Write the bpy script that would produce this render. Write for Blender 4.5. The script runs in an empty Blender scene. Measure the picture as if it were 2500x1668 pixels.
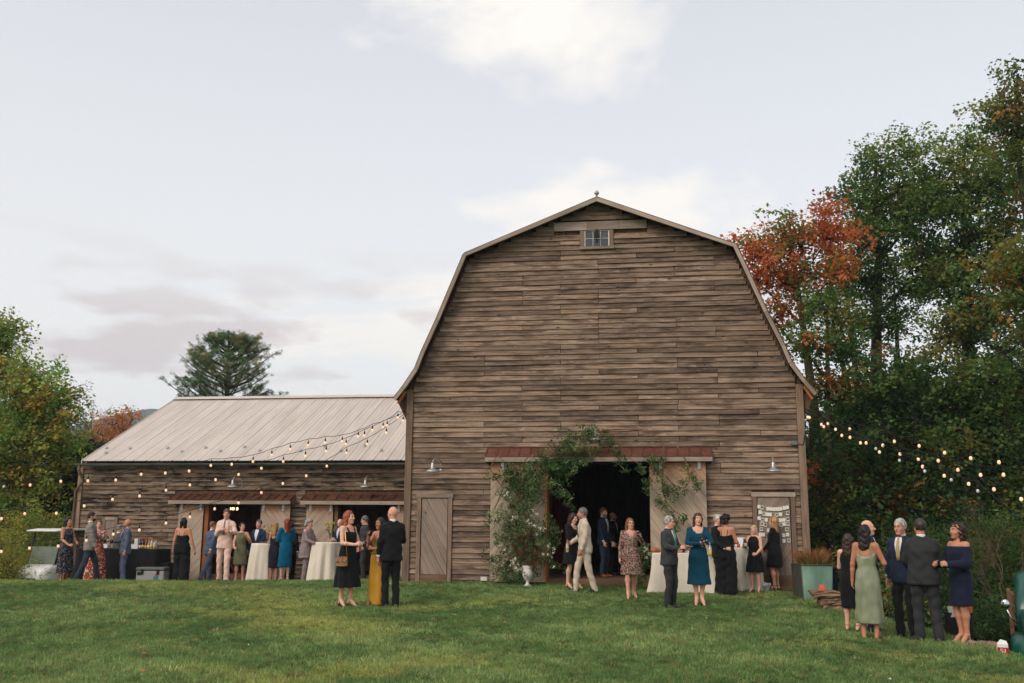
import bpy, math, random, bmesh
import numpy as np
from mathutils import Vector, Matrix
random.seed(7); RNG = np.random.default_rng(7)
sc = bpy.context.scene
C = sc.collection
R_ = math.radians

# ------------------------------------------------------------------ camera
CAM = np.array([1.406, -23.0, 1.25]); YAW, PITCH, ROLL, FPX = -0.150792, 0.187714, 0.007876, 2395.6
_f = np.array([math.sin(YAW)*math.cos(PITCH), math.cos(YAW)*math.cos(PITCH), math.sin(PITCH)])
_r0 = np.array([math.cos(YAW), -math.sin(YAW), 0.0]); _u0 = np.cross(_r0, _f)
_r = math.cos(ROLL)*_r0 + math.sin(ROLL)*_u0
_u = -math.sin(ROLL)*_r0 + math.cos(ROLL)*_u0
cd = bpy.data.cameras.new('camera'); cam = bpy.data.objects.new('camera', cd); C.objects.link(cam)
cam.matrix_world = Matrix(((_r[0], _u[0], -_f[0], CAM[0]), (_r[1], _u[1], -_f[1], CAM[1]), (_r[2], _u[2], -_f[2], CAM[2]), (0, 0, 0, 1)))
cd.sensor_width = 36.0; cd.lens = FPX/2500*36.0; cd.clip_start = 0.1; cd.clip_end = 9000
sc.camera = cam

def ray(px, py):
    return _f + (px-1250)/FPX*_r - (py-834)/FPX*_u
def at(px, py, Y):
    """point where the line of sight through a photograph pixel meets the vertical plane y = Y"""
    d = ray(px, py); return CAM + d*((Y-CAM[1])/d[1])

# ------------------------------------------------------------------ sky, sun, exposure
SUN_EL, SUN_AZ = R_(38), R_(214)     # azimuth the light comes from, clockwise from +Y
w = bpy.data.worlds.new('World'); sc.world = w; w.use_nodes = True
nt = w.node_tree; nt.nodes.clear()
def N(nt, t, **k):
    n = nt.nodes.new(t)
    for a, b in k.items():
        if a == 'inp':
            for i, v in b.items(): n.inputs[i].default_value = v
        else: setattr(n, a, b)
    return n
def build_world():
    L = nt.links.new
    out = N(nt, 'ShaderNodeOutputWorld'); bg = N(nt, 'ShaderNodeBackground')
    sky = N(nt, 'ShaderNodeTexSky'); sky.sky_type = 'NISHITA'; sky.sun_disc = False
    sky.sun_elevation = SUN_EL; sky.sun_rotation = SUN_AZ; sky.air_density = 1.0; sky.dust_density = 0.7; sky.ozone_density = 1.0
    tc = N(nt, 'ShaderNodeTexCoord'); sep = N(nt, 'ShaderNodeSeparateXYZ'); L(tc.outputs['Generated'], sep.inputs[0])
    # project the direction on a cloud layer overhead
    mx = N(nt, 'ShaderNodeMath', operation='MAXIMUM', inp={1: 0.0}); L(sep.outputs[2], mx.inputs[0])
    ad = N(nt, 'ShaderNodeMath', operation='ADD', inp={1: 0.22}); L(mx.outputs[0], ad.inputs[0])
    dx = N(nt, 'ShaderNodeMath', operation='DIVIDE'); L(sep.outputs[0], dx.inputs[0]); L(ad.outputs[0], dx.inputs[1])
    dy = N(nt, 'ShaderNodeMath', operation='DIVIDE'); L(sep.outputs[1], dy.inputs[0]); L(ad.outputs[0], dy.inputs[1])
    cb = N(nt, 'ShaderNodeCombineXYZ'); L(dx.outputs[0], cb.inputs[0]); L(dy.outputs[0], cb.inputs[1])
    mp1 = N(nt, 'ShaderNodeMapping', inp={'Location': CLOUD_AT, 'Scale': (0.75, 1.25, 1.0)}); L(cb.outputs[0], mp1.inputs[0])
    n1 = N(nt, 'ShaderNodeTexNoise', inp={'Scale': 1.0, 'Detail': 9.0, 'Roughness': 0.58, 'Distortion': 0.5}); L(mp1.outputs[0], n1.inputs['Vector'])
    r1 = N(nt, 'ShaderNodeValToRGB'); r1.color_ramp.elements[0].position = 0.38; r1.color_ramp.elements[1].position = 0.62
    L(n1.outputs[0], r1.inputs[0])
    # whiter veil towards the horizon
    hz = N(nt, 'ShaderNodeMapRange', inp={1: 0.0, 2: 0.62, 3: 0.92, 4: 0.50}); L(sep.outputs[2], hz.inputs[0])
    veil = N(nt, 'ShaderNodeMath', operation='MAXIMUM'); L(hz.outputs[0], veil.inputs[0])
    mul = N(nt, 'ShaderNodeMath', operation='MULTIPLY', inp={1: 0.97}); L(r1.outputs[0], mul.inputs[0]); L(mul.outputs[0], veil.inputs[1])
    m1 = N(nt, 'ShaderNodeMixRGB'); L(veil.outputs[0], m1.inputs[0]); L(sky.outputs[0], m1.inputs[1])
    m1.inputs[2].default_value = SKY_WHITE
    # low grey-mauve cumulus, a band of separate puffs above the horizon
    map2 = N(nt, 'ShaderNodeMapping', inp={'Scale': (4.6, 4.6, 15.0), 'Location': PUFF_AT}); L(tc.outputs['Generated'], map2.inputs[0])
    n2 = N(nt, 'ShaderNodeTexNoise', inp={'Scale': 1.5, 'Detail': 8.0, 'Roughness': 0.52}); L(map2.outputs[0], n2.inputs['Vector'])
    r2 = N(nt, 'ShaderNodeValToRGB'); r2.color_ramp.elements[0].position = 0.50; r2.color_ramp.elements[1].position = 0.60
    L(n2.outputs[0], r2.inputs[0])
    bnd = N(nt, 'ShaderNodeMapRange', inp={1: 0.28, 2: 0.19, 3: 0.0, 4: 0.85}); L(sep.outputs[2], bnd.inputs[0])
    mk = N(nt, 'ShaderNodeMath', operation='MULTIPLY'); L(r2.outputs[0], mk.inputs[0]); L(bnd.outputs[0], mk.inputs[1])
    m2 = N(nt, 'ShaderNodeMixRGB'); L(mk.outputs[0], m2.inputs[0]); L(m1.outputs[0], m2.inputs[1]); m2.inputs[2].default_value = SKY_GREY
    L(m2.outputs[0], bg.inputs[0]); bg.inputs[1].default_value = SKY_STRENGTH
    L(bg.outputs[0], out.inputs[0])
SKY_STRENGTH = 0.123; CLOUD_AT = (3.7, 1.8, 0.0); PUFF_AT = (1.72, 0.4, 0.35)
SKY_WHITE = (6.3, 6.0, 5.6, 1); SKY_GREY = (4.25, 3.75, 3.7, 1)
build_world()
sd = bpy.data.lights.new('sun', 'SUN'); so = bpy.data.objects.new('sun', sd); C.objects.link(so)
sd.energy = 1.25; sd.angle = R_(25); sd.color = (1.0, 0.90, 0.78)
_sd = Vector((math.sin(SUN_AZ)*math.cos(SUN_EL), math.cos(SUN_AZ)*math.cos(SUN_EL), math.sin(SUN_EL)))
so.rotation_euler = _sd.to_track_quat('Z', 'Y').to_euler()
sc.view_settings.view_transform = 'Standard'; sc.view_settings.look = 'None'
sc.view_settings.exposure = 0.55; sc.view_settings.gamma = 1.0; sc.view_settings.use_curve_mapping = False
sc.render.engine = 'CYCLES'
sc.cycles.use_denoising = True
sc.cycles.max_bounces = 6; sc.cycles.diffuse_bounces = 3; sc.cycles.glossy_bounces = 2; sc.cycles.transmission_bounces = 4; sc.cycles.transparent_max_bounces = 8
sc.cycles.caustics_reflective = False; sc.cycles.caustics_refractive = False

# ------------------------------------------------------------------ object helpers
def empty(name, loc=(0, 0, 0), rz=0.0):
    o = bpy.data.objects.new(name, None); C.objects.link(o); o.location = loc; o.rotation_euler = (0, 0, rz)
    o.empty_display_size = 0.1; return o
def tag(o, label=None, cat=None, group=None, kind=None):
    if label: o['label'] = label
    if cat: o['category'] = cat
    if group: o['group'] = group
    if kind: o['kind'] = kind
    return o
def mesh_np(name, V, F, m=None, smooth=True):
    V = np.asarray(V, dtype=np.float32); F = np.asarray(F, dtype=np.int32)
    me = bpy.data.meshes.new(name); n, k = F.shape
    me.vertices.add(len(V)); me.vertices.foreach_set('co', V.ravel())
    me.loops.add(n*k); me.loops.foreach_set('vertex_index', F.ravel())
    me.polygons.add(n); me.polygons.foreach_set('loop_start', np.arange(0, n*k, k, dtype=np.int32))
    me.polygons.foreach_set('use_smooth', np.full(n, smooth, dtype=bool))
    me.update(calc_edges=True)
    if m: me.materials.append(m)
    return me
def link(name, me, parent=None, loc=(0, 0, 0), rz=0.0):
    o = bpy.data.objects.new(name, me); C.objects.link(o); o.location = loc; o.rotation_euler = (0, 0, rz)
    if parent: o.parent = parent
    return o
class MB:
    """collects boxes, prisms, tubes and lathes, then links them as one mesh object"""
    def __init__(s): s.v = []; s.f = []
    def add(s, V, F):
        b = len(s.v); s.v += [tuple(map(float, p)) for p in V]; s.f += [tuple(i+b for i in f) for f in F]; return s
    def box(s, c, d, rot=None):
        x, y, z = d[0]/2, d[1]/2, d[2]/2
        P = [(-x,-y,-z),(x,-y,-z),(x,y,-z),(-x,y,-z),(-x,-y,z),(x,-y,z),(x,y,z),(-x,y,z)]
        if rot is not None: P = [tuple(rot @ Vector(p)) for p in P]
        P = [(p[0]+c[0], p[1]+c[1], p[2]+c[2]) for p in P]
        return s.add(P, [(0,3,2,1),(4,5,6,7),(0,1,5,4),(1,2,6,5),(2,3,7,6),(3,0,4,7)])
    def bx(s, x0, x1, y0, y1, z0, z1):
        return s.box(((x0+x1)/2, (y0+y1)/2, (z0+z1)/2), (x1-x0, y1-y0, z1-z0))
    def bar(s, a, b, w, d):
        a = Vector(a); b = Vector(b); t = b-a
        return s.box((a+b)/2, (w, d, t.length), t.to_track_quat('Z', 'Y').to_matrix())
    def prism(s, poly, y0, y1):
        """polygon in x,z extruded in y"""
        n = len(poly); V = [(p[0], y0, p[1]) for p in poly]+[(p[0], y1, p[1]) for p in poly]
        F = [tuple(range(n)), tuple(range(2*n-1, n-1, -1))]+[(i, i+n, (i+1) % n+n, (i+1) % n) for i in range(n)]
        return s.add(V, F)
    def tube(s, pts, r, n=6, caps=True):
        pts = [Vector(p) for p in pts]; m = len(pts); r = [float(q) for q in r] if hasattr(r, '__len__') else [float(r)]*m
        V = []; F = []; up = None
        for i, p in enumerate(pts):
            t = (pts[min(i+1, m-1)]-pts[max(i-1, 0)]).normalized()
            if up is None: up = Vector((0, 0, 1)) if abs(t.z) < .9 else Vector((1, 0, 0))
            a = t.cross(up); a = a.normalized() if a.length > 1e-6 else Vector((1, 0, 0)); b = t.cross(a).normalized(); up = a.cross(t)
            for j in range(n):
                q = 2*math.pi*j/n; V.append(p+r[i]*(math.cos(q)*a+math.sin(q)*b))
        for i in range(m-1):
            for j in range(n):
                F.append((i*n+j, i*n+(j+1) % n, (i+1)*n+(j+1) % n, (i+1)*n+j))
        if caps: F += [tuple(range(n-1, -1, -1)), tuple(range((m-1)*n, m*n))]
        return s.add(V, F)
    def lathe(s, prof, c=(0, 0, 0), n=16, sx=1, sy=1):
        V = []; F = []; m = len(prof)
        for r, z in prof:
            for j in range(n):
                q = 2*math.pi*j/n; V.append((c[0]+sx*r*math.cos(q), c[1]+sy*r*math.sin(q), c[2]+z))
        for i in range(m-1):
            for j in range(n): F.append((i*n+j, i*n+(j+1) % n, (i+1)*n+(j+1) % n, (i+1)*n+j))
        if prof[0][0] > 1e-4: F.append(tuple(range(n-1, -1, -1)))
        if prof[-1][0] > 1e-4: F.append(tuple(range((m-1)*n, m*n)))
        return s.add(V, F)
    def ell(s, c, r, nu=10, nv=7, rot=None):
        V = []; F = []
        for i in range(nv+1):
            a = math.pi*i/nv
            for j in range(nu):
                q = 2*math.pi*j/nu; p = Vector((r[0]*math.sin(a)*math.cos(q), r[1]*math.sin(a)*math.sin(q), r[2]*math.cos(a)))
                if rot is not None: p = rot @ p
                V.append((p[0]+c[0], p[1]+c[1], p[2]+c[2]))
        for i in range(nv):
            for j in range(nu): F.append((i*nu+j, (i+1)*nu+j, (i+1)*nu+(j+1) % nu, i*nu+(j+1) % nu))
        return s.add(V, F)
    def mesh(s, name, m=None, smooth=False):
        me = bpy.data.meshes.new(name); me.from_pydata(s.v, [], s.f); me.validate()
        if smooth: me.polygons.foreach_set('use_smooth', np.full(len(me.polygons), True))
        me.update()
        if m: me.materials.append(m)
        return me
    def build(s, name, m=None, parent=None, smooth=False, loc=(0, 0, 0), rz=0.0):
        return link(name, s.mesh(name, m, smooth), parent, loc, rz)
def bevel(o, w=.006, seg=1):
    md = o.modifiers.new('bevel', 'BEVEL'); md.width = w; md.segments = seg; md.limit_method = 'ANGLE'; return o

# ------------------------------------------------------------------ materials
def srgb(r, g, b):
    f = lambda c: (c/255/12.92 if c/255 <= .04045 else ((c/255+.055)/1.055)**2.4)
    return (f(r), f(g), f(b), 1)
def bsdf(name, rough=.75, spec=.25, metal=0.0):
    m = bpy.data.materials.new(name); m.use_nodes = True; t = m.node_tree; b = t.nodes['Principled BSDF']
    b.inputs['Roughness'].default_value = rough; b.inputs['Metallic'].default_value = metal
    b.inputs['Specular IOR Level'].default_value = spec
    return m, t, b
def M(name, c1, c2=None, scale=8.0, rough=.75, spec=.25, metal=0.0, bump=0.0, bscale=None, stretch=(1, 1, 1), rnd=0.0, detail=4.0, lo=.35, hi=.65, emit=None, es=1.0, sheen=0.0):
    m, t, b = bsdf(name, rough, spec, metal); L = t.links.new
    c1 = tuple(c1[:3])+(1,); c2 = tuple((c2 or c1)[:3])+(1,)
    tc = N(t, 'ShaderNodeTexCoord'); oi = N(t, 'ShaderNodeObjectInfo')
    mp = N(t, 'ShaderNodeMapping', inp={'Scale': stretch}); L(tc.outputs['Object'], mp.inputs[0])
    of = N(t, 'ShaderNodeVectorMath', operation='MULTIPLY_ADD'); of.inputs[1].default_value = (1, 1, 1)
    sc_ = N(t, 'ShaderNodeVectorMath', operation='SCALE'); sc_.inputs[0].default_value = (37., 53., 71.); L(oi.outputs['Random'], sc_.inputs['Scale'])
    L(mp.outputs[0], of.inputs[0]); L(sc_.outputs[0], of.inputs[2])
    n = N(t, 'ShaderNodeTexNoise', inp={'Scale': scale, 'Detail': detail, 'Roughness': .6}); L(of.outputs[0], n.inputs['Vector'])
    mr = N(t, 'ShaderNodeMapRange', inp={1: lo, 2: hi}); L(n.outputs[0], mr.inputs[0])
    mx = N(t, 'ShaderNodeMixRGB'); L(mr.outputs[0], mx.inputs[0]); mx.inputs[1].default_value = c1; mx.inputs[2].default_value = c2
    col = mx.outputs[0]
    if rnd:
        hs = N(t, 'ShaderNodeHueSaturation'); v = N(t, 'ShaderNodeMapRange', inp={3: 1-rnd, 4: 1+rnd}); L(oi.outputs['Random'], v.inputs[0])
        L(v.outputs[0], hs.inputs['Value']); L(col, hs.inputs['Color']); col = hs.outputs[0]
    L(col, b.inputs['Base Color'])
    if bump:
        n2 = N(t, 'ShaderNodeTexNoise', inp={'Scale': bscale or scale*3, 'Detail': 4.0}); L(of.outputs[0], n2.inputs['Vector'])
        bp = N(t, 'ShaderNodeBump', inp={'Strength': min(1, bump), 'Distance': .01}); L(n2.outputs[0], bp.inputs['Height']); L(bp.outputs[0], b.inputs['Normal'])
    if emit: b.inputs['Emission Color'].default_value = tuple(emit[:3])+(1,); b.inputs['Emission Strength'].default_value = es
    if sheen: b.inputs['Sheen Weight'].default_value = sheen
    return m
def wood(name, light, mid, dark, axis=0, grain=1.0, orange=0.0, stain=.55, rough=.85, var=.28, clap=False, warm_top=None):
    """weathered board; the grain runs along the object's own axis; every board gets its own offset, tone and stains"""
    m, t, b = bsdf(name, rough, .2); L = t.links.new
    tc = N(t, 'ShaderNodeTexCoord'); oi = N(t, 'ShaderNodeObjectInfo')
    s1 = [30., 30., 30.]; s1[axis] = .8; s2 = [6., 6., 6.]; s2[axis] = 1.7
    def coords(scale):
        mp = N(t, 'ShaderNodeMapping', inp={'Scale': scale}); L(tc.outputs['Object'], mp.inputs[0])
        k = N(t, 'ShaderNodeVectorMath', operation='SCALE'); k.inputs[0].default_value = (91., 57., 33.); L(oi.outputs['Random'], k.inputs['Scale'])
        a = N(t, 'ShaderNodeVectorMath', operation='ADD'); L(mp.outputs[0], a.inputs[0]); L(k.outputs[0], a.inputs[1]); return a.outputs[0]
    g = N(t, 'ShaderNodeTexNoise', inp={'Scale': 1.6*grain, 'Detail': 5., 'Roughness': .65, 'Distortion': .06}); L(coords(s1), g.inputs['Vector'])
    gr = N(t, 'ShaderNodeMapRange', inp={1: .36, 2: .66}); L(g.outputs[0], gr.inputs[0])
    a = N(t, 'ShaderNodeMixRGB'); L(gr.outputs[0], a.inputs[0]); a.inputs[1].default_value = mid; a.inputs[2].default_value = light
    st = N(t, 'ShaderNodeTexNoise', inp={'Scale': .9, 'Detail': 4., 'Roughness': .6}); L(coords(s2), st.inputs['Vector'])
    src = st.outputs[0]
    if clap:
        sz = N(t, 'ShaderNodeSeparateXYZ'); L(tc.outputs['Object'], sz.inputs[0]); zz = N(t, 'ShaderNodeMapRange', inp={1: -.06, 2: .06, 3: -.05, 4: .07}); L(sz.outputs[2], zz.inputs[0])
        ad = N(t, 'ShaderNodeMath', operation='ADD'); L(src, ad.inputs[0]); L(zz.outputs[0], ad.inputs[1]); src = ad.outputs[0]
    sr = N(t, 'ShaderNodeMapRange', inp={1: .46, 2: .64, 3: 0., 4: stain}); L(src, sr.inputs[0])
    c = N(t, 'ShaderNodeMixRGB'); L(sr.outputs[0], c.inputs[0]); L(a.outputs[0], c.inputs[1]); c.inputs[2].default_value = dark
    # knots
    s3 = [3.2, 3.2, 3.2]; s3[axis] = 1.5
    kv = N(t, 'ShaderNodeTexVoronoi', inp={'Scale': 1.15, 'Randomness': 1.0}); L(coords(s3), kv.inputs['Vector'])
    kr = N(t, 'ShaderNodeMapRange', inp={1: .045, 2: .10, 3: .85, 4: 0.}); L(kv.outputs['Distance'], kr.inputs[0])
    d = N(t, 'ShaderNodeMixRGB'); L(kr.outputs[0], d.inputs[0]); L(c.outputs[0], d.inputs[1]); d.inputs[2].default_value = tuple(x*.55 for x in dark[:3])+(1,)
    col = d.outputs[0]
    if clap:
        bl = N(t, 'ShaderNodeTexNoise', inp={'Scale': 1.4, 'Detail': 6., 'Roughness': .7}); L(coords([9. if i != axis else 2.4 for i in range(3)]), bl.inputs['Vector'])
        br = N(t, 'ShaderNodeMapRange', inp={1: .56, 2: .70, 3: 0., 4: .6}); L(bl.outputs[0], br.inputs[0]); bm = N(t, 'ShaderNodeMixRGB'); L(br.outputs[0], bm.inputs[0]); L(col, bm.inputs[1]); bm.inputs[2].default_value = srgb(178, 161, 147); col = bm.outputs[0]
    if orange:
        on = N(t, 'ShaderNodeTexNoise', inp={'Scale': .7, 'Detail': 2.}); L(coords(s2), on.inputs['Vector'])
        orr = N(t, 'ShaderNodeMapRange', inp={1: .70-orange*.2, 2: .76-orange*.2, 3: 0, 4: .8}); L(on.outputs['Color'], orr.inputs[0])
        e = N(t, 'ShaderNodeMixRGB'); L(orr.outputs[0], e.inputs[0]); L(col, e.inputs[1]); e.inputs[2].default_value = srgb(176, 112, 66); col = e.outputs[0]
    if warm_top:      # wood kept fresh where the hood keeps the rain off
        gp = N(t, 'ShaderNodeNewGeometry'); s_ = N(t, 'ShaderNodeSeparateXYZ'); L(gp.outputs['Position'], s_.inputs[0]); wn = N(t, 'ShaderNodeMath', operation='MULTIPLY_ADD', inp={1: .55}); L(g.outputs[0], wn.inputs[0]); L(s_.outputs[2], wn.inputs[2])
        wr = N(t, 'ShaderNodeMapRange', inp={1: warm_top[0]+.27, 2: warm_top[1]+.27, 3: 0, 4: .8}); L(wn.outputs[0], wr.inputs[0]); we = N(t, 'ShaderNodeMixRGB'); L(wr.outputs[0], we.inputs[0]); L(col, we.inputs[1]); we.inputs[2].default_value = srgb(186, 128, 84); col = we.outputs[0]
    hs = N(t, 'ShaderNodeHueSaturation'); v = N(t, 'ShaderNodeMapRange', inp={3: 1-var, 4: 1+var}); L(oi.outputs['Random'], v.inputs[0])
    L(v.outputs[0], hs.inputs['Value']); L(col, hs.inputs['Color']); L(hs.outputs[0], b.inputs['Base Color'])
    bp = N(t, 'ShaderNodeBump', inp={'Strength': .55, 'Distance': .012}); L(g.outputs[0], bp.inputs['Height']); L(bp.outputs[0], b.inputs['Normal'])
    return m

W = {}
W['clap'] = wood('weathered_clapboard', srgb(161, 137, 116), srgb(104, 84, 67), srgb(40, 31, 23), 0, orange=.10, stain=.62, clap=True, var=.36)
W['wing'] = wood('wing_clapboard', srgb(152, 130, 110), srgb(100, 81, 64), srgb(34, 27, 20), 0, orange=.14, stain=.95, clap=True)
W['trim'] = wood('weathered_trim', srgb(148, 124, 105), srgb(112, 92, 76), srgb(76, 61, 50), 2, stain=.3)
W['rake'] = wood('rake_board', srgb(176, 159, 143), srgb(144, 127, 112), srgb(100, 86, 75), 0, stain=.3)
W['plank'] = wood('door_plank', srgb(160, 142, 127), srgb(136, 118, 104), srgb(96, 80, 68), 2, stain=.3, orange=.04, var=.09)
W['plank_warm'] = wood('sheltered_door_plank', srgb(190, 170, 150), srgb(166, 146, 127), srgb(118, 100, 85), 2, stain=.3, orange=.06, var=.09, warm_top=(2.15, 2.75))
W['plank_wing'] = wood('sheltered_wing_plank', srgb(190, 170, 150), srgb(166, 146, 127), srgb(118, 100, 85), 2, stain=.3, orange=.06, var=.09, warm_top=(1.45, 1.95))
W['fresh'] = wood('orange_pine', srgb(186, 118, 68), srgb(150, 90, 48), srgb(104, 62, 36), 2, stain=.3)
W['sill'] = wood('threshold_board', srgb(130, 100, 74), srgb(104, 78, 58), srgb(64, 50, 38), 0, stain=.5)
W['inner'] = wood('interior_board', srgb(128, 98, 76), srgb(98, 72, 56), srgb(60, 46, 38), 2)
W['dark'] = M('interior_dark', (.02, .016, .013), (.035, .026, .02), 3)
W['rust'] = M('rusty_roof_panel', srgb(108, 66, 54), srgb(92, 54, 42), 5, .8, rnd=.15, bump=.2, stretch=(1, 1, 1))
W['rustwing'] = M('rusty_wing_hood', srgb(98, 62, 44), srgb(66, 42, 32), 6, .8, rnd=.2, bump=.2)
W['shingle'] = M('old_roofing', srgb(120, 84, 68), srgb(84, 62, 52), 4, .85, bump=.4, rnd=.1)
W['metal_roof'] = M('pale_metal_roof', srgb(208, 194, 182), srgb(180, 166, 153), 1.0, .45, .5, .12, rnd=.03, lo=.35, hi=.8, stretch=(5, .5, 1))
W['gutter'] = M('gutter_metal', srgb(112, 118, 108), srgb(92, 98, 90), 3, .4, .5, .3)
W['zinc'] = M('lamp_zinc', srgb(188, 182, 174), srgb(160, 156, 150), 12, .38, .5, .55)
W['lamp_in'] = M('lamp_inner', srgb(214, 196, 170), None, 4, .6)
W['black'] = M('black_cord', (.012, .012, .012), None, 4, .6)
W['white_paint'] = M('white_paint', srgb(222, 218, 210), srgb(206, 200, 190), 6, .5)
W['glass_pane'] = M('window_glass', (.03, .032, .035), None, 4, .06, .8)
W['galv'] = M('hanger_zinc', srgb(190, 200, 200), srgb(160, 170, 172), 14, .4, .5, .5)
def clear_glass(name, tint=(1, 1, 1, 1), rough=.02):
    m, t, b = bsdf(name, rough, .5); b.inputs['Base Color'].default_value = tint; b.inputs['Transmission Weight'].default_value = 1.0; b.inputs['IOR'].default_value = 1.45
    return m
W['clear'] = clear_glass('clear_glass')
W['bulb'] = M('warm_bulb', srgb(214, 180, 150), None, 3, .2, .5, emit=(1.0, .58, .34), es=.55)
W['bulb_off'] = M('unlit_bulb', srgb(206, 206, 200), None, 3, .15, .6)
# ------------------------------------------------------------------ ground
_gp = np.array([(-4.64,0,0),(0,0,-.02),(4.64,0,-.08),(4.6,-1.2,-.13),(0,8,.0),(4.6,10,-.2),
 (-4.5,-1.1,-.03),(-8.95,-1.8,-.03),(-12.7,-2.4,-.05),(-17,-3,-.16),(-6,2,-.10),(-10,2,-.24),(-13.3,1.2,-.26),(-15.7,4.2,-.34),(-6,4.2,-.14),(-21,4,-.7),(-21,0,-.6),
 (-3.3,-6.2,-.22),(1.5,-4.5,-.23),(.8,-2.95,-.17),(5.05,-8.2,-.36),(4.4,-7.8,-.33),(-9,-6,-.34),(-13,-7,-.5),(-18,-8,-.7),
 (0,-10,-.40),(6,-12,-.48),(-6,-12,-.5),(1.4,-17,-.38),(1.4,-23,-.36),(-9,-18,-.55),(8,-20,-.6),(-6,16,-.2),(-16,16,-.6),(14,10,-.6),(14,-5,-.5),(-28,10,-1.2),(-28,-10,-1.2)])
def _tps_fit(P):
    n = len(P); d = np.hypot(P[:, None, 0]-P[None, :, 0], P[:, None, 1]-P[None, :, 1])
    K = np.where(d > 0, d*d*np.log(np.maximum(d, 1e-9)), 0)+np.eye(n)*.6
    A = np.zeros((n+3, n+3)); A[:n, :n] = K; A[:n, n] = 1; A[:n, n+1:] = P[:, :2]; A[n:, :n] = A[:n, n:].T
    return np.linalg.solve(A, np.r_[P[:, 2], 0, 0, 0])
_gw = _tps_fit(_gp)
def sstep(t): t = np.clip(t, 0, 1); return t*t*(3-2*t)
_ey = np.array([-30, -14, -12, -9.7, -8.3, -6, -5, -4, -3, -2, -1, 0, 20]); _ex = np.array([8.5, 7.4, 6.9, 6.25, 5.95, 5.5, 5.15, 4.8, 4.65, 4.8, 5.2, 5.6, 6.2])
def ground(x, y):
    x = np.asarray(x, dtype=float); y = np.asarray(y, dtype=float); sh = x.shape; x = x.ravel(); y = y.ravel()
    d = np.hypot(x[:, None]-_gp[None, :, 0], y[:, None]-_gp[None, :, 1])
    U = np.where(d > 0, d*d*np.log(np.maximum(d, 1e-9)), 0); n = len(_gp)
    z = U @ _gw[:n]+_gw[n]+_gw[n+1]*x+_gw[n+2]*y
    z += .018*np.sin(x*1.7+.6*y)*np.sin(y*1.3-.4*x)
    r = np.hypot(x, y+6); z = z+(-1.4-z)*sstep((r-26)/14)          # level valley floor away from the lawn
    z -= 1.15*sstep((x-np.interp(y, _ey, _ex))/1.3)*sstep((26-r)/8)  # the drop beyond the edge of the lawn
    return z.reshape(sh)
def gz(x, y): return float(ground(np.array([x]), np.array([y]))[0])
def on_ground(px, py):
    d = ray(px, py); t = np.linspace(6, 60, 1200); P = CAM[None]+t[:, None]*d[None]
    k = np.argmax(P[:, 2] < ground(P[:, 0], P[:, 1])); return P[k]

def grid_sheet(xs, ys):
    X, Y = np.meshgrid(xs, ys); Z = np.concatenate([ground(X[i:i+20], Y[i:i+20]) for i in range(0, len(ys), 20)])
    V = np.stack([X, Y, Z], -1).reshape(-1, 3); nx = len(xs); i, j = np.meshgrid(np.arange(nx-1), np.arange(len(ys)-1)); a = (j*nx+i).ravel()
    return V, np.stack([a, a+1, a+nx+1, a+nx], 1)
def lawn_mat():
    m, t, b = bsdf('lawn_grass', .9, .1); L = t.links.new
    g = N(t, 'ShaderNodeNewGeometry')
    n1 = N(t, 'ShaderNodeTexNoise', inp={'Scale': .55, 'Detail': 5.}); L(g.outputs['Position'], n1.inputs['Vector'])
    cr = N(t, 'ShaderNodeValToRGB'); e = cr.color_ramp.elements; e[0].position = .34; e[0].color = srgb(52, 72, 36); e[1].position = .66; e[1].color = srgb(92, 108, 54)
    L(n1.outputs[0], cr.inputs[0])
    n2 = N(t, 'ShaderNodeTexNoise', inp={'Scale': 14., 'Detail': 6.}); L(g.outputs['Position'], n2.inputs['Vector'])
    m2 = N(t, 'ShaderNodeMixRGB', blend_type='MULTIPLY'); m2.inputs[0].default_value = .8
    r2 = N(t, 'ShaderNodeMapRange', inp={1: .3, 2: .7, 3: .45, 4: 1.2}); L(n2.outputs[0], r2.inputs[0]); L(cr.outputs[0], m2.inputs[1]); L(r2.outputs[0], m2.inputs[2])
    L(m2.outputs[0], b.inputs['Base Color'])
    return m
W['lawn'] = lawn_mat()
def _ax(a, b, fa, fb, st, n):
    lo = a-(a-fa)*np.linspace(1, 0, n)[:-1]**2; hi = b+(fb-b)*np.linspace(0, 1, n)[1:]**2
    return np.r_[lo, np.arange(a, b+1e-6, st), hi]
V, F = grid_sheet(_ax(-24, 12, -1350, 1350, .25, 24), _ax(-24, 22, -300, 1500, .25, 24))
tag(link('ground', mesh_np('ground', V, F, W['lawn'])), 'mown green lawn sloping down from the barn', kind='structure')

# far wooded hill
W['hill'] = M('far_forest', srgb(74, 88, 74), srgb(54, 70, 62), .02, .95, 0, detail=6)
def hill(x0, x1, y, zf, name, label):
    xs = np.linspace(x0, x1, 60); V = []; F = []
    for k, t in enumerate(np.linspace(0, 1, 8)):
        for x in xs:
            z = zf(x); s = math.sin(t*math.pi/2)
            V.append((x, y+t*260, -3+(z+3)*s+4*s*math.sin(x*.11+k)*math.sin(x*.043)))
    n = len(xs); F = [(k*n+i, k*n+i+1, (k+1)*n+i+1, (k+1)*n+i) for k in range(7) for i in range(n-1)]
    tag(link(name, mesh_np(name, V, F, W['hill'])), label, kind='structure')
_c = at(352, 996, 1160)
hill(-1250, 150, 900, lambda x: _c[2]-4-max(0, _c[0]-x)*.30*(1 if x > _c[0]-200 else .6)-max(0, x-_c[0]-60)*.22+2*math.sin(x*.05), 'hill', 'distant blue wooded hill behind the wing roof')
hill(150, 1200, 800, lambda x: 122-abs(x-330)*.16+3*math.sin(x*.03), 'hill', 'distant wooded hill glimpsed through the maples')

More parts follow.
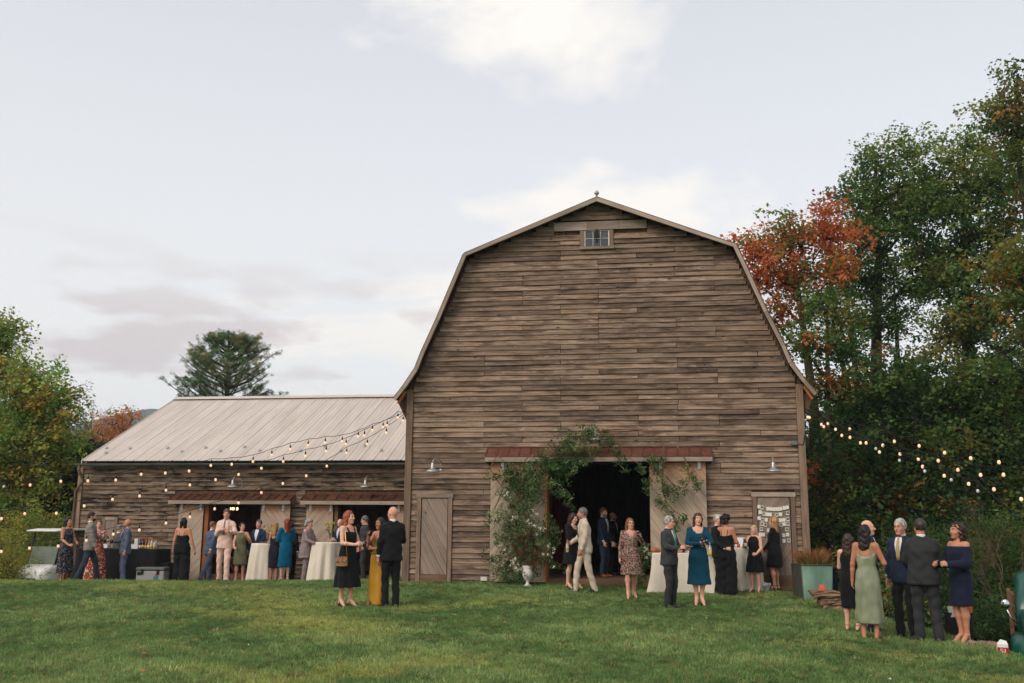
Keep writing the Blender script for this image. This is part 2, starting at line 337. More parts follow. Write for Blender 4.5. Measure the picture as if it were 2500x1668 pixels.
# ------------------------------------------------------------------ barn
CLAP = .1225
def profile_half():
    pts = [(1456.7, 480), (1133, 617.3), (1066, 777), (1029, 858), (1014, 897), (985, 940), (961, 971)]
    P = [at(x, y, -.3) for x, y in pts]; P[0][0] = 0
    return [(abs(p[0]), p[2]) for p in P]
PROF = profile_half()      # (half width, height) from the ridge down to the eave
PX = [p[0] for p in PROF][::-1]; 
def half_at(z):
    zs = [p[1] for p in PROF][::-1]; xs = [p[0] for p in PROF][::-1]
    return float(np.interp(z, zs, xs))
BW = 4.64; DEPTH = 13.0
barn = empty('barn', (0, 0, 0)); tag(barn, 'tall weathered wooden barn with gambrel roof and vine draped doorway', 'barn')
def Xf(px, py, Y=0.): return float(at(px, py, Y)[0])
def Zf(px, py, Y=0.): return float(at(px, py, Y)[2])
DO = (Xf(1334, 1280), Xf(1587, 1280), .13, Zf(1450, 1124))        # main doorway x0,x1,z0,z1
SD = (Xf(1018, 1300), Xf(1104, 1300), .0, Zf(1065, 1205))           # small plank door (frame outer)
PD = (Xf(1839, 1300), Xf(1943, 1300), -.05, Zf(1887, 1202))         # door with photographs (frame outer)
HD = (-2.66, 2.56, Zf(1455, 1116), Zf(1455, 1090))               # hood
WN = (Xf(1416.5, 590), Xf(1498, 590), Zf(1457, 607), Zf(1457, 563))
WL = (Xf(1353, 560), Xf(1579, 545), WN[3]+.003, WN[3]+.215)          # long lintel board
# inner shell: front wall with openings, sides, back, floor
def wall_with_holes(mb, x0, x1, z0, ztop, holes, y0, y1):
    xs = sorted({x0, x1, *[h[0] for h in holes], *[h[1] for h in holes]})
    for a, b in zip(xs[:-1], xs[1:]):
        segs = [(z0, None)]; hs = sorted([h for h in holes if h[0] < b-1e-6 and h[1] > a+1e-6], key=lambda h: h[2])
        z = z0
        for h in hs:
            if h[2] > z+.01: mb.prism([(a, z), (b, z), (b, h[2]), (a, h[2])], y0, y1)
            z = h[3]
        top = [(b, ztop(b))]+[(q, ztop(q)) for q in sorted([s*p[0] for p in PROF for s in (1, -1)], reverse=True) if a < q < b]+[(a, ztop(a))]
        mb.prism([(a, z), (b, z)]+top, y0, y1)
def ztop_barn(x):
    xs = [p[0] for p in PROF]; zs = [p[1]-.12 for p in PROF]
    return float(np.interp(abs(x), xs, zs))
mb = MB(); wall_with_holes(mb, -BW+.02, BW-.02, -.4, ztop_barn, [DO, WN], .03, .10); mb.build('wall', W['inner'], barn)
mb = MB(); mb.bx(-BW+.02, -BW+.1, .101, DEPTH, -.5, 4.7).bx(BW-.1, BW-.02, .101, DEPTH, -.5, 4.7); mb.prism([(-BW, -.5), (BW, -.5)]+[(p[0]-.12, p[1]-.15) for p in PROF[::-1] if p[0] < BW+.2]+[(-p[0]+.12, p[1]-.15) for p in PROF if p[0] < BW+.2][1:], DEPTH, DEPTH+.1)
mb.build('wall', W['inner'], barn)
MB().bx(-BW+.1, BW-.1, .101, DEPTH, -.05, .12).build('floor', W['inner'], barn)
# interior: posts, a beam, a partition and a red-brown cloth far inside
for x, y in ((-1.55, 3.2), (1.2, 3.4), (-1.6, 7.5), (1.6, 7.5)):
    MB().bx(x-.09, x+.09, y-.09, y+.09, .12, 4.6).build('post', W['inner'], barn)
MB().bx(-BW+.1, BW-.1, 3.1, 3.3, 3.0, 3.25).build('beam', W['inner'], barn)
W['maroon'] = M('maroon_cloth', srgb(120, 44, 38), srgb(92, 34, 32), 4, .9, stretch=(8, 8, .4), bump=.3)
cv = MB()
for i in range(16): cv.bx(-1.95+i*.06, -1.895+i*.06, 4.0+.03*(i % 2), 4.05+.03*(i % 2), .125, 2.45)
cv.build('curtain', W['maroon'], barn)

# clapboards: every row split at studs, each board an object of its own
def board_mesh(L, h, seed, wav=.005):
    """a clapboard L long: lower edge proud and a little wavy; origin at its middle"""
    r = np.random.default_rng(seed); n = max(2, min(5, int(L/.55)))
    V = []; xs = np.linspace(-L/2, L/2, n+1); tilt = r.uniform(-.004, .004); th = r.uniform(.027, .042)
    for x in xs:
        e = r.uniform(-wav, wav); k = tilt*x/L*2
        V += [(x, .0, h/2+.012+k), (x, -.008, h/2+.012+k), (x, -th-.5*abs(e), -h/2+e+k), (x, .0, -h/2+e+k+.004)]
    F = []
    for i in range(n):
        a = 4*i; b = a+4
        F += [(a+1, a+2, b+2, b+1), (a+2, a+3, b+3, b+2), (a, a+1, b+1, b)]
    F += [(0, 3, 2, 1), (4*n, 4*n+1, 4*n+2, 4*n+3)]
    me = bpy.data.meshes.new('board'); me.from_pydata(V, [], F); me.update(); return me
def intervals(x0, x1, cuts):
    iv = [(x0, x1)]
    for c0, c1 in cuts:
        iv = [q for a, b in iv for q in ((a, min(b, c0)), (max(a, c1), b)) if q[1]-q[0] > .05]
    return iv
def clad(parent, x_lo, x_hi, z0, z1, halfw, holes, y, mat_, mean, stud, limit=295):
    """rows of boards; joints fall on the studs"""
    out = []; z = z0; row = 0; rnd = random.Random(31)
    while z < z1:
        zc = z+CLAP/2; hw = halfw(z+CLAP*.8) if halfw else None
        a, b = (max(x_lo, -hw), min(x_hi, hw)) if halfw else (x_lo, x_hi)
        if b-a > .15:
            for p, q in intervals(a, b, [(h[0], h[1]) for h in holes if h[2] < z+CLAP*.75 and h[3] > z+CLAP*.25]):
                x = p
                while x < q-1e-6:
                    nxt = x+rnd.choice(mean); nxt = round(nxt/stud)*stud+rnd.uniform(-.01, .01)
                    if nxt > q-.45 or nxt <= x+.2: nxt = q
                    out.append((x, nxt, zc)); x = nxt
        z += CLAP; row += 1
    out.sort(key=lambda t: t[0]-t[1]); extra = MB()
    for i, (p, q, zc) in enumerate(out):
        me = board_mesh(q-p-.012, CLAP, i+int(abs(x_lo)*100)); me.materials.append(mat_)
        if i < limit: link('board', me, parent, ((p+q)/2, y+rnd.uniform(-.006, .004), zc))
        else:
            extra.add([(v.co.x+(p+q)/2, v.co.y+y, v.co.z+zc) for v in me.vertices], [tuple(f.vertices) for f in me.polygons])
    if extra.v: tag(extra.build('board', mat_, parent), kind='stuff')
    print('boards', parent.name, len(out))
holes = [(DO[0]-.02, DO[1]+.02, 0, DO[3]+.05), (SD[0], SD[1], -1, SD[3]), (PD[0], PD[1], -1, PD[3]), (HD[0], HD[1], HD[3]-.3, HD[3]+.02), (WN[0], WN[1], WN[2], WN[3]), (WL[0], WL[1], WL[2]-.02, WL[3]-.02)]
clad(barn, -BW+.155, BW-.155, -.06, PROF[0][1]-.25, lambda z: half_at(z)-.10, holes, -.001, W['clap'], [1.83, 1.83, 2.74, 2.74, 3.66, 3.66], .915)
# corner boards
for s in (-1, 1):
    MB().bx(-.078, .078, -.075, .02, -.25 if s > 0 else -.1, Zf(1000 if s < 0 else 1950, 953 if s < 0 else 939)).build('corner_board', W['trim'], barn, loc=(s*(BW-.078), 0, 0))
MB().bx(-BW+.16, SD[0]-.002, -.05, .0, -.2, -.005).build('base_board', W['sill'], barn)

# gambrel roof: sheathing slabs (roof panels) front to back, rake boards along the front edge
def roof_strip(name, a, b, y0, y1, th, m, s):
    (x0, z0), (x1, z1) = a, b
    nx, nz = -(z1-z0), (x1-x0); l = math.hypot(nx, nz); nx, nz = nx/l*th, nz/l*th
    if nz < 0: nx, nz = -nx, -nz
    MB().prism([(s*x0, z0), (s*x1, z1), (s*(x1+abs(nx)), z1+nz), (s*(x0+abs(nx)), z0+nz)] if s > 0 else [(s*x0, z0), (s*(x0+abs(nx)), z0+nz), (s*(x1+abs(nx)), z1+nz), (s*x1, z1)], y0, y1).build(name, m, barn)
for s in (-1, 1):
    for i in range(len(PROF)-1):
        a, b = PROF[i], PROF[i+1]
        roof_strip('roof', (a[0], a[1]-.03), (b[0], b[1]-.03), -.30, DEPTH+.3, .035, W['shingle'], s)
        # rake board hangs below the roof edge at the front
        dx, dz = b[0]-a[0], b[1]-a[1]; l = math.hypot(dx, dz); n = (-dz/l, dx/l)
        nn = (n[0]*.078, n[1]*.078)
        if nn[1] > 0: nn = (-nn[0], -nn[1])
        q = [(a[0], a[1]-.03), (b[0], b[1]-.03), (b[0]+nn[0], b[1]-.03+nn[1]), (a[0]+nn[0], a[1]-.03+nn[1])]
        if i == 0: q[3] = (0.0, q[3][1]-.03)
        ang = math.atan2(-dz, dx); cx = sum(p[0] for p in q)/4; cz = sum(p[1] for p in q)/4
        # build in the board's own frame so that the grain follows it
        ca, sa = math.cos(ang), math.sin(ang); loc = [((p[0]-cx)*ca-(p[1]-cz)*sa, (p[0]-cx)*sa+(p[1]-cz)*ca) for p in q]
        o = MB().prism(loc, -.355-.004*(i % 2), -.303).build('rake_board', W['rake'], barn, loc=(s*cx, 0, cz))
        o.rotation_euler = (0, ang*s, 0); o.scale = (s, 1, 1)
# brackets and soffit under the flared eaves
for s in (-1, 1):
    e = PROF[-1]; 
    MB().prism([(BW, e[1]+.05), (e[0]-.03, e[1]-.05), (e[0]-.05, e[1]-.12), (BW, e[1]-.55)][::1], .0, .12).build('eave_bracket', W['inner'], barn).scale = (s, 1, 1)
    MB().bar((BW+.01, -.16, e[1]+.17), (e[0]-.08, -.16, e[1]-.13), .07, .06).build('lookout_rafter', W['fresh'], barn).scale = (s, 1, 1)
# finial at the peak
MB().lathe([(.02, 0), (.02, .06), (.055, .09), (.06, .13), (.03, .17), (.0, .18)], (0, -.28, PROF[0][1]-.02), 10).build('finial', W['zinc'], barn, smooth=True)
# gable window: frame, six panes behind glazing bars, long lintel above, sill
win = MB().bx(WN[0], WN[0]+.10, -.05, .02, WN[2]+.04, WN[3]-.002).bx(WN[1]-.10, WN[1], -.05, .02, WN[2]+.04, WN[3]-.002).build('window', W['trim'], barn)
wx0, wx1, wz0, wz1 = WN[0]+.13, WN[1]-.13, WN[2]+.06, WN[3]-.02
MB().bx(WN[0]-.01, WN[1]+.02, -.09, .0, WN[2]-.03, WN[2]+.038).build('window_sill', W['rake'], win)
sb = MB().bx(WN[0]+.101, wx0, -.03, .02, wz0, wz1).bx(wx1, WN[1]-.101, -.03, .02, wz0, wz1).bx(WN[0]+.101, WN[1]-.101, -.03, .02, wz1, wz1+.018)
pw = (wx1-wx0)/3; ph = (wz1-wz0)/2
sb.bx(wx0, wx1, -.026, .01, wz0+ph-.006, wz0+ph+.006)
for k in (1, 2): sb.bx(wx0+k*pw-.006, wx0+k*pw+.006, -.022, .006, wz0, wz1)
sb.build('sash', W['white_paint'], win)
for k in range(3):
    for j in range(2): MB().bx(wx0+k*pw+.01, wx0+(k+1)*pw-.01, -.006, -.002, wz0+j*ph+.01, wz0+(j+1)*ph-.01).build('pane', W['glass_pane'], win)
W['dry'] = M('dried_stems', srgb(44, 48, 40), srgb(70, 66, 50), 9)
db = MB(); 
for k in range(26):
    a = random.uniform(0, 6.28); r = random.uniform(.02, .075); z = random.uniform(.05, .3)
    db.tube([(0, 0, 0), (r*.4*math.cos(a), r*.3*math.sin(a), -z*.5), (r*math.cos(a), r*.5*math.sin(a), -z)], [.004, .006, .009], 5)
o = db.build('dried_bunch', W['dry'], None, loc=((wx0+wx1)/2-.0, -.16, wz1+.02)); tag(o, 'dark dried bunch hanging in front of the small gable window', 'dried bunch')
lw = (WL[1]-WL[0]); x = WL[0]
for f in (.36, .34, .30):
    MB().bx(-lw*f/2, lw*f/2-.006, -.062, -.0, WL[2]-(WL[2]+WL[3])/2, WL[3]-(WL[2]+WL[3])/2).build('lintel_board', W['rake'], barn, loc=(x+lw*f/2, 0, (WL[2]+WL[3])/2)); x += lw*f

# plank helpers: diagonal boards clipped to a rectangle, each an object under its door
def clip_poly(poly, x0, x1, z0, z1):
    def cl(P, f, inter):
        o = []
        for i in range(len(P)):
            a, b = P[i-1], P[i]
            if f(b):
                if not f(a): o.append(inter(a, b))
                o.append(b)
            elif f(a): o.append(inter(a, b))
        return o
    for ax, v, sg in ((0, x0, 1), (0, x1, -1), (1, z0, 1), (1, z1, -1)):
        if not poly: return poly
        poly = cl(poly, lambda p: sg*(p[ax]-v) >= -1e-9, lambda a, b: tuple(a[k]+(b[k]-a[k])*((v-a[ax])/(b[ax]-a[ax])) for k in (0, 1)))
    return poly
def diagonal_planks(parent, x0, x1, z0, z1, yf, ang, wdt, mat_, seed):
    """boards at angle ang (from +x) filling the rectangle, front face at yf"""
    r = random.Random(seed); d = (math.cos(ang), math.sin(ang)); n = (-d[1], d[0]); cx, cz = (x0+x1)/2, (z0+z1)/2; D = math.hypot(x1-x0, z1-z0)
    s = -D/2-r.random()*wdt
    while s < D/2:
        wd = wdt*r.uniform(.85, 1.15); a, b = s+.0025, s+wd-.0025; s += wd
        P = [(cx+n[0]*t+d[0]*q, cz+n[1]*t+d[1]*q) for t, q in ((a, -D), (a, D), (b, D), (b, -D))][::1]
        P = clip_poly(P, x0, x1, z0, z1)
        if len(P) < 3: continue
        mx, mz = sum(p[0] for p in P)/len(P), sum(p[1] for p in P)/len(P)
        # own frame: local z along the board (grain axis 2)
        rot = math.pi/2-ang; c_, s_ = math.cos(-rot), math.sin(-rot)
        Q = [((p[0]-mx)*c_+(p[1]-mz)*s_, -(p[0]-mx)*s_+(p[1]-mz)*c_) for p in P]
        ar = sum(Q[i-1][0]*Q[i][1]-Q[i][0]*Q[i-1][1] for i in range(len(Q)))
        if ar < 0: Q = Q[::-1]
        if abs(ar) < .004: continue
        o = MB().prism(Q, 0, .022).build('plank', mat_, parent, loc=(mx, yf+r.uniform(-.003, .003), mz)); o.rotation_euler = (0, rot, 0)
def plank_door(rect, parent, ang, seed, toe):
    x0, x1, z0, z1 = rect; f = .105
    dr = MB().bx(x0+f, x1-f, -.012, .024, z0+toe, z1-f).build('door', W['inner'], parent)
    diagonal_planks(dr, x0+f+.01, x1-f-.01, z0+toe+.01, z1-f-.01, -.04, ang, .145, W['plank'], seed)
    for a, b in ((x0, x0+f-.01), (x1-f+.01, x1)):
        MB().bx(-(b-a)/2, (b-a)/2, -.07, .0, -(z1-z0-.1)/2, (z1-z0-.1)/2).build('frame', W['trim'], dr, loc=((a+b)/2, 0, (z0+z1-.1)/2-.0))
    MB().bx(-(x1-x0)/2-.02, (x1-x0)/2+.02, -.074, .0, -.048, .048).build('frame', W['rake'], dr, loc=((x0+x1)/2, 0, z1-.05))
    MB().bx(-(x1-x0)/2+f, (x1-x0)/2-f, -.06, .0, -toe/2, toe/2).build('toe_board', W['sill'], dr, loc=((x0+x1)/2, 0, z0+toe/2))
    return dr
plank_door(SD, barn, R_(118), 5, .16)
plank_door(PD, barn, R_(58), 6, .30)

def sliding_door(parent, x0, x1, z0, z1, y, ang, seed, mats, hangers, edge=None):
    dr = MB().bx(x0+.004, x1-.004, y+.024, y+.055, z0+.004, z1-.004).build('sliding_door', W['inner'], parent)
    diagonal_planks(dr, x0, x1, z0, z1, y, ang, .15, mats, seed)
    for hx in hangers:
        h = MB().bx(hx-.035, hx+.035, y-.022, y-.004, z1-.16, z1+.03); h.bx(hx-.012, hx+.012, y-.035, y-.023, z1-.13, z1-.02); h.build('hanger', W['galv'], dr)
    if edge:
        MB().bx(-.02, .02, y-.02, y+.06, -(z1-z0)/2, (z1-z0)/2).build('edge_board', W['fresh'], dr, loc=(edge, 0, (z0+z1)/2))
sliding_door(barn, Xf(1200, 1250), DO[0]-.012, .04, HD[2]-.14, -.17, R_(52), 11, W['plank_warm'], (Xf(1230, 1130), Xf(1300, 1130)), DO[0]+.012)
sliding_door(barn, DO[1]+.01, Xf(1725, 1250), -.02, HD[2]-.14, -.17, R_(126), 12, W['plank_warm'], (Xf(1612, 1130), Xf(1706, 1130)))
# hood over the main door
def hood(parent, x0, x1, zb, zt, out, y, n, m, fascia):
    """sloping row of roofing panels with raised seams, ends closed, fascia board in front"""
    wd = (x1-x0)/n
    for i in range(n):
        a = x0+i*wd; p = MB(); off = .004*(i % 2)
        p.add([(a+.002, y-.01, zt), (a+wd-.002, y-.01, zt), (a+wd-.002, y-out, zb), (a+.002, y-out, zb), (a+.002, y-.01, zt-.02), (a+wd-.002, y-.01, zt-.02), (a+wd-.002, y-out, zb-.02), (a+.002, y-out, zb-.02)], [(0, 3, 2, 1), (4, 5, 6, 7), (0, 1, 5, 4), (1, 2, 6, 5), (2, 3, 7, 6), (3, 0, 4, 7)])
        p.add([(a, y-.01, zt+.001), (a+.016, y-.01, zt+.001), (a+.016, y-out-.004, zb+.001), (a, y-out-.004, zb+.001), (a, y-.01, zt+.021), (a+.016, y-.01, zt+.021), (a+.016, y-out-.004, zb+.021), (a, y-out-.004, zb+.021)], [(0, 1, 2, 3), (7, 6, 5, 4), (0, 4, 5, 1), (1, 5, 6, 2), (2, 6, 7, 3), (3, 7, 4, 0)])
        p.build('hood_panel', m, parent)
    for k in range(2):
        a, b = x0+(x1-x0)*k*.58, x0+(x1-x0)*(.58 if k == 0 else 1)
        MB().bx(-(b-a)/2+.003, (b-a)/2-.003, -.02, .02, -fascia/2, fascia/2).build('fascia', W['rake'], parent, loc=((a+b)/2, y-out+.025, zb-.025-fascia/2))
    for a, s in ((x0, 1), (x1, -1)):
        MB().add([(a, y, zt-.03), (a, y-out+.05, zb-.03), (a, y-out+.05, zb-.025-fascia), (a, y, zb-.025-fascia), (a+s*.02, y, zt-.03), (a+s*.02, y-out+.05, zb-.03), (a+s*.02, y-out+.05, zb-.025-fascia), (a+s*.02, y, zb-.025-fascia)], [(0, 1, 2, 3), (7, 6, 5, 4), (0, 4, 5, 1), (1, 5, 6, 2), (2, 6, 7, 3), (3, 7, 4, 0)]).build('hood_end', W['trim'], parent)
    MB().bx(x0, x1, y-.022, y-.002, zt-.01, zt+.035).build('flashing', m, parent)
hood(barn, HD[0], HD[1], HD[2], HD[3]-.04, .34, 0, 20, W['rust'], .10)
MB().bx(HD[0]+.1, HD[1]-.02, -.13, -.10, HD[2]-.17, HD[2]-.10).build('door_track', W['black'], barn)
# two steps of timber below the doorway
def step(x0, x1, y0, y1, z0, z1, m='sill'):
    MB().bx(-(x1-x0)/2, (x1-x0)/2, y0, y1, z0, z1).build('threshold', W[m], barn, loc=((x0+x1)/2, 0, 0))
step(DO[0], DO[1]+.1, -.12, .10, -.005, .13); step(DO[0]-.25, DO[1]+.1, -.34, -.122, -.2, -.02)
MB().bx(DO[0]-.01, DO[0]+.05, .0, .12, .13, DO[3]).build('jamb', W['fresh'], barn)
# junction box and cord at the right corner
jb = Xf(1939, 1082), Zf(1939, 1082)
MB().bx(jb[0]-.07, jb[0]+.06, -.10, -.04, jb[1]-.045, jb[1]+.045).build('junction_box', W['gutter'], barn)
cx_ = Xf(1968, 1060); zt_ = Zf(1966, 1000)
MB().tube([(jb[0]+.06, -.08, jb[1]-.02), (jb[0]+.18, -.09, jb[1]-.05), (BW-.03, -.09, jb[1]+.05), (BW+.012, -.09, jb[1]+.3), (BW+.014, -.05, zt_)], .009, 5).build('power_cord', W['black'], barn)

# ------------------------------------------------------------------ wing
WY = 4.3; WX0 = -15.78; WX1 = -BW-.0; EZ = Zf(600, 1128, 4.0); RY = 9.3; RZ = Zf(700, 972, RY)
wing = empty('barn_wing', (WX0, WY, 0)); tag(wing, 'long low barn wing with pale metal roof left of the tall barn', 'barn wing')
def wpart(o): o.parent = wing; o.matrix_parent_inverse = Matrix.Translation((-WX0, -WY, 0)); return o
class WP:      # a stand-in parent whose children are placed in world axes
    pass
wing.location = (0, 0, 0)
H1 = (Xf(428, 1215, WY), Xf(722, 1215, WY), Zf(575, 1221, WY), Zf(575, 1205, WY))
H2 = (Xf(746, 1215, WY), -BW-.02, Zf(850, 1222, WY), Zf(850, 1206, WY))
D1 = (Xf(512, 1300, WY), Xf(640, 1300, WY), -.2, H1[2]-.12); D2 = (Xf(828, 1300, WY), Xf(970, 1300, WY), -.2, H2[2]-.12)
mb = MB(); wall_with_holes(mb, WX0+.02, WX1, -.6, lambda x: EZ-.06, [D1, D2], WY+.03, WY+.1)
mb.bx(WX0+.02, WX0+.1, WY+.101, 14.0, -.8, EZ-.06); mb.prism([(WX0+.02, -.8), (WX1, -.8), (WX1, EZ), (WX0+.02, EZ)], 14.001, 14.1)
for xx in (WX0+.03, WX1-.1):
    mb.add([(xx, WY, EZ-.061), (xx, 14.1, EZ-.061), (xx, RY, RZ-.12), (xx+.06, WY, EZ-.061), (xx+.06, 14.1, EZ-.061), (xx+.06, RY, RZ-.12)], [(0, 2, 1), (3, 4, 5), (0, 1, 4, 3), (1, 2, 5, 4), (2, 0, 3, 5)])
mb.build('wall', W['inner'], wing)
MB().bx(WX0+.1, WX1, WY+.101, 14, -.5, -.12).build('floor', W['inner'], wing)
MB().bx(WX0+.1, WX1, 7.6, 7.7, -.12, EZ+.8).build('partition', W['inner'], wing)
# a low doorway near the left corner with a light board door
LD = (Xf(250, 1290, WY), Xf(288, 1290, WY), -.3, Zf(268, 1262, WY))
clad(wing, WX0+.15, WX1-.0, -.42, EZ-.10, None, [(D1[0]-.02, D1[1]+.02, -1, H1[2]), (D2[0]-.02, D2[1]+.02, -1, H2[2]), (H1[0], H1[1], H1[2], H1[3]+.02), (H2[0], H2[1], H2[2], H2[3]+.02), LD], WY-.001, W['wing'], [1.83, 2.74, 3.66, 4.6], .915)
MB().bx(LD[0]+.1, LD[1]-.1, WY-.035, WY, LD[2], LD[3]-.1).build('door', W['plank'], wing)
for a, b in ((LD[0], LD[0]+.098), (LD[1]-.098, LD[1])): MB().bx(-(b-a)/2, (b-a)/2, -.06, 0, -(LD[3]-LD[2])/2, (LD[3]-LD[2])/2).build('door_frame', W['trim'], wing, loc=((a+b)/2, WY, (LD[2]+LD[3])/2))
MB().bx(-(LD[1]-LD[0])/2+.1, (LD[1]-LD[0])/2-.1, -.058, 0, -.048, .048).build('door_frame', W['rake'], wing, loc=((LD[0]+LD[1])/2, WY, LD[3]-.05))
MB().bx(-.072, .072, -.07, .02, -.9, EZ-.12).build('corner_board', W['trim'], wing, loc=(WX0+.072, WY, 0))
hood(wing, H1[0], H1[1], H1[2], H1[3]-.02, .42, WY, 15, W['rustwing'], .10)
hood(wing, H2[0], H2[1], H2[2], H2[3]-.02, .42, WY, 12, W['rustwing'], .10)
def wdoor(x0, x1, ztop, ang, seed, mats, hang, edge=None):
    sliding_door(wing, x0, x1, -.28, ztop, WY-.20, ang, seed, mats, hang, edge)
wdoor(Xf(441, 1300, WY), D1[0]-.14, H1[2]-.15, R_(50), 21, W['plank_wing'], (Xf(453, 1233, WY), Xf(499, 1233, WY)))
MB().bx(-.06, .06, -.15, .02, -1.2, 1.2).build('jamb', W['fresh'], wing, loc=(D1[0]-.06, WY, H1[2]-.15-1.2))
wdoor(D1[1]+.01, Xf(712, 1300, WY), H1[2]-.15, R_(128), 22, W['plank_wing'], (Xf(651, 1234, WY), Xf(699, 1234, WY)))
wdoor(Xf(752, 1300, WY), D2[0]-.14, H2[2]-.15, R_(50), 23, W['plank_wing'], (Xf(764.5, 1235, WY), Xf(814, 1235, WY)))
MB().bx(-.05, .05, -.15, .02, -1.2, 1.2).build('jamb', W['sill'], wing, loc=(D2[0]-.06, WY, H2[2]-.15-1.2))
wdoor(D2[1]-.02, WX1-.03, H2[2]-.15, R_(128), 24, W['plank_wing'], (Xf(978.5, 1236, WY),))
# metal roof: ribbed sheets, each a part
EY = 3.95; npan = 27; xl, xr = Xf(199, 1129, EY), -BW-.02
def zroof(y): return EZ+.04+(RZ-EZ-.04)*(y-EY)/(RY-EY)
pw_ = (xr-xl)/npan; sl = math.hypot(RY-EY, RZ-zroof(EY)); roof = MB()
def sheet_mesh():
    # cross-section: flat with one high rib at the edge and two low stiffeners
    xs = [0, .006, .028, .045, .067, .17, .178, .19, .198, .30, .308, .32, .328, pw_+.01]; zs = [0, .0, .016, .016, 0, 0, .005, .005, 0, 0, .005, .005, 0, 0]
    V = [(x, 0, z) for x, z in zip(xs, zs)]+[(x, sl, z) for x, z in zip(xs, zs)]; n = len(xs)
    V += [(x, 0, z-.012) for x, z in zip(xs, zs)]
    F = [(i, i+1, n+i+1, n+i) for i in range(n-1)]+[(2*n+i, 2*n+i+1, i+1, i) for i in range(n-1)]
    me = bpy.data.meshes.new('roof_sheet'); me.from_pydata(V, [], F); me.materials.append(W['metal_roof']); me.update(); return me
sm = sheet_mesh(); pitch_ = math.atan2(RZ-zroof(EY), RY-EY)
for i in range(npan):
    o = link('roof_sheet', sm, wing, (xl+i*pw_, EY, zroof(EY)+.001*(i % 2))); o.rotation_euler = (pitch_, 0, 0)
MB().add([(xl, EY+.02, zroof(EY)-.03), (xr, EY+.02, zroof(EY)-.03), (xr, RY, RZ-.035), (xl, RY, RZ-.035), (xr, 14.5, EZ-.1), (xl, 14.5, EZ-.1)], [(0, 1, 2, 3), (3, 2, 4, 5)]).build('roof_deck', W['inner'], wing)
MB().add([(xl, RY+.01, RZ+.03), (xr, RY+.01, RZ+.03), (xr, 14.5, EZ-.05), (xl, 14.5, EZ-.05)], [(0, 1, 2, 3)]).build('roof', W['metal_roof'], wing)
MB().prism([(-.16, -.07), (-.15, -.06), (0, .035), (.15, -.06), (.16, -.07), (0, .02)], 0, xr-xl).build('ridge_cap', W['metal_roof'], wing, loc=(xl, RY, RZ+.05), rz=-math.pi/2)
for c in wing.children:
    if c.name.startswith('ridge_cap'): c.location = (xl, RY, RZ+.05); c.rotation_euler = (0, 0, -math.pi/2); c.location.x = xl
MB().bx(xl-.02, xl+.004, EY, EY+.001, 0, .001)
o = MB().add([(xl-.012, EY, zroof(EY)-.10), (xl-.012, RY, RZ-.10), (xl-.012, RY, RZ+.03), (xl-.012, EY, zroof(EY)+.03), (xl+.01, EY, zroof(EY)-.10), (xl+.01, RY, RZ-.10), (xl+.01, RY, RZ+.03), (xl+.01, EY, zroof(EY)+.03)], [(3, 2, 1, 0), (4, 5, 6, 7), (0, 1, 5, 4), (1, 2, 6, 5), (2, 3, 7, 6), (3, 0, 4, 7)]).build('rake_trim', W['metal_roof'], wing)
# snow guards in two staggered rows
sg = MB()
for a in range(6): sg.tube([(0, 0, 0), (.07*math.cos(a*1.047), 0, .07*abs(math.sin(a*1.047))+.02)], .008, 4)
sg.box((0, .03, .02), (.05, .10, .03)); sgm = sg.mesh('snow_guard', W['galv'])
for px, py in ((260, 1096), (258, 1108), (317, 1097), (409, 1096), (444, 1105), (502, 1095), (538, 1104), (597, 1093), (634, 1103), (734, 1103), (793, 1091), (833, 1103), (891, 1090), (932, 1102)):
    # meet the roof plane
    d = ray(px, py); k = (RZ-zroof(EY))/(RY-EY); t = (zroof(EY)-CAM[2]-k*(EY-CAM[1]))/(d[2]-k*d[1]); p = CAM+t*d
    o = link('snow_guard', sgm, wing, (p[0], p[1], p[2]+.005)); o.rotation_euler = (pitch_, 0, 0)
# half-round gutter and downspout
gv = MB(); gy = EY-.08; gzz = EZ-.045
gx0, gx1 = Xf(185, 1132, gy), -BW-.03; n = 9; VV = []; FF = []
for x in (gx0, gx1):
    for j in range(n):
        a = math.pi+math.pi*j/(n-1); VV.append((x, gy+.075*math.cos(a), gzz+.075*math.sin(a)))
    for j in range(n):
        a = math.pi+math.pi*(n-1-j)/(n-1); VV.append((x, gy+.068*math.cos(a), gzz+.068*math.sin(a)))
m2 = 2*n; FF = [(j, (j+1) % m2, m2+(j+1) % m2, m2+j) for j in range(m2)]+[tuple(range(m2-1, -1, -1)), tuple(range(m2, 2*m2))]
gv.add(VV, FF).build('gutter', W['gutter'], wing, smooth=False)
dsx = gx0+.12
MB().tube([(dsx, gy, gzz-.05), (dsx, gy, gzz-.22), (dsx+.12, gy+.1, gzz-.5), (WX0-.02, WY-.09, gzz-.78), (WX0-.02, WY-.09, -.5)], .045, 8).build('downspout', W['trim'], wing, smooth=True)

# the valley air: far hills fade in it
hz_ = MB().bx(-1400, 1400, -340, 1560, -9, 190).build('haze'); tag(hz_, 'thin evening haze filling the valley', kind='stuff')
hm_ = bpy.data.materials.new('valley_haze'); hm_.use_nodes = True; ht_ = hm_.node_tree; ht_.nodes.clear(); ho_ = N(ht_, 'ShaderNodeOutputMaterial'); hv_ = N(ht_, 'ShaderNodeVolumePrincipled'); hv_.inputs['Color'].default_value = (.74, .85, 1.0, 1); hv_.inputs['Density'].default_value = .00036; ht_.links.new(hv_.outputs[0], ho_.inputs['Volume']); hz_.data.materials.append(hm_)
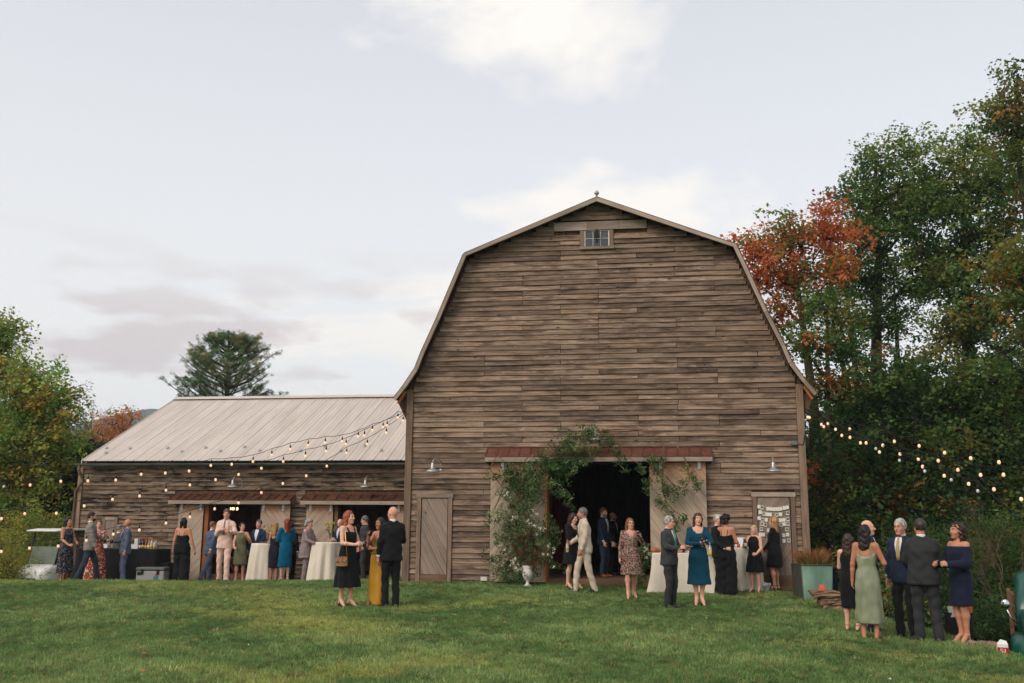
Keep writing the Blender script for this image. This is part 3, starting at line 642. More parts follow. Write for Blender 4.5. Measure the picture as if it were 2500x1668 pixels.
# ------------------------------------------------------------------ foliage: leaf sprays set at points that carry their own turn, size and tint
def leaf_mat(name, rough=.6, trans=.48):
    m, t, b = bsdf(name, rough, .25); L = t.links.new
    a = N(t, 'ShaderNodeAttribute', attribute_type='INSTANCER', attribute_name='tint'); g = N(t, 'ShaderNodeNewGeometry')
    hs = N(t, 'ShaderNodeHueSaturation'); v = N(t, 'ShaderNodeMapRange', inp={3: .80, 4: 1.22}); L(g.outputs['Random Per Island'], v.inputs[0]); L(v.outputs[0], hs.inputs['Value'])
    hu = N(t, 'ShaderNodeMapRange', inp={3: .488, 4: .514}); L(g.outputs['Random Per Island'], hu.inputs[0]); L(hu.outputs[0], hs.inputs['Hue'])
    L(a.outputs['Color'], hs.inputs['Color']); L(hs.outputs[0], b.inputs['Base Color'])
    tr = N(t, 'ShaderNodeBsdfTranslucent'); L(hs.outputs[0], tr.inputs[0]); mx = N(t, 'ShaderNodeMixShader', inp={0: trans}); L(b.outputs[0], mx.inputs[1]); L(tr.outputs[0], mx.inputs[2])
    L(mx.outputs[0], t.nodes['Material Output'].inputs[0]); return m
W['leaf'] = leaf_mat('tree_leaf'); W['needle'] = leaf_mat('pine_needle', .7, .15); W['blade'] = leaf_mat('grass_blade', .75, .3); W['petal'] = leaf_mat('blossom', .6, .3)
def baked_mat(src):
    m = src.copy(); m.name = src.name+'_solid'
    for n in m.node_tree.nodes:
        if n.type == 'ATTRIBUTE': n.attribute_type = 'GEOMETRY'
    return m
for k_ in ('leaf', 'needle', 'petal', 'blade'): W[k_+'_b'] = baked_mat(W[k_])
def bake(name, P, rot, size, tint, protos, parent=None, seed=0, mat_=None):
    """the same sprays as real geometry in one mesh, tint kept as a colour attribute"""
    P = np.asarray(P, float); n = len(P); pk = np.random.default_rng(seed).integers(0, len(protos), n); rot = np.asarray(rot, float); size = np.asarray(size, float); tint = np.broadcast_to(np.asarray(tint, float), (n, 3))
    VV = []; LI = []; LT = []; CC = []; off = 0
    for i, p in enumerate(protos):
        ix = np.where(pk == i)[0]
        if len(ix) == 0: continue
        me0 = p.data; v0 = np.empty(len(me0.vertices)*3, np.float32); me0.vertices.foreach_get('co', v0); v0 = v0.reshape(-1, 3); li = np.empty(len(me0.loops), np.int32); me0.loops.foreach_get('vertex_index', li); lt = np.empty(len(me0.polygons), np.int32); me0.polygons.foreach_get('loop_total', lt)
        a, b, c = rot[ix, 0], rot[ix, 1], rot[ix, 2]; ca, sa, cb, sb, cc, sc2 = np.cos(a), np.sin(a), np.cos(b), np.sin(b), np.cos(c), np.sin(c)
        Rm = np.stack([np.stack([cc*cb, cc*sb*sa-sc2*ca, cc*sb*ca+sc2*sa], -1), np.stack([sc2*cb, sc2*sb*sa+cc*ca, sc2*sb*ca-cc*sa], -1), np.stack([-sb, cb*sa, cb*ca], -1)], 1)
        v = np.einsum('nij,vj->nvi', Rm, v0)*size[ix][:, None, None]+P[ix][:, None, :]; m = len(v0)
        VV.append(v.reshape(-1, 3)); CC.append(np.repeat(tint[ix], m, 0)); LI.append((li[None]+off+m*np.arange(len(ix))[:, None]).ravel()); LT.append(np.tile(lt, len(ix))); off += m*len(ix)
    V = np.concatenate(VV).astype(np.float32); C4 = np.ones((len(V), 4), np.float32); C4[:, :3] = np.concatenate(CC); LI = np.concatenate(LI).astype(np.int32); LT = np.concatenate(LT).astype(np.int32)
    me = bpy.data.meshes.new(name); me.vertices.add(len(V)); me.vertices.foreach_set('co', V.ravel()); me.loops.add(len(LI)); me.loops.foreach_set('vertex_index', LI); me.polygons.add(len(LT)); me.polygons.foreach_set('loop_start', np.r_[0, np.cumsum(LT)[:-1]].astype(np.int32)); me.update(calc_edges=True)
    at_ = me.attributes.new('tint', 'FLOAT_COLOR', 'POINT'); at_.data.foreach_set('color', C4.ravel())
    me.materials.append(mat_ or W[{'pine_needle': 'needle_b', 'blossom': 'petal_b', 'grass_blade': 'blade_b'}.get(protos[0].data.materials[0].name, 'leaf_b')]); return link(name, me, parent)
def proto(name, V, F, m):
    me = bpy.data.meshes.new(name); me.from_pydata([tuple(v) for v in V], [], F); me.materials.append(m); me.update()
    return bpy.data.objects.new(name, me)      # not linked: only used as the shape set at the points
def spray(seed, n, R, size, m, kind='maple', flat=.6):
    r = np.random.default_rng(seed); V = []; F = []
    for _ in range(n):
        d = r.normal(size=3); d /= np.linalg.norm(d); c = d*R*r.uniform(.15, 1)**.6*np.array([1, 1, flat])
        up = unit2(np.array([r.normal()*.55, r.normal()*.55, 1.])); t = r.normal(size=3); t = unit2(t-up*(t@up)); s = np.cross(up, t); L = size*r.uniform(.7, 1.25); k = len(V)
        dr = -up*.22*L
        if kind == 'maple':
            P = [-.45*t, .05*t+.55*s+.25*dr/L, .30*t+.18*s, .62*t+dr/L, .30*t-.18*s, .05*t-.55*s+.25*dr/L]
            V += [c+L*p for p in P]; F += [(k, k+1, k+2, k+5), (k+5, k+2, k+3, k+4)] if False else [(k, k+1, k+2), (k, k+2, k+3, k+4), (k, k+4, k+5)]
        elif kind == 'lance':
            P = [-.5*t, .20*s-.05*t, .62*t+1.4*dr/L, -.20*s-.05*t]; V += [c+L*p for p in P]; F += [(k, k+1, k+2, k+3)]
        else:   # needles: thin fan
            for a in np.linspace(-.9, .9, 4):
                q = math.cos(a)*t+math.sin(a)*s; w_ = np.cross(up, q)*.022*L*2; k = len(V); V += [c-w_, c+w_, c+q*L]; F += [(k, k+1, k+2)]
    return proto('leaf_spray', V, F, m)
def unit2(v): return v/max(np.linalg.norm(v), 1e-9)
_NG = {}
def scatter_group(protos):
    key = tuple(p.name for p in protos)
    if key in _NG: return _NG[key]
    ng = bpy.data.node_groups.new('leaf_scatter', 'GeometryNodeTree'); L = ng.links.new
    ng.interface.new_socket('Geometry', in_out='INPUT', socket_type='NodeSocketGeometry'); ng.interface.new_socket('Geometry', in_out='OUTPUT', socket_type='NodeSocketGeometry')
    gi = ng.nodes.new('NodeGroupInput'); go = ng.nodes.new('NodeGroupOutput')
    jn = ng.nodes.new('GeometryNodeJoinGeometry')
    for p in protos[::-1]:
        oi = ng.nodes.new('GeometryNodeObjectInfo'); oi.inputs['Object'].default_value = p; oi.inputs['As Instance'].default_value = True; L(oi.outputs['Geometry'], jn.inputs[0])
    ip = ng.nodes.new('GeometryNodeInstanceOnPoints'); ip.inputs['Pick Instance'].default_value = len(protos) > 1
    def attr(n, t): a = ng.nodes.new('GeometryNodeInputNamedAttribute'); a.data_type = t; a.inputs[0].default_value = n; return a.outputs[0]
    L(gi.outputs[0], ip.inputs['Points']); L(jn.outputs[0], ip.inputs['Instance'])
    rr = ng.nodes.new('FunctionNodeEulerToRotation'); L(attr('rot', 'FLOAT_VECTOR'), rr.inputs[0]); L(rr.outputs[0], ip.inputs['Rotation'])
    L(attr('size', 'FLOAT'), ip.inputs['Scale']); L(attr('pick', 'INT'), ip.inputs['Instance Index'])
    L(ip.outputs[0], go.inputs[0]); _NG[key] = ng; return ng
def scatter(name, P, rot, size, tint, protos, parent=None, seed=0):
    n = len(P); me = bpy.data.meshes.new(name); me.vertices.add(n); me.vertices.foreach_set('co', np.asarray(P, np.float32).ravel())
    a = me.attributes.new('rot', 'FLOAT_VECTOR', 'POINT'); a.data.foreach_set('vector', np.asarray(rot, np.float32).ravel())
    a = me.attributes.new('size', 'FLOAT', 'POINT'); a.data.foreach_set('value', np.asarray(size, np.float32))
    a = me.attributes.new('pick', 'INT', 'POINT'); a.data.foreach_set('value', np.random.default_rng(seed).integers(0, len(protos), n).astype(np.int32))
    a = me.attributes.new('tint', 'FLOAT_COLOR', 'POINT'); c4 = np.ones((n, 4), np.float32); c4[:, :3] = tint; a.data.foreach_set('color', c4.ravel())
    o = link(name, me, parent); md = o.modifiers.new('leaves', 'NODES'); md.node_group = scatter_group(protos); return o
MAPLE = [spray(s, 17, .37, .113, W['leaf']) for s in (1, 2, 3)]
SMALL = [spray(s, 16, .20, .065, W['leaf'], 'lance') for s in (4, 5)]
NEEDL = [spray(s, 22, .20, .16, W['needle'], 'needle', .8) for s in (6, 7)]
VINE = [spray(s, 12, .085, .06, W['leaf'], 'lance', 1.0) for s in (8, 9)]
BLOOM = [spray(s, 7, .05, .05, W['petal'], 'lance', 1.0) for s in (10,)]
W['bark'] = M('grey_bark', srgb(84, 76, 68), srgb(54, 48, 42), 5, .9, .1, bump=.6, stretch=(3, 3, .6))
W['twig'] = M('bare_twig', srgb(108, 92, 78), srgb(76, 64, 54), 5, .9, .1)
GREEN, LIME, DEEP, YEL, ORA, RED, OLV = [np.array(srgb(*c)[:3]) for c in ((104, 128, 62), (150, 160, 80), (72, 100, 54), (172, 154, 72), (196, 122, 60), (208, 118, 72), (134, 132, 62))]
def lobes_px(L_, Y):
    """[(px, py, radius in px, flatten), ...] at depth Y -> centres and radii in metres"""
    out = []
    for q in L_:
        c = at(q[0], q[1], Y+(q[4] if len(q) > 4 else 0)); dist = (c-CAM) @ _f; out.append((c, q[2]*dist/FPX, q[3] if len(q) > 3 else .85))
    return out
def tree(name, label, cat, base, lobes, tints, seed, dens=1.0, protos=None, trunk=.28, group=None, bark='bark', tintf=None, sub=5, limbs=True, ssz=(.8, 1.25), top=None):
    """trunk and limbs reach into every lobe of the crown; sprays gather in clumps round the branch ends"""
    r = np.random.default_rng(seed); protos = protos or MAPLE; bx, by = base; bz = gz(bx, by)-.3
    root = empty(name, (bx, by, bz)); tag(root, label, cat, group)
    O = np.array([bx, by, bz]); mb = MB()
    ctr = sum(l[0] for l in lobes)/len(lobes); hi = max(l[0][2]+l[1]*.3 for l in lobes) if top is None else top
    ax = [O*0, np.array([(ctr[0]-bx)*.25, (ctr[1]-by)*.25, (hi-bz)*.35]), np.array([(ctr[0]-bx)*.6, (ctr[1]-by)*.6, (hi-bz)*.65]), np.array([(ctr[0]-bx)*.9, (ctr[1]-by)*.9, (hi-bz)*.97])]
    axp = lambda t: np.array([np.interp(t, [0, .35, .65, 1], [a[k] for a in ax]) for k in range(3)])
    if trunk: mb.tube([axp(t)+r.normal(size=3)*.05*(t > 0) for t in np.linspace(0, 1, 9)], [trunk*(1.25 if t == 0 else 1-.88*t) for t in np.linspace(0, 1, 9)], 9, False)
    pts = []; tin = []
    for c, R, fl in lobes:
        cl = c-O; t0 = np.clip((cl[2]-.8*np.hypot(*(cl[:2]-axp(.6)[:2]))-R*.3)/(hi-bz), .12, .9); st = axp(t0)
        if trunk and limbs:
            mid = st*.5+cl*.5+r.normal(size=3)*.12*R+np.array([0, 0, -.08*R]); rr = trunk*(1-.8*t0)*.5
            mb.tube([st, mid, cl], [rr, rr*.62, rr*.3], 6, False)
        nb = max(4, int(sub*2.2*R)); 
        for _ in range(nb):
            d = unit2(r.normal(size=3)+np.array([0, 0, .25])); e = cl+d*R*np.array([1, 1, fl])*r.uniform(.55, 1.0)
            if trunk and limbs: s0 = cl+(e-cl)*.08; mb.tube([s0, (s0+e)/2+r.normal(size=3)*.07*R, e], [.035*min(1, trunk*3), .02*min(1, trunk*3), .006], 4, False)
            k = max(3, int(dens*r.uniform(9, 17)*min(1.3, R))); sp = (.36+.2*r.random())*min(1.1, .5+.5*R)
            q = e+r.normal(size=(k, 3))*sp*np.array([1, 1, .55]); pts.append(q)
            base_c = tints[r.choice(len(tints))] if tintf is None else tintf(O+e, r); tin.append(np.clip(base_c*(1+r.normal(size=(k, 1))*.13)+r.normal(size=(k, 3))*.006, .004, 1))
    pts = np.concatenate(pts); tin = np.concatenate(tin); n = len(pts)
    rot = np.stack([r.normal(size=n)*.5, r.normal(size=n)*.5, r.uniform(0, 6.28, n)], 1)
    if mb.v: mb.build('trunk', W[bark], root, True)
    bake('crown', pts, rot, r.uniform(ssz[0], ssz[1], n), tin, protos, root, seed); return root

# ---- right: maples beside and behind the barn
G_R = 'maples on the right beside the barn'
def redf(p, r):
    return [RED, RED*.8, ORA, RED*.6+ORA*.4, OLV, GREEN][r.choice(6, p=[.3, .14, .16, .14, .16, .10])] if p[2] > 5.4+r.normal()*.5 else [RED, ORA, OLV, GREEN, DEEP][r.choice(5, p=[.16, .12, .3, .3, .12])]
def redgreen(p, r): return [RED, ORA, GREEN, DEEP, OLV][r.choice(5, p=[.10, .08, .44, .24, .14])]
Y = 9.0
tree('maple_tree', 'maple with flaming red-orange crown just past the barn roof edge', 'tree', (6.6, 9.5), lobes_px([(1836, 600, 38), (1905, 560, 46), (1880, 640, 58), (1960, 600, 50), (2010, 520, 36), (2020, 585, 58), (1850, 690, 48), (1935, 700, 58), (2040, 670, 50), (1890, 780, 48)], Y), [RED], 11, .95, tintf=redf, group=G_R)
tree('maple_tree', 'maple turning red and green low behind the right barn wall', 'tree', (8.2, 8.0), lobes_px([(2010, 760, 58), (1960, 850, 50), (2060, 860, 62), (2010, 950, 55), (2090, 960, 60), (1995, 1010, 22), (2000, 1170, 55), (2090, 1110, 75), (2030, 1260, 70), (2130, 1230, 85), (2000, 1380, 60)], 7.0), [GREEN], 12, 1.0, tintf=redgreen, group=G_R)
gf = lambda p, r: [GREEN, DEEP, LIME, OLV, ORA*.4+GREEN*.6][r.choice(5, p=[.42, .30, .18, .08, .02])]
tree('maple_tree', 'tall green maple standing behind the red maple', 'tree', (8.6, 12.5), lobes_px([(2150, 385, 42), (2195, 350, 30), (2110, 470, 62), (2190, 460, 72), (2245, 380, 42), (2080, 560, 58), (2160, 570, 72), (2250, 520, 72), (2060, 480, 28), (2120, 690, 66), (2230, 680, 58), (2150, 800, 62), (2060, 640, 44)], 12.0), [GREEN], 13, 1.0, tintf=gf, group=G_R, trunk=.36)
tree('maple_tree', 'broad dark green maple rising near the right edge', 'tree', (11.5, 12.0), lobes_px([(2330, 400, 58), (2390, 355, 42), (2310, 500, 75), (2400, 470, 75), (2460, 450, 60), (2350, 610, 85), (2440, 580, 80), (2300, 700, 60), (2400, 730, 85), (2480, 700, 70), (2330, 830, 75), (2440, 860, 85), (2260, 610, 44)], 11.0), [GREEN], 14, 1.05, tintf=gf, group=G_R, trunk=.4)
tree('maple_tree', 'tallest maple at the far right whose top leaves are bronzing', 'tree', (12.6, 8.5), lobes_px([(2478, 215, 40), (2500, 260, 50), (2440, 290, 44), (2480, 340, 50), (2520, 400, 60), (2550, 520, 80)], 8.0), [GREEN], 15, 1.0, tintf=lambda p, r: [GREEN, OLV, ORA*.45+OLV*.4, DEEP][r.choice(4, p=[.5, .22, .12, .16])], group=G_R, trunk=.3)
tree('maple_tree', 'maple with an orange-tinged bough reaching in from the right edge', 'tree', (11.4, 3.5), lobes_px([(2430, 640, 38), (2480, 690, 48), (2450, 740, 34), (2520, 640, 60), (2490, 800, 46), (2560, 760, 70)], 3.0), [ORA], 16, 1.0, tintf=lambda p, r: [ORA*.6+OLV*.3, OLV, GREEN, YEL*.7][r.choice(4, p=[.24, .27, .40, .09])], group=G_R, trunk=.26)
df = lambda p, r: [DEEP, GREEN, OLV, ORA*.35+DEEP*.5, DEEP*.8][r.choice(5, p=[.40, .30, .12, .03, .15])]
tree('maple_tree', 'low spreading dark maple above the bald guest and the group', 'tree', (8.8, 5.5), lobes_px([(2160, 930, 75), (2240, 1000, 70), (2170, 1080, 70), (2280, 900, 60), (2120, 1010, 50), (2250, 1130, 75), (2330, 1080, 70), (2180, 1180, 60), (2290, 1220, 70), (2120, 1310, 60), (2210, 1300, 70)], 5.0), [DEEP], 17, 1.1, tintf=df, group=G_R, trunk=.3)
tree('maple_tree', 'dark leafy maple behind the string lights at the right edge', 'tree', (11.8, 6.0), lobes_px([(2380, 950, 75), (2450, 1000, 80), (2400, 1080, 80), (2480, 1130, 80), (2340, 1000, 60), (2500, 930, 80), (2400, 1190, 80), (2490, 1250, 80)], 6.0), [DEEP], 18, 1.1, tintf=df, group=G_R, trunk=.34)
for i, (x, y, hgt, rad, ln_) in enumerate(((7.6, 15.5, 11, .16, .2), (9.3, 16.5, 12, .2, -.3), (10.2, 15.0, 12, .15, .1))):
    rt = empty('maple_tree', (x, y, gz(x, y)-.3)); tag(rt, ['slim bare trunk seen in the gap left of the twin stems', 'thick dark stem in the bright gap between the maples', 'slim stem beside the thick one in the bright gap'][i], 'tree', 'trunks standing in the gap')
    MB().tube([(0, 0, 0), (ln_*.4, 0, hgt*.4), (ln_, .1, hgt*.75), (ln_*1.6, .2, hgt)], [rad, rad*.8, rad*.55, rad*.2], 8).build('trunk', W['bark'], rt, True)
    q = np.random.default_rng(60+i); n = 150; pp = q.normal(size=(n, 3))*np.array([1.3, 1.3, 1.0])+np.array([ln_*1.4, .2, hgt*.95])
    bake('crown', pp, q.uniform(-.6, .6, (n, 3))+np.array([0, 0, 1])*q.uniform(0, 6.28, (n, 1)), q.uniform(.8, 1.2, n), GREEN*(1+q.normal(size=(n, 1))*.2), MAPLE, rt, i)
# shaded undergrowth and brush down the bank at the right, and a far wood closing the view
def brush(name, label, L_, Y, tints, seed, dens=1.0, protos=None, **k):
    lob = lobes_px(L_, Y); b = lob[0][0]; cx = sum(l[0][0] for l in lob)/len(lob)
    return tree(name, label, 'shrub', (cx, Y+.3), lob, tints, seed, dens, protos or SMALL, trunk=.06, sub=9, ssz=(1.0, 1.6), **k)
G_B = 'dark brush on the bank at the right'
brush('shrub', 'dark shrub on the bank behind the planter tank', [(2060, 1380, 40), (2050, 1440, 40), (2110, 1400, 50), (2150, 1450, 50)], -.5, [DEEP, GREEN*.8, OLV*.8], 31, 1.4, group=G_B)
brush('shrub', 'yellow-green leafy shrub between the white haired man and the sage dress', [(2170, 1420, 40), (2190, 1480, 40), (2160, 1500, 30)], -3.0, [OLV, GREEN, YEL*.6], 32, 1.0, group=G_B)
brush('shrub', 'dim shrub behind the stout man and the navy dress', [(2280, 1330, 60), (2330, 1420, 60), (2290, 1470, 60), (2350, 1500, 50), (2230, 1400, 50)], -1.5, [DEEP*.9, GREEN*.7], 33, 1.5, group=G_B)
brush('shrub', 'feathery grey-green brush at the far right behind the truck', [(2420, 1320, 60), (2480, 1300, 60), (2400, 1400, 60), (2460, 1420, 60), (2390, 1480, 50)], -.5, [DEEP, OLV*.7, GREEN*.8], 34, 1.2, group=G_B)
brush('shrub', 'low black-green brush along the lawn edge beside the truck', [(2390, 1540, 40), (2420, 1500, 45), (2350, 1545, 30), (2440, 1550, 40)], -3.5, [DEEP*.7, DEEP], 35, 1.5, group=G_B)
bt = MB(); rr_ = random.Random(4)
def twigs(mb, a, d, L, r0, depth, rng):
    b = a+d*L; mid = (a+b)/2+Vector((rng.uniform(-1, 1), rng.uniform(-1, 1), rng.uniform(-1, 1)))*L*.08
    mb.tube([a, mid, b], [r0, r0*.8, r0*.55], 5, False)
    if depth:
        for k in range(rng.choice((2, 3))):
            q = (d+Vector((rng.uniform(-1, 1), rng.uniform(-1, 1), rng.uniform(-.4, .9)))*.62).normalized(); twigs(mb, a+(b-a)*rng.uniform(.45, 1), q, L*rng.uniform(.5, .75), r0*.55, depth-1, rng)
for (px, py), Y_, lab in (((2455, 1490), -2.2, 'dead bare branches fanning up beside the green truck'), ((2400, 1470), -1.2, 'bare pale twigs arching over the dark bank')):
    b = at(px, py, Y_); rt = empty('bare_bush', tuple(b)); tag(rt, lab, 'bush', 'bare branches on the bank'); mb = MB()
    for k in range(4): twigs(mb, Vector((0, 0, 0)), Vector((rr_.uniform(-.9, .3), rr_.uniform(-.3, .3), rr_.uniform(.5, 1))).normalized(), rr_.uniform(.7, 1.1), .018, 3, rr_)
    mb.build('branches', W['twig'], rt, True)
# ---- left: maple, conifers, shrubs
lf = lambda p, r: [OLV*1.35, LIME*1.25, YEL, GREEN*1.6, ORA*.5+OLV*.7][r.choice(5, p=[.30, .24, .08, .35, .03])]
tree('maple_tree', 'yellowing maple filling the left edge beside the wing', 'tree', (-24.5, 9.0), lobes_px([(20, 930, 55), (75, 905, 42), (50, 990, 75), (120, 960, 52), (140, 1030, 52), (70, 1090, 85), (20, 1150, 80), (130, 1110, 55), (80, 1190, 80), (160, 1080, 30), (20, 1040, 70)], 8.0), [OLV], 41, 1.15, tintf=lf, group='trees on the left', trunk=.34)
tree('maple_tree', 'leafy branch top poking in at the left edge against the sky', 'tree', (-27.5, 9.0), lobes_px([(2, 795, 34), (40, 800, 24), (12, 845, 30), (-40, 820, 60), (-60, 900, 80)], 8.5), [GREEN], 42, 1.0, tintf=lambda p, r: [GREEN*1.4, OLV*1.4, LIME*1.3][r.choice(3)], group='trees on the left', trunk=.3)
tree('maple_tree', 'rusty orange tree behind the left end of the wing roof', 'tree', (-21.5, 22.0), lobes_px([(298, 1018, 22), (322, 1022, 20), (275, 1040, 30), (300, 1055, 30), (250, 1062, 28), (230, 1090, 30), (270, 1085, 34), (225, 1120, 34), (200, 1150, 34)], 21.0), [ORA], 43, .62, tintf=lambda p, r: [ORA*1.15, ORA*.8+YEL*.35, np.array(srgb(190, 128, 84)[:3]), OLV][r.choice(4, p=[.35, .3, .25, .1])], sub=8, ssz=(.6, .95), group='trees on the left', trunk=.16)
tree('fir_tree', 'dark evergreen behind the wing corner', 'tree', (-21.3, 10.5), lobes_px([(185, 1130, 34), (215, 1105, 30), (190, 1190, 42), (160, 1240, 50), (200, 1260, 30), (130, 1270, 55), (205, 1180, 30)], 10.0), [DEEP*.9], 44, 1.5, NEEDL, group='trees on the left', tintf=lambda p, r: [DEEP, np.array(srgb(50, 76, 50)[:3])][r.choice(2)], sub=8, ssz=(1.2, 1.8))
brush('shrub', 'golden-tipped shrub beside the golf cart', [(70, 1300, 48), (30, 1330, 50), (110, 1290, 40), (140, 1330, 40), (60, 1370, 48)], 6.0, [OLV*1.3, YEL, GREEN*1.3, LIME*1.2], 51, 1.2, group='shrubs on the left')
brush('shrub', 'weedy green shrub at the bottom left corner of the trees', [(10, 1385, 40), (40, 1400, 34), (-10, 1350, 50)], 3.0, [OLV*1.3, LIME*1.2, YEL*.8], 52, 1.2, group='shrubs on the left')
brush('shrub', 'olive shrub in front of the wing corner behind the guests', [(165, 1300, 36), (190, 1330, 28), (150, 1360, 36), (180, 1380, 24)], 5.6, [GREEN*1.2, DEEP*1.3, OLV*1.2], 53, 1.2, group='shrubs on the left')
bt_root = empty('bare_tree', tuple(at(215, 1130, 24))); tag(bt_root, 'thin leafless tree against the cloud left of the wing roof', 'tree'); mb = MB()
rr_ = random.Random(9); mb.tube([(0, 0, -3), (.05, 0, 0), (-.1, 0, .9)], [.09, .08, .06], 6)
for k in range(16): twigs(mb, Vector((0, 0, rr_.uniform(-.4, 1.2))), Vector((rr_.uniform(-.6, .55), rr_.uniform(-.3, .3), 1)).normalized(), rr_.uniform(.9, 1.5), .03, 3, rr_)
mb.build('branches', W['twig'], bt_root, True)
# ---- the pine behind the wing: whorled boughs with tufts of needles along them
def pine(px, top_py, Y_, half_px):
    tp = at(px, top_py, Y_); d = (tp-CAM) @ _f; m_ = d/FPX; bx, by = tp[0], tp[1]; z0 = gz(bx, by)-.3
    root = empty('pine_tree', (bx, by, z0)); tag(root, 'white pine with rounded airy crown rising behind the wing roof', 'tree'); mb = MB(); Ht = tp[2]-z0; r = np.random.default_rng(5)
    mb.tube([(0, 0, 0), (.05, 0, Ht*.5), (0, 0, Ht*.96)], [.34, .24, .04], 8); P_ = []; tn = []
    low = Ht-250*m_; lv = np.linspace(Ht*.985, low, 16)
    for i, z in enumerate(lv):
        f = (Ht-z)/(Ht-low); Rm = half_px*m_*float(np.interp(f, [0, .12, .3, .6, .85, 1], [.22, .5, .74, .98, 1.06, 1.0]))
        for k in range(7):
            a = r.uniform(0, 6.28); L_ = Rm*r.uniform(.62, 1.08); rise = (.80-.42*f)*L_; z1 = min(z, Ht-rise*.92-.05*L_)
            dirv = np.array([math.cos(a), math.sin(a), 0]); p0 = np.array([0, 0, z1-.25*L_]); p1 = p0+dirv*L_*.55+np.array([0, 0, rise*.42]); p2 = p0+dirv*L_+np.array([0, 0, rise])
            mb.tube([p0, p1, p2], [.045, .03, .01], 4, False)
            for s_ in (-1, 0, 1):      # side shoots carry the needles in flat plumes
                q0 = p0+(p1-p0)*.8; q1 = p2+np.cross(dirv, [0, 0, 1])*s_*L_*.30-dirv*abs(s_)*L_*.22+np.array([0, 0, r.normal()*.06]); n = int(4+L_*3.2); t = r.uniform(.05, 1.04, n)**.75
                P_.append(q0+(q1-q0)*t[:, None]+r.normal(size=(n, 3))*np.array([.09, .09, .05])); tn.append((np.array(srgb(98, 122, 76)[:3]) if r.random() > .2 else np.array(srgb(160, 152, 98)[:3]))*(1+r.normal(size=(n, 1))*.18))
    mb.build('trunk', W['bark'], root, True); P_ = np.concatenate(P_); n = len(P_); bake('crown', P_, np.stack([r.normal(size=n)*.5, r.normal(size=n)*.5, r.uniform(0, 6.28, n)], 1), r.uniform(.5, .8, n), np.clip(np.concatenate(tn), .004, 1), NEEDL, root)
pine(563, 806, 24.0, 142)
# ---- distant wood closing the gaps at ground level
r = np.random.default_rng(77)
def mass(name, label, x0, x1, y0, y1, hmin, hmax, n, tints, protos, s=(1.6, 2.6)):
    x = r.uniform(x0, x1, n); y = r.uniform(y0, y1, n); g = ground(x, y); hh = hmin+(hmax-hmin)*(.5+.5*np.sin(x*.55+1.3)*np.sin(x*.23))
    z = g+hh*r.uniform(0.02, 1, n)**.8
    t = np.array(tints)[r.integers(0, len(tints), n)]*(1+r.normal(size=(n, 1))*.2)
    o = scatter(name, np.stack([x, y, z], 1), np.stack([r.normal(size=n)*.5, r.normal(size=n)*.5, r.uniform(0, 6.28, n)], 1), r.uniform(s[0], s[1], n), np.clip(t, .004, 1), protos); tag(o, label, kind='stuff'); return o
mass('woods', 'dark woods closing the view behind the right group', 6.5, 26, 16, 24, 5, 9, 5200, [DEEP, DEEP*.8, GREEN*.8], MAPLE)
mass('undergrowth', 'dark undergrowth filling the bank below the maples', 6.3, 20, -1, 13, 1.2, 3.2, 5200, [DEEP*.8, DEEP, GREEN*.7], MAPLE, (1.0, 1.7))
mass('woods', 'mixed woods beyond the left end of the wing', -48, -17.5, 14, 26, 2.5, 5.5, 3600, [OLV*.8, GREEN, DEEP, YEL*.5], MAPLE)
mass('weeds', 'tall weeds and goldenrod at the left end of the lawn', -30, -17.0, 2.5, 9, .5, 1.3, 2600, [OLV, LIME*.8, YEL*.7, GREEN], SMALL, (1.0, 1.8))
# ---- grass: blades in tufts over the visible lawn
def tuft(seed, n, hgt, rad):
    q = np.random.default_rng(seed); V = []; F = []
    for _ in range(n):
        a = q.uniform(0, 6.28); b = np.array([math.cos(a), math.sin(a), 0])*rad*q.uniform(0, 1)**.5; le = unit2(np.array([q.normal()*.6, q.normal()*.6, 1.])); L_ = hgt*q.uniform(.55, 1.15); s = unit2(np.cross(le, q.normal(size=3)))*.0028; k = len(V)
        m_ = b+le*L_*.6; e = m_+unit2(le+np.array([q.normal()*.5, q.normal()*.5, -.1]))*L_*.45; V += [b-s, b+s, m_+s*.8, m_-s*.8, e]; F += [(k, k+1, k+2, k+3), (k+3, k+2, k+4)]
    return proto('grass_tuft', V, F, W['blade'])
TUFT = [tuft(s, 26, .062, .075) for s in (1, 2, 3)]
def wave(x, y): return .5+.28*np.sin(x*.9+.7*np.sin(y*.6))*np.sin(y*.8+.5*x+1)+.22*np.sin(x*2.3+y*1.1)*np.sin(y*2.9-x*.7)
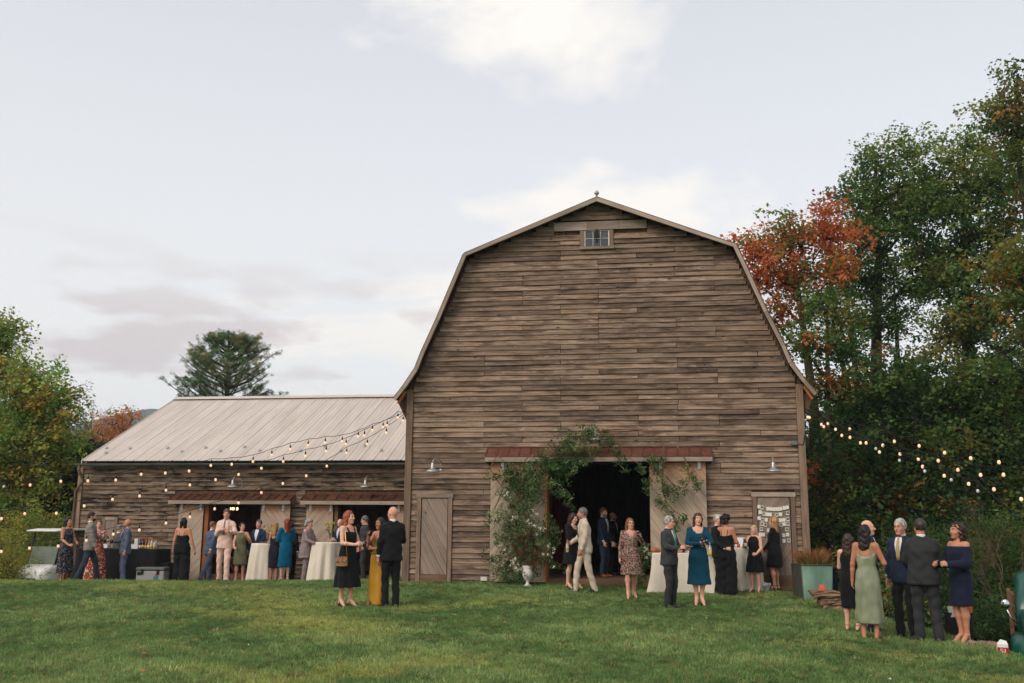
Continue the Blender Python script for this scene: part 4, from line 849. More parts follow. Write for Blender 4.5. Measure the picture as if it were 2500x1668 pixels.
def lawn_blades():
    r = np.random.default_rng(3); out = []
    # density follows what a real lawn shows from here: even per square metre, thinner far away
    for (y0, y1, dn) in ((-14.2, -9.5, 215), (-9.5, -5, 150), (-5, -.1, 105), (-.1, 4.2, 55)):
        xa, xb = (-22, 10.5) if y1 > -9 else (-9.5, 9.5)
        if y0 >= -.1: xa, xb = -18, -4.7
        n = int((xb-xa)*(y1-y0)*dn); x = r.uniform(xa, xb, n); y = r.uniform(y0, y1, n); keep = x < np.interp(y, _ey, _ex)+.45
        d = (np.stack([x, y], 1)-CAM[:2]); dep = d @ _f[:2]/np.linalg.norm(_f[:2]); lat = d @ _r0[:2]; keep &= np.abs(lat) < dep*.56+.5
        out.append(np.stack([x[keep], y[keep]], 1))
    Q = np.concatenate(out); n = len(Q); z = np.concatenate([ground(c[:, 0], c[:, 1]) for c in np.array_split(Q, 40)])
    wv = wave(Q[:, 0], Q[:, 1]); g1 = np.array(srgb(122, 146, 84)[:3]); g2 = np.array(srgb(164, 176, 112)[:3]); g3 = np.array(srgb(190, 184, 104)[:3]); dk = np.array(srgb(88, 118, 66)[:3])
    t = np.clip(wv+r.normal(size=n)*.16, 0, 1)[:, None]; col = np.where(t < .5, dk+(g1-dk)*t*2, g1+(g2-g1)*(t-.5)*2)
    ph_ = Q[:, 1]*.9+Q[:, 0]*.25; w2 = np.clip((np.sin(Q[:, 0]*.55+2.2+.8*np.sin(ph_))*np.sin(ph_+.9*np.sin(Q[:, 0]*1.3))+.35*np.sin(Q[:, 0]*2.9+Q[:, 1])*np.sin(Q[:, 1]*3.7)-.5)*1.1+r.normal(size=n)*.12, 0, .6)[:, None]; col = col+(g3-col)*w2
    rx_ = np.array([on_ground(*q_)[:2] for q_ in ((330, 1432), (450, 1430), (560, 1437), (640, 1452), (690, 1490), (745, 1520), (800, 1532), (900, 1545))])
    dd = np.min([np.hypot((Q[:, 0]-(a_+(b_-a_)*t_)[0])*.8, (Q[:, 1]-(a_+(b_-a_)*t_)[1])*.6) for a_, b_ in zip(rx_[:-1], rx_[1:]) for t_ in (0, .25, .5, .75)], 0)      # worn, dry crest of the bank; slope shading put into its paler tint
    k_ = (np.exp(-(dd/.55)**2)*(.35+.6*wv)+r.normal(size=n)*.06).clip(0, .8)[:, None]; col = col+(g3*1.05-col)*k_
    col = col*np.array([.86, .92, .90])
    dry = r.random(n) < .05; col[dry] = np.array(srgb(156, 138, 92)[:3])
    col = col*(1+r.normal(size=(n, 1))*.26).clip(.45, 1.7)
    o = scatter('grass', np.c_[Q, z-.004], np.c_[r.normal(size=(n, 2))*.18, r.uniform(0, 6.28, n)], r.uniform(.6, 1.3, n)*(.7+.6*wv), np.clip(col, .004, 1), TUFT); tag(o, 'short green grass blades of the mown lawn', kind='stuff'); print('tufts', n)
lawn_blades()
# ------------------------------------------------------------------ people: smooth signed-distance bodies and clothes, meshed once each
class SDF:
    def __init__(s): s.p = []; s.cuts = []; s.noise = None
    def cone(s, a, b, ra, rb, k=.02, sub=False): s.p.append(('c', np.array(a, float), np.array(b, float), ra, rb, k, sub)); return s
    def ell(s, c, r, k=.02, rot=None, sub=False): s.p.append(('e', np.array(c, float), np.array(r, float), rot, k, sub)); return s
    def prof(s, rows, k=.02, pw=2.3, pleat=0, pa=0., pz=(9, 0), ph=0., sub=False):
        """rows of (z, cx, cy, rx, ry); pleats grow from height pz[0] down to pz[1]"""
        s.p.append(('p', np.array(sorted(rows), float), k, pw, pleat, pa, pz, ph, sub)); return s
    def chain(s, pts, rs, k=.02):
        for i in range(len(pts)-1): s.cone(pts[i], pts[i+1], rs[i], rs[i+1], k)
        return s
    def bounds(s):
        lo = np.full(3, 9.); hi = -lo
        for q in s.p:
            if q[-1]: continue
            if q[0] == 'c': a = np.minimum(q[1]-q[3], q[2]-q[4]); b = np.maximum(q[1]+q[3], q[2]+q[4])
            elif q[0] == 'e': r = q[2] if q[3] is None else np.full(3, q[2].max()); a = q[1]-r; b = q[1]+r
            else:
                T = q[1]; e = 1+q[5]; a = np.array([(T[:, 1]-T[:, 3]*e).min(), (T[:, 2]-T[:, 4]*e).min(), T[0, 0]]); b = np.array([(T[:, 1]+T[:, 3]*e).max(), (T[:, 2]+T[:, 4]*e).max(), T[-1, 0]])
            lo = np.minimum(lo, a); hi = np.maximum(hi, b)
        return lo, hi
    def mesh(s, name, h, m, smooth=1):
        lo, hi = s.bounds(); lo = lo-3.2*h; hi = hi+3.2*h
        n = np.ceil((hi-lo)/h).astype(int)+1
        ax = [lo[i]+h*np.arange(n[i]) for i in range(3)]
        D = np.full(n, .25, np.float32)
        for q in s.p:
            if q[0] == 'c': a = np.minimum(q[1]-q[3], q[2]-q[4]); b = np.maximum(q[1]+q[3], q[2]+q[4]); k = q[5]
            elif q[0] == 'e': r = q[2] if q[3] is None else np.full(3, q[2].max()); a = q[1]-r; b = q[1]+r; k = q[4]
            else:
                T = q[1]; k = q[2]; e = 1+q[5]
                a = np.array([(T[:, 1]-T[:, 3]*e).min(), (T[:, 2]-T[:, 4]*e).min(), T[0, 0]]); b = np.array([(T[:, 1]+T[:, 3]*e).max(), (T[:, 2]+T[:, 4]*e).max(), T[-1, 0]])
            mg = k+3*h; i0 = np.clip(np.floor((a-mg-lo)/h).astype(int), 0, n); i1 = np.clip(np.ceil((b+mg-lo)/h).astype(int)+1, 0, n)
            if (i1 <= i0).any(): continue
            X = ax[0][i0[0]:i1[0], None, None].astype(np.float32); Y = ax[1][None, i0[1]:i1[1], None].astype(np.float32); Z = ax[2][None, None, i0[2]:i1[2]].astype(np.float32)
            if q[0] == 'c':
                d = q[2]-q[1]; l2 = max(float(d@d), 1e-9)
                t = np.clip(((X-q[1][0])*d[0]+(Y-q[1][1])*d[1]+(Z-q[1][2])*d[2])/l2, 0, 1)
                f = np.sqrt((X-q[1][0]-t*d[0])**2+(Y-q[1][1]-t*d[1])**2+(Z-q[1][2]-t*d[2])**2)-(q[3]+t*(q[4]-q[3]))
            elif q[0] == 'e':
                x, y, z = X-q[1][0], Y-q[1][1], Z-q[1][2]
                if q[3] is not None:
                    r = q[3]; x, y, z = r[0, 0]*x+r[1, 0]*y+r[2, 0]*z, r[0, 1]*x+r[1, 1]*y+r[2, 1]*z, r[0, 2]*x+r[1, 2]*y+r[2, 2]*z
                e = np.sqrt((x/q[2][0])**2+(y/q[2][1])**2+(z/q[2][2])**2)
                e2 = np.sqrt((x/q[2][0]**2)**2+(y/q[2][1]**2)**2+(z/q[2][2]**2)**2)+1e-6
                f = e*(e-1)/e2
            else:
                T = q[1]; pw, pl, pa, pz, ph = q[3], q[4], q[5], q[6], q[7]; zz = Z[0, 0]
                cx, cy, rx, ry = [np.interp(zz, T[:, 0], T[:, j])[None, None, :] for j in (1, 2, 3, 4)]
                dx = (X-cx)/rx; dy = (Y-cy)/ry
                if pl:
                    am = np.clip((pz[0]-zz)/(pz[0]-pz[1]), 0, 1)[None, None, :]; th = np.arctan2(dy, dx)
                    g = 1+pa*am*(np.cos(pl*th+ph)+.5*np.cos((pl*1.7//1)*th+ph*2+3*zz[None, None, :])); dx = dx/g; dy = dy/g
                e = (np.abs(dx)**pw+np.abs(dy)**pw)**(1/pw)
                f = (e-1)*np.minimum(rx, ry)
                f = np.maximum(f, np.maximum(T[0, 0]-Z, Z-T[-1, 0]))
            f = f.astype(np.float32); S = (slice(i0[0], i1[0]), slice(i0[1], i1[1]), slice(i0[2], i1[2])); A = D[S]
            if q[-1]:
                f = -f; hh = np.clip(.5-.5*(f-A)/k, 0, 1); D[S] = f+(A-f)*hh+k*hh*(1-hh)
            else:
                hh = np.clip(.5+.5*(A-f)/k, 0, 1); D[S] = A+(f-A)*hh-k*hh*(1-hh)
        X, Y, Z = ax[0][:, None, None], ax[1][None, :, None], ax[2][None, None, :]
        if s.noise:
            a, fr, sd = s.noise
            D += (a*(np.sin(X*fr+sd+2.1*np.sin(Z*fr*.6+sd))*np.sin(Y*fr*.9+1.7*sd)+.8*np.sin(Z*fr*1.2+1.5*np.sin(X*fr*.8+sd)+Y*fr*.5))).astype(np.float32)
        for c in s.cuts: D = np.maximum(D, np.broadcast_to(c(X, Y, Z), D.shape).astype(np.float32))
        V, F = surface_nets(D, lo, h, smooth)
        return mesh_np(name, V, F, m) if len(F) else None
def surface_nets(D, lo, h, smooth=1):
    S = D < 0
    s8 = [S[i:S.shape[0]-1+i, j:S.shape[1]-1+j, k:S.shape[2]-1+k] for i in (0, 1) for j in (0, 1) for k in (0, 1)]
    c = s8[0].astype(np.uint8)
    for q in s8[1:]: c = c+q
    act = (c > 0) & (c < 8); I = np.argwhere(act)
    if len(I) == 0: return np.zeros((0, 3)), np.zeros((0, 4), int)
    idx = np.full(act.shape, -1, np.int32); idx[tuple(I.T)] = np.arange(len(I))
    cor = np.array([(i, j, k) for i in (0, 1) for j in (0, 1) for k in (0, 1)])
    vals = np.stack([D[I[:, 0]+o[0], I[:, 1]+o[1], I[:, 2]+o[2]] for o in cor], 1)
    P = np.zeros((len(I), 3)); cnt = np.zeros(len(I))
    for a in range(8):
        for b in range(a+1, 8):
            if np.abs(cor[a]-cor[b]).sum() != 1: continue
            m = (vals[:, a] < 0) != (vals[:, b] < 0)
            t = np.where(m, vals[:, a]/np.where(m, vals[:, a]-vals[:, b], 1), 0)
            P += np.where(m[:, None], cor[a]+t[:, None]*(cor[b]-cor[a]), 0); cnt += m
    V = lo+h*(I+P/cnt[:, None]); Fs = []
    for axn in range(3):
        u, v = (axn+1) % 3, (axn+2) % 3
        sl0 = [slice(None)]*3; sl1 = [slice(None)]*3; sl0[axn] = slice(0, -1); sl1[axn] = slice(1, None)
        for q in (u, v): sl0[q] = slice(1, -1); sl1[q] = slice(1, -1)
        A, B = S[tuple(sl0)], S[tuple(sl1)]; E = np.argwhere(A != B)
        if len(E) == 0: continue
        inside = A[tuple(E.T)]; base = E.copy(); base[:, u] += 1; base[:, v] += 1
        def cell(du, dv):
            q = base.copy(); q[:, u] += du; q[:, v] += dv; return idx[tuple(q.T)]
        Q = np.stack([cell(-1, -1), cell(0, -1), cell(0, 0), cell(-1, 0)], 1)
        Q[~inside] = Q[~inside][:, ::-1]; Fs.append(Q)
    F = np.concatenate(Fs); F = F[(F >= 0).all(1)]
    for _ in range(smooth):
        acc = np.zeros_like(V); n = np.zeros(len(V))
        for a, b in ((0, 1), (1, 2), (2, 3), (3, 0)):
            for j in range(3): acc[:, j] += np.bincount(F[:, a], V[F[:, b], j], len(V))+np.bincount(F[:, b], V[F[:, a], j], len(V))
            n += np.bincount(F[:, a], minlength=len(V))+np.bincount(F[:, b], minlength=len(V))
        V = V*.5+.5*acc/np.maximum(n, 1)[:, None]
    return V, F

def v3(*a): return np.array(a, float)
def unit(v): return v/max(np.linalg.norm(v), 1e-9)
def ik(S, W_, a, b, hint):
    d = W_-S; L = np.linalg.norm(d); L2 = min(L, (a+b)*.995); W_ = S+d/L*L2; d = unit(d)
    x = (a*a-b*b+L2*L2)/(2*L2); y = math.sqrt(max(a*a-x*x, 0)); p = hint-d*(hint@d); return S+d*x+unit(p)*y, W_
def rotm(yaw, pitch, tilt):
    """head turn: yaw about z (positive to the person's own right-hand viewer side +x), pitch positive looks down, tilt sideways"""
    m = Matrix.Rotation(yaw, 3, 'Z') @ Matrix.Rotation(pitch, 3, 'X') @ Matrix.Rotation(tilt, 3, 'Y'); return np.array(m)

def fabric(name, c, c2=None, scale=30, rough=.85, bump=.35, sheen=.05, bscale=14, stretch=(1, 1, .35)):
    return M(name, c, c2 or tuple(x*.86 for x in c[:3]), scale, rough, .15, bump=bump, bscale=bscale, stretch=stretch, sheen=sheen)
def pattern(name, base, cols, scale, thr=.5, kind='v', rough=.85, dist=2.0):
    """flat print: blotches of colour on a ground colour"""
    m, t, b = bsdf(name, rough, .15); L = t.links.new; tc = N(t, 'ShaderNodeTexCoord'); prev = None
    cur = N(t, 'ShaderNodeRGB'); cur.outputs[0].default_value = tuple(base[:3])+(1,); out = cur.outputs[0]
    for i, c in enumerate(cols):
        mp = N(t, 'ShaderNodeMapping', inp={'Location': (3.1*i, 1.7*i, 5.3*i)}); L(tc.outputs['Object'], mp.inputs[0])
        n = N(t, 'ShaderNodeTexNoise', inp={'Scale': scale*(1+.25*i), 'Detail': 2., 'Distortion': dist}); L(mp.outputs[0], n.inputs['Vector'])
        r = N(t, 'ShaderNodeMapRange', inp={1: thr, 2: thr+.035}); L(n.outputs[0], r.inputs[0])
        x = N(t, 'ShaderNodeMixRGB'); L(r.outputs[0], x.inputs[0]); L(out, x.inputs[1]); x.inputs[2].default_value = tuple(c[:3])+(1,); out = x.outputs[0]
    L(out, b.inputs['Base Color']); return m
SKIN = {}
def skin(c):
    if c not in SKIN:
        m = M('skin', srgb(*c), srgb(c[0]*.94, c[1]*.86, c[2]*.84), 9, .55, .35, lo=.3, hi=.75)
        m.node_tree.nodes['Principled BSDF'].inputs['Subsurface Weight'].default_value = .08
        m.node_tree.nodes['Principled BSDF'].inputs['Subsurface Radius'].default_value = (.02, .008, .004)
        SKIN[c] = m
    return SKIN[c]
HAIRM = {}
def hairmat(c):
    if c not in HAIRM: HAIRM[c] = M('hair', srgb(*c), srgb(c[0]*.6, c[1]*.56, c[2]*.52), 26, .5, .35, bump=.5, bscale=40, stretch=(1, 1, .16))
    return HAIRM[c]
W['eye_white'] = M('eye_white', srgb(226, 220, 214), None, 5, .3, .5); W['iris'] = M('iris', srgb(52, 38, 30), None, 5, .25, .5)
W['lips'] = M('lips', srgb(172, 96, 88), None, 5, .5); W['lipstick'] = M('lipstick', srgb(176, 44, 48), None, 5, .4)
W['wire'] = M('spectacle_frame', (.02, .018, .016), None, 5, .4, .5)
W['shoe_black'] = M('black_leather', (.012, .011, .011), None, 5, .35, .5); W['shoe_tan'] = M('tan_leather', srgb(150, 84, 46), srgb(128, 68, 36), 9, .5)
W['shoe_brown'] = M('brown_leather', srgb(104, 58, 44), srgb(86, 46, 36), 9, .4); W['shoe_red'] = M('red_leather', srgb(150, 30, 34), None, 9, .4); W['shoe_white'] = M('white_strap', srgb(206, 196, 186), None, 9, .5)
W['shirt_white'] = fabric('white_shirt', srgb(226, 222, 220)); W['shirt_pale'] = fabric('pale_shirt', srgb(206, 202, 214))

ARM = {  # wrist targets for a 1.75 m person: x is mirrored for the right arm
 'hang': dict(w=(.235, -.03, .86)), 'hang_back': dict(w=(.24, .07, .87)), 'hang_front': dict(w=(.21, -.13, .87)), 'behind': dict(w=(.06, .17, .98), hint=(.6, .4, -.2)),
 'hold': dict(w=(.12, -.31, 1.13), curl=1.1, d=(-.35, -.9, .25)), 'hold_out': dict(w=(.24, -.34, 1.17), curl=1.1, d=(-.1, -.95, .2)), 'hold_low': dict(w=(.16, -.27, 1.0), curl=1.0, d=(-.3, -.9, 0)),
 'drink': dict(w=(.10, -.21, 1.40), curl=1.1, d=(-.5, -.55, .7)), 'chest': dict(w=(.07, -.235, 1.24), d=(-.85, -.3, .3), curl=.8), 'high': dict(w=(.16, -.24, 1.33), curl=1.1, d=(-.1, -.5, .85)),
 'cross': dict(w=(-.09, -.20, 1.13), d=(-.95, -.2, .1), curl=.5, hint=(.9, .1, -.7)), 'clasp': dict(w=(.055, -.24, .97), d=(-.8, -.4, -.3), curl=.8), 'pocket': dict(w=(.215, -.05, .92), d=(-.2, -.2, -1)), 'table': dict(w=(.16, -.36, 1.07), curl=.5, d=(-.2, -1, -.1)),
 'swing_f': dict(w=(.22, -.22, .90)), 'swing_b': dict(w=(.25, .20, .90)), 'hip': dict(w=(.20, -.02, 1.02), hint=(1, .5, 0), d=(-.8, -.5, -.2)), 'reach': dict(w=(.20, -.46, 1.22), d=(0, -1, .1), curl=.6), 'fold': dict(w=(-.02, -.22, 1.17), d=(-.95, -.15, .15), curl=.9, hint=(.9, .1, -.7))}
NECK = {}
def person(label, px, top, Y=None, feet=None, face=0, sex='m', girth=1.0, tone=(214, 164, 138), hair=('short', (70, 50, 38)), top_='suit', top_c=None, leg_='trousers', leg_c=None,
           aL='hang', aR='hang', head=(0, 0, 0), stance=((.095, 0), (-.095, 0)), shoes=('oxford', 'shoe_black'), tie=None, shirt='shirt_white', glasses=False, lean=0.0, vox=None, height=None, zf_=None, extra=None,
           dress=None, beard=None, lips=None, group=None, x=None, toe=(12, -12)):
    # ---- where it stands
    if feet: p = on_ground(*feet); bx, by = p[0], p[1]; Y = by
    P = at(px, top, Y); bx = P[0] if x is None else x; by = Y; z0 = gz(bx, by) if zf_ is None else zf_
    H = height or (P[2]-z0); s = H/1.75; fm = sex == 'f'
    print('%-60s H=%.2f at %.2f %.2f %.2f' % (label[:60], P[2]-z0, bx, by, z0))
    root = empty('person', (bx, by, z0), R_(face)); tag(root, label, 'person', group); root.scale = (s, s, s)
    far = by > -.8; h = vox or (.0132 if far else .0096); hg = .0195 if far else .0158
    g = girth; ln = lambda z: lean*max(0, z-.92)     # lean>0 bends forward (-y)
    def U(x, y, z): return v3(x, y-ln(z), z)
    sh = .162 if fm else .178; sh *= (.75+.25*g)
    skm = skin(tone); B = SDF(); bare = dress or {}
    # ---- legs
    legs = []
    for sgn, (fx, fy) in zip((1, -1), stance):
        hipj = v3(sgn*.088*g**.5, 0, .91); up = 0.0
        ank = v3(fx, fy, .085+(.05 if fm and shoes[0] in ('heel', 'sandal') else 0)); 
        if fy > .22: ank[2] += .05
        kl = float(np.clip(np.linalg.norm(ank-hipj)*1.006/.855, .86, 1.06)); kn, ank = ik(hipj, ank, .43*kl, .425*kl, v3(.05*sgn, -1, 0)); legs.append((hipj, kn, ank, sgn))
    legbare = dress and dress.get('hem', 0) > .2
    for (hp, kn, an, sgn), tdeg in zip(legs, toe):
        if leg_ and not dress and shoes[0] == 'oxford': B.cone(hp, hp+(kn-hp)*.25, .05, .04, .03); continue      # nothing of the leg shows below the jacket
        lo = dress['hem'] if legbare else 9
        tr = .088 if legbare else .05
        if legbare:      # the thigh stays slim under the skirt and swells to its real girth at the hem
            tq = float(np.clip((hp[2]-(lo+.05))/max(hp[2]-kn[2], .1), .05, .98)); hm = hp+(kn-hp)*tq
            B.cone(hp, hm, .05, .055, .03); B.cone(hm, kn, max(.056, .08-.024*tq)*g**.5, .054, .012)
        else: B.cone(hp, kn, .05, .04, .02)
        if legbare:
            cf = kn+(an-kn)*.3+v3(0, .018, 0); B.cone(kn, cf, .052, .056, .012); B.cone(cf, an+v3(0, 0, .03), .052, .033, .03); B.cone(an+v3(0, 0, .04), an, .034, .036, .02)
        else: B.cone(kn, an, .04, .032, .03)
        td = R_(tdeg); tx = v3(math.sin(td), -math.cos(td), 0)
        hl = v3(an[0], an[1], .035)-tx*.035; hl[2] = an[2]-.05; tp = v3(an[0], an[1], .026)+tx*.135
        if shoes[0] in ('heel', 'sandal', 'bare'):
            B.cone(an, hl, .034, .028, .02); B.cone(an+tx*.01, an+tx*.075-v3(0, 0, an[2]*.5-.02), .03, .03, .02); B.cone(an+tx*.06-v3(0, 0, an[2]*.55-.02), tp, .033, .022, .02)
        else: B.cone(an, tp*.5+an*.5, .03, .02)
    # ---- torso
    if fm: TR = [(.84, .13, .10), (.93, .172, .122), (1.02, .155, .11), (1.10, .128, .098), (1.22, .142, .112), (1.30, .150, .112), (1.38, .142, .092), (1.43, .12, .075), (1.475, .058, .055)]
    else: TR = [(.84, .13, .10), (.93, .168, .122), (1.05, .155, .115), (1.15, .152, .115), (1.30, .17, .122), (1.38, .168, .108), (1.44, .13, .08), (1.485, .062, .06)]
    belly = lambda z: (g-1)*.45*math.exp(-((z-1.06)/.16)**2)
    TR = [(z, 0., -ln(z)+(-.012 if fm and 1.18 < z < 1.34 else 0)-belly(z)*.08, rx*(g if z < 1.36 else .5+.5*g), ry*(g+belly(z)*.5 if z < 1.36 else .5+.5*g)) for z, rx, ry in TR]
    covered = top_ in ('suit', 'jacket') or (dress and dress.get('cover', False))
    B.prof([(z, cx, cy, rx*(.8 if covered else .95), ry*(.8 if covered else .95)) for z, cx, cy, rx, ry in TR], .03)
    if not covered: B.cone(U(-sh+.03, .012, 1.425), U(sh-.03, .012, 1.425), .042, .042, .05)
    # ---- neck and head
    hz = 1.625; NB = U(0, .015, 1.46); hy, hp, ht = (R_(a) for a in head); RM = rotm(hy, hp, ht)
    piv = U(0, .012, 1.50); HC = piv+RM @ v3(0, -.015, hz-1.50)
    HP = lambda x_, y_, z_: HC+RM @ v3(x_, y_, z_)
    rn = .045 if fm else .055
    B.cone(NB-v3(0, 0, .03), HP(0, .022, -.055), rn*1.12, rn, .03)
    def hell(c, r, k=.02, sub=False, T=B): T.ell(HP(*c), r, k, RM, sub)
    jw = .92 if fm else 1.0
    hell((0, .012, .018), (.074, .094, .098), .02); hell((0, -.028, -.052), (.056*jw, .062, .07), .03)
    B.cone(HP(-.012*jw, -.072, -.1), HP(.012*jw, -.072, -.1), .019, .019, .025)
    for q in (1, -1):
        hell((q*.033, -.066, -.03), (.024, .02, .026), .02); hell((q*.031, -.098, .009), (.015, .016, .011), .012, True)
        hell((q*.074, .012, -.012), (.011, .02, .031), .01)
    B.cone(HP(-.034, -.08, .03), HP(.034, -.08, .03), .012, .012, .015)
    B.cone(HP(0, -.088, .012), HP(0, -.112, -.026), .0085, .0125, .012); hell((0, -.094, -.03), (.018, .014, .009), .01)
    B.cone(HP(-.017, -.087, -.062), HP(.017, -.087, -.062), .0085, .0085, .012)
    # ---- arms and hands
    arms = []; grips = []
    for sgn, spec in ((1, aL), (-1, aR)):
        sp = dict(ARM[spec]) if isinstance(spec, str) else dict(spec)
        mir = v3(sgn, 1, 1); S = U(sgn*(sh-.01), .015, 1.415); w_ = np.array(sp['w'], float)*mir; w_[1] -= ln(w_[2]); w_[0] += sgn*(g-1)*.12
        el, w_ = ik(S, w_, .285, .262, np.array(sp.get('hint', (.45, .55, -.7)))*mir)
        fd = unit(np.array(sp['d'], float)*mir) if 'd' in sp else unit(w_-el)
        nn = np.array(sp.get('n', (-1, -.15, 0) if abs(fd[2]) > .7 else (-.9, .2, -.35)), float)*mir; nn = unit(nn-fd*(nn@fd)); sd_ = np.cross(fd, nn)
        if sd_[2] < 0 and abs(fd[2]) < .7: sd_ = -sd_
        if abs(fd[2]) >= .7 and sd_[1] > 0: sd_ = -sd_       # thumb forwards when hanging
        th_ = .04 if covered or bare.get('sleeve') in ('long',) else None
        ra = (.047, .038, .036, .027) if fm else (.052, .044, .042, .031)
        ra = [r_*(.6+.4*g) for r_ in ra]
        if th_: B.cone(S, el, .03, .03, .02); B.cone(el, w_, .03, .026, .02)
        else: B.cone(S, el, ra[0], ra[1], .04); B.cone(el, el+(w_-el)*.35, ra[1]*.95, ra[2], .02); B.cone(el+(w_-el)*.35, w_, ra[2], ra[3], .02)
        hs = .92 if fm else 1.03; cu = sp.get('curl', .45)
        for t_ in (-.022, .0, .022): B.cone(w_+fd*.01+sd_*t_*.5*hs, w_+(fd*.082+sd_*t_)*hs, .019, .0165, .014)
        for i, (o_, L_) in enumerate(((.034, .066), (.0115, .076), (-.0115, .071), (-.034, .056))):
            b0 = w_+(fd*.085+sd_*o_)*hs; a1 = cu*(.75+.12*i); d1 = unit(fd*math.cos(a1)+nn*math.sin(a1)+sd_*o_*1.6); d2 = unit(fd*math.cos(a1*2.1)+nn*math.sin(a1*2.1)+sd_*o_*1.2)
            m_ = b0+d1*L_*.55*hs; B.cone(b0, m_, .0105, .0098, .005); B.cone(m_, m_+d2*L_*.5*hs, .0098, .0085, .004)
        tb = w_+(fd*.03+sd_*.026)*hs; t1 = tb+unit(sd_*.75+fd*.6+nn*.35)*.042*hs; B.cone(tb, t1, .013, .0115, .008); B.cone(t1, t1+unit(fd*.8+nn*(.3+.4*cu)+sd_*.15)*.034*hs, .011, .009, .004)
        arms.append((S, el, w_, sgn)); grips.append((w_+(fd*.075+nn*.036)*hs, fd, nn))
    me = B.mesh('body', h, skm); body = link('body', me, root)
    # ---- eyes, brows, mouth
    RMm = Matrix(RM.tolist())
    for q in (1, -1):
        e = MB(); e.ell(HP(q*.031, -.0795, .008), (.0125, .008, .0068), 8, 5, RMm); eo = e.build('eye', W['eye_white'], root, True)
        MB().ell(HP(q*.031, -.0845, .008), (.0055, .005, .0058), 8, 5, RMm).build('iris', W['iris'], eo, True)
        MB().tube([HP(q*.017, -.0935, .028), HP(q*.032, -.0925, .033), HP(q*.047, -.083, .029)], [.003, .0042, .0025], 5).build('eyebrow', hairmat(tuple(int(c_*.8) for c_ in hair[1])), root)
    MB().tube([HP(-.022, -.0905, -.064), HP(-.008, -.0985, -.061), HP(.008, -.0985, -.061), HP(.022, -.0905, -.064)], [.003, .0055, .0055, .003], 6).build('lips', W['lipstick' if lips else 'lips'], root, True)
    if glasses:
        gl = MB()
        for q in (1, -1):
            gl.tube([HP(q*.032+.021*math.cos(a), -.101+.004*abs(math.cos(a)), .006+.016*math.sin(a)) for a in np.linspace(0, 2*math.pi, 11)], .0022, 4)
            gl.tube([HP(q*.052, -.098, .012), HP(q*.078, -.05, .012), HP(q*.081, .015, .006)], .0022, 4)
        gl.tube([HP(-.012, -.103, .008), HP(.012, -.103, .008)], .002, 4); gl.build('spectacles', W['wire'], root)
    # ---- hair
    st, hc = hair; Hh = SDF(); hv = max(h, .008)
    T = lambda c, r, k=.02, sub=False: Hh.ell(HP(*c), r, k, RM, sub)
    RT = RM.T
    def loc(X, Y, Z): x_, y_, z_ = X-HC[0], Y-HC[1], Z-HC[2]; return RT[0, 0]*x_+RT[0, 1]*y_+RT[0, 2]*z_, RT[1, 0]*x_+RT[1, 1]*y_+RT[1, 2]*z_, RT[2, 0]*x_+RT[2, 1]*y_+RT[2, 2]*z_
    if st == 'none': pass
    elif st in ('short', 'fringe', 'crop'):
        e = .006 if st == 'short' else .001
        T((0, .016, .024), (.079+e, .096+e, .1+e))
        T((0, -.125, -.055), (.085, .085, .118), .012, True)
        def cut(X, Y, Z):
            a, b, c = loc(X, Y, Z); d = np.maximum(-(c+.062+.0*b), (-.035-c)+ (-b-.0)*1.2)
            if st == 'fringe': d = np.maximum(d, c-.022+np.maximum(0, -b)*.3)
            return d
        Hh.cuts.append(cut); Hh.noise = (.0022, 70, 1.3)
    else:
        T((0, .018, .026), (.084, .102, .104))
        Ls = {'bob': .135, 'long': .27, 'vlong': .38, 'bun': .03, 'curly': .27, 'curlshort': .11, 'half': .22}[st]
        T((0, -.13, -.055), (.072, .085, .12), .015, True)
        for q in (1, -1):
            if st in ('bob', 'long', 'vlong', 'curly', 'half'):
                Hh.cone(HP(q*.068, .02, .01), HP(q*.072, .012, -min(Ls, .16)), .027, .024, .03)
                Hh.cone(HP(q*.045, .07, .0), HP(q*.05, .06, -min(Ls, .15)), .042, .036, .03)
        if st in ('long', 'vlong', 'half', 'curly'):
            b0 = HP(0, .075, -.06); zb = b0[2]-(Ls-.06)
            for q in (-.055, -.018, .018, .055):
                a_ = HP(q, .07, -.06); Hh.cone(a_, v3(a_[0]*1.08, max(a_[1], .075-ln(1.4))+.012, zb+abs(q)*.6), .036, .024 if st != 'curly' else .034, .03)
        if st == 'bun': Hh.ell(HP(0, .115, .015), (.042, .036, .042), .015)
        if st == 'curlshort':
            for a_ in np.linspace(0, 6.28, 9)[:-1]: Hh.ell(HP(.072*math.cos(a_), .02+.075*math.sin(a_), .04-.03*math.sin(a_)), (.042, .042, .05), .02)
            for q in (-.06, 0, .06): Hh.ell(HP(q, .085, -.05), (.04, .035, .05), .02)
        T((0, -.125, -.06), (.06, .075, .125), .012, True)
        Hh.cuts.append(lambda X, Y, Z: (lambda q: np.minimum(np.minimum((.066 if st == 'curly' else .058)-np.abs(q[0]), (-.03 if st == 'curly' else -.052)-q[1]), np.minimum(.052-q[2], q[2]+.16)))(loc(X, Y, Z)))
        Hh.noise = (.004 if st not in ('curly', 'curlshort') else .011, 60 if st not in ('curly', 'curlshort') else 85, 2.2)
    mh = Hh.mesh('hair', hv, hairmat(hc), 0 if st in ('curly', 'curlshort') else 1) if st != 'none' else None
    if mh: link('hair', mh, root)
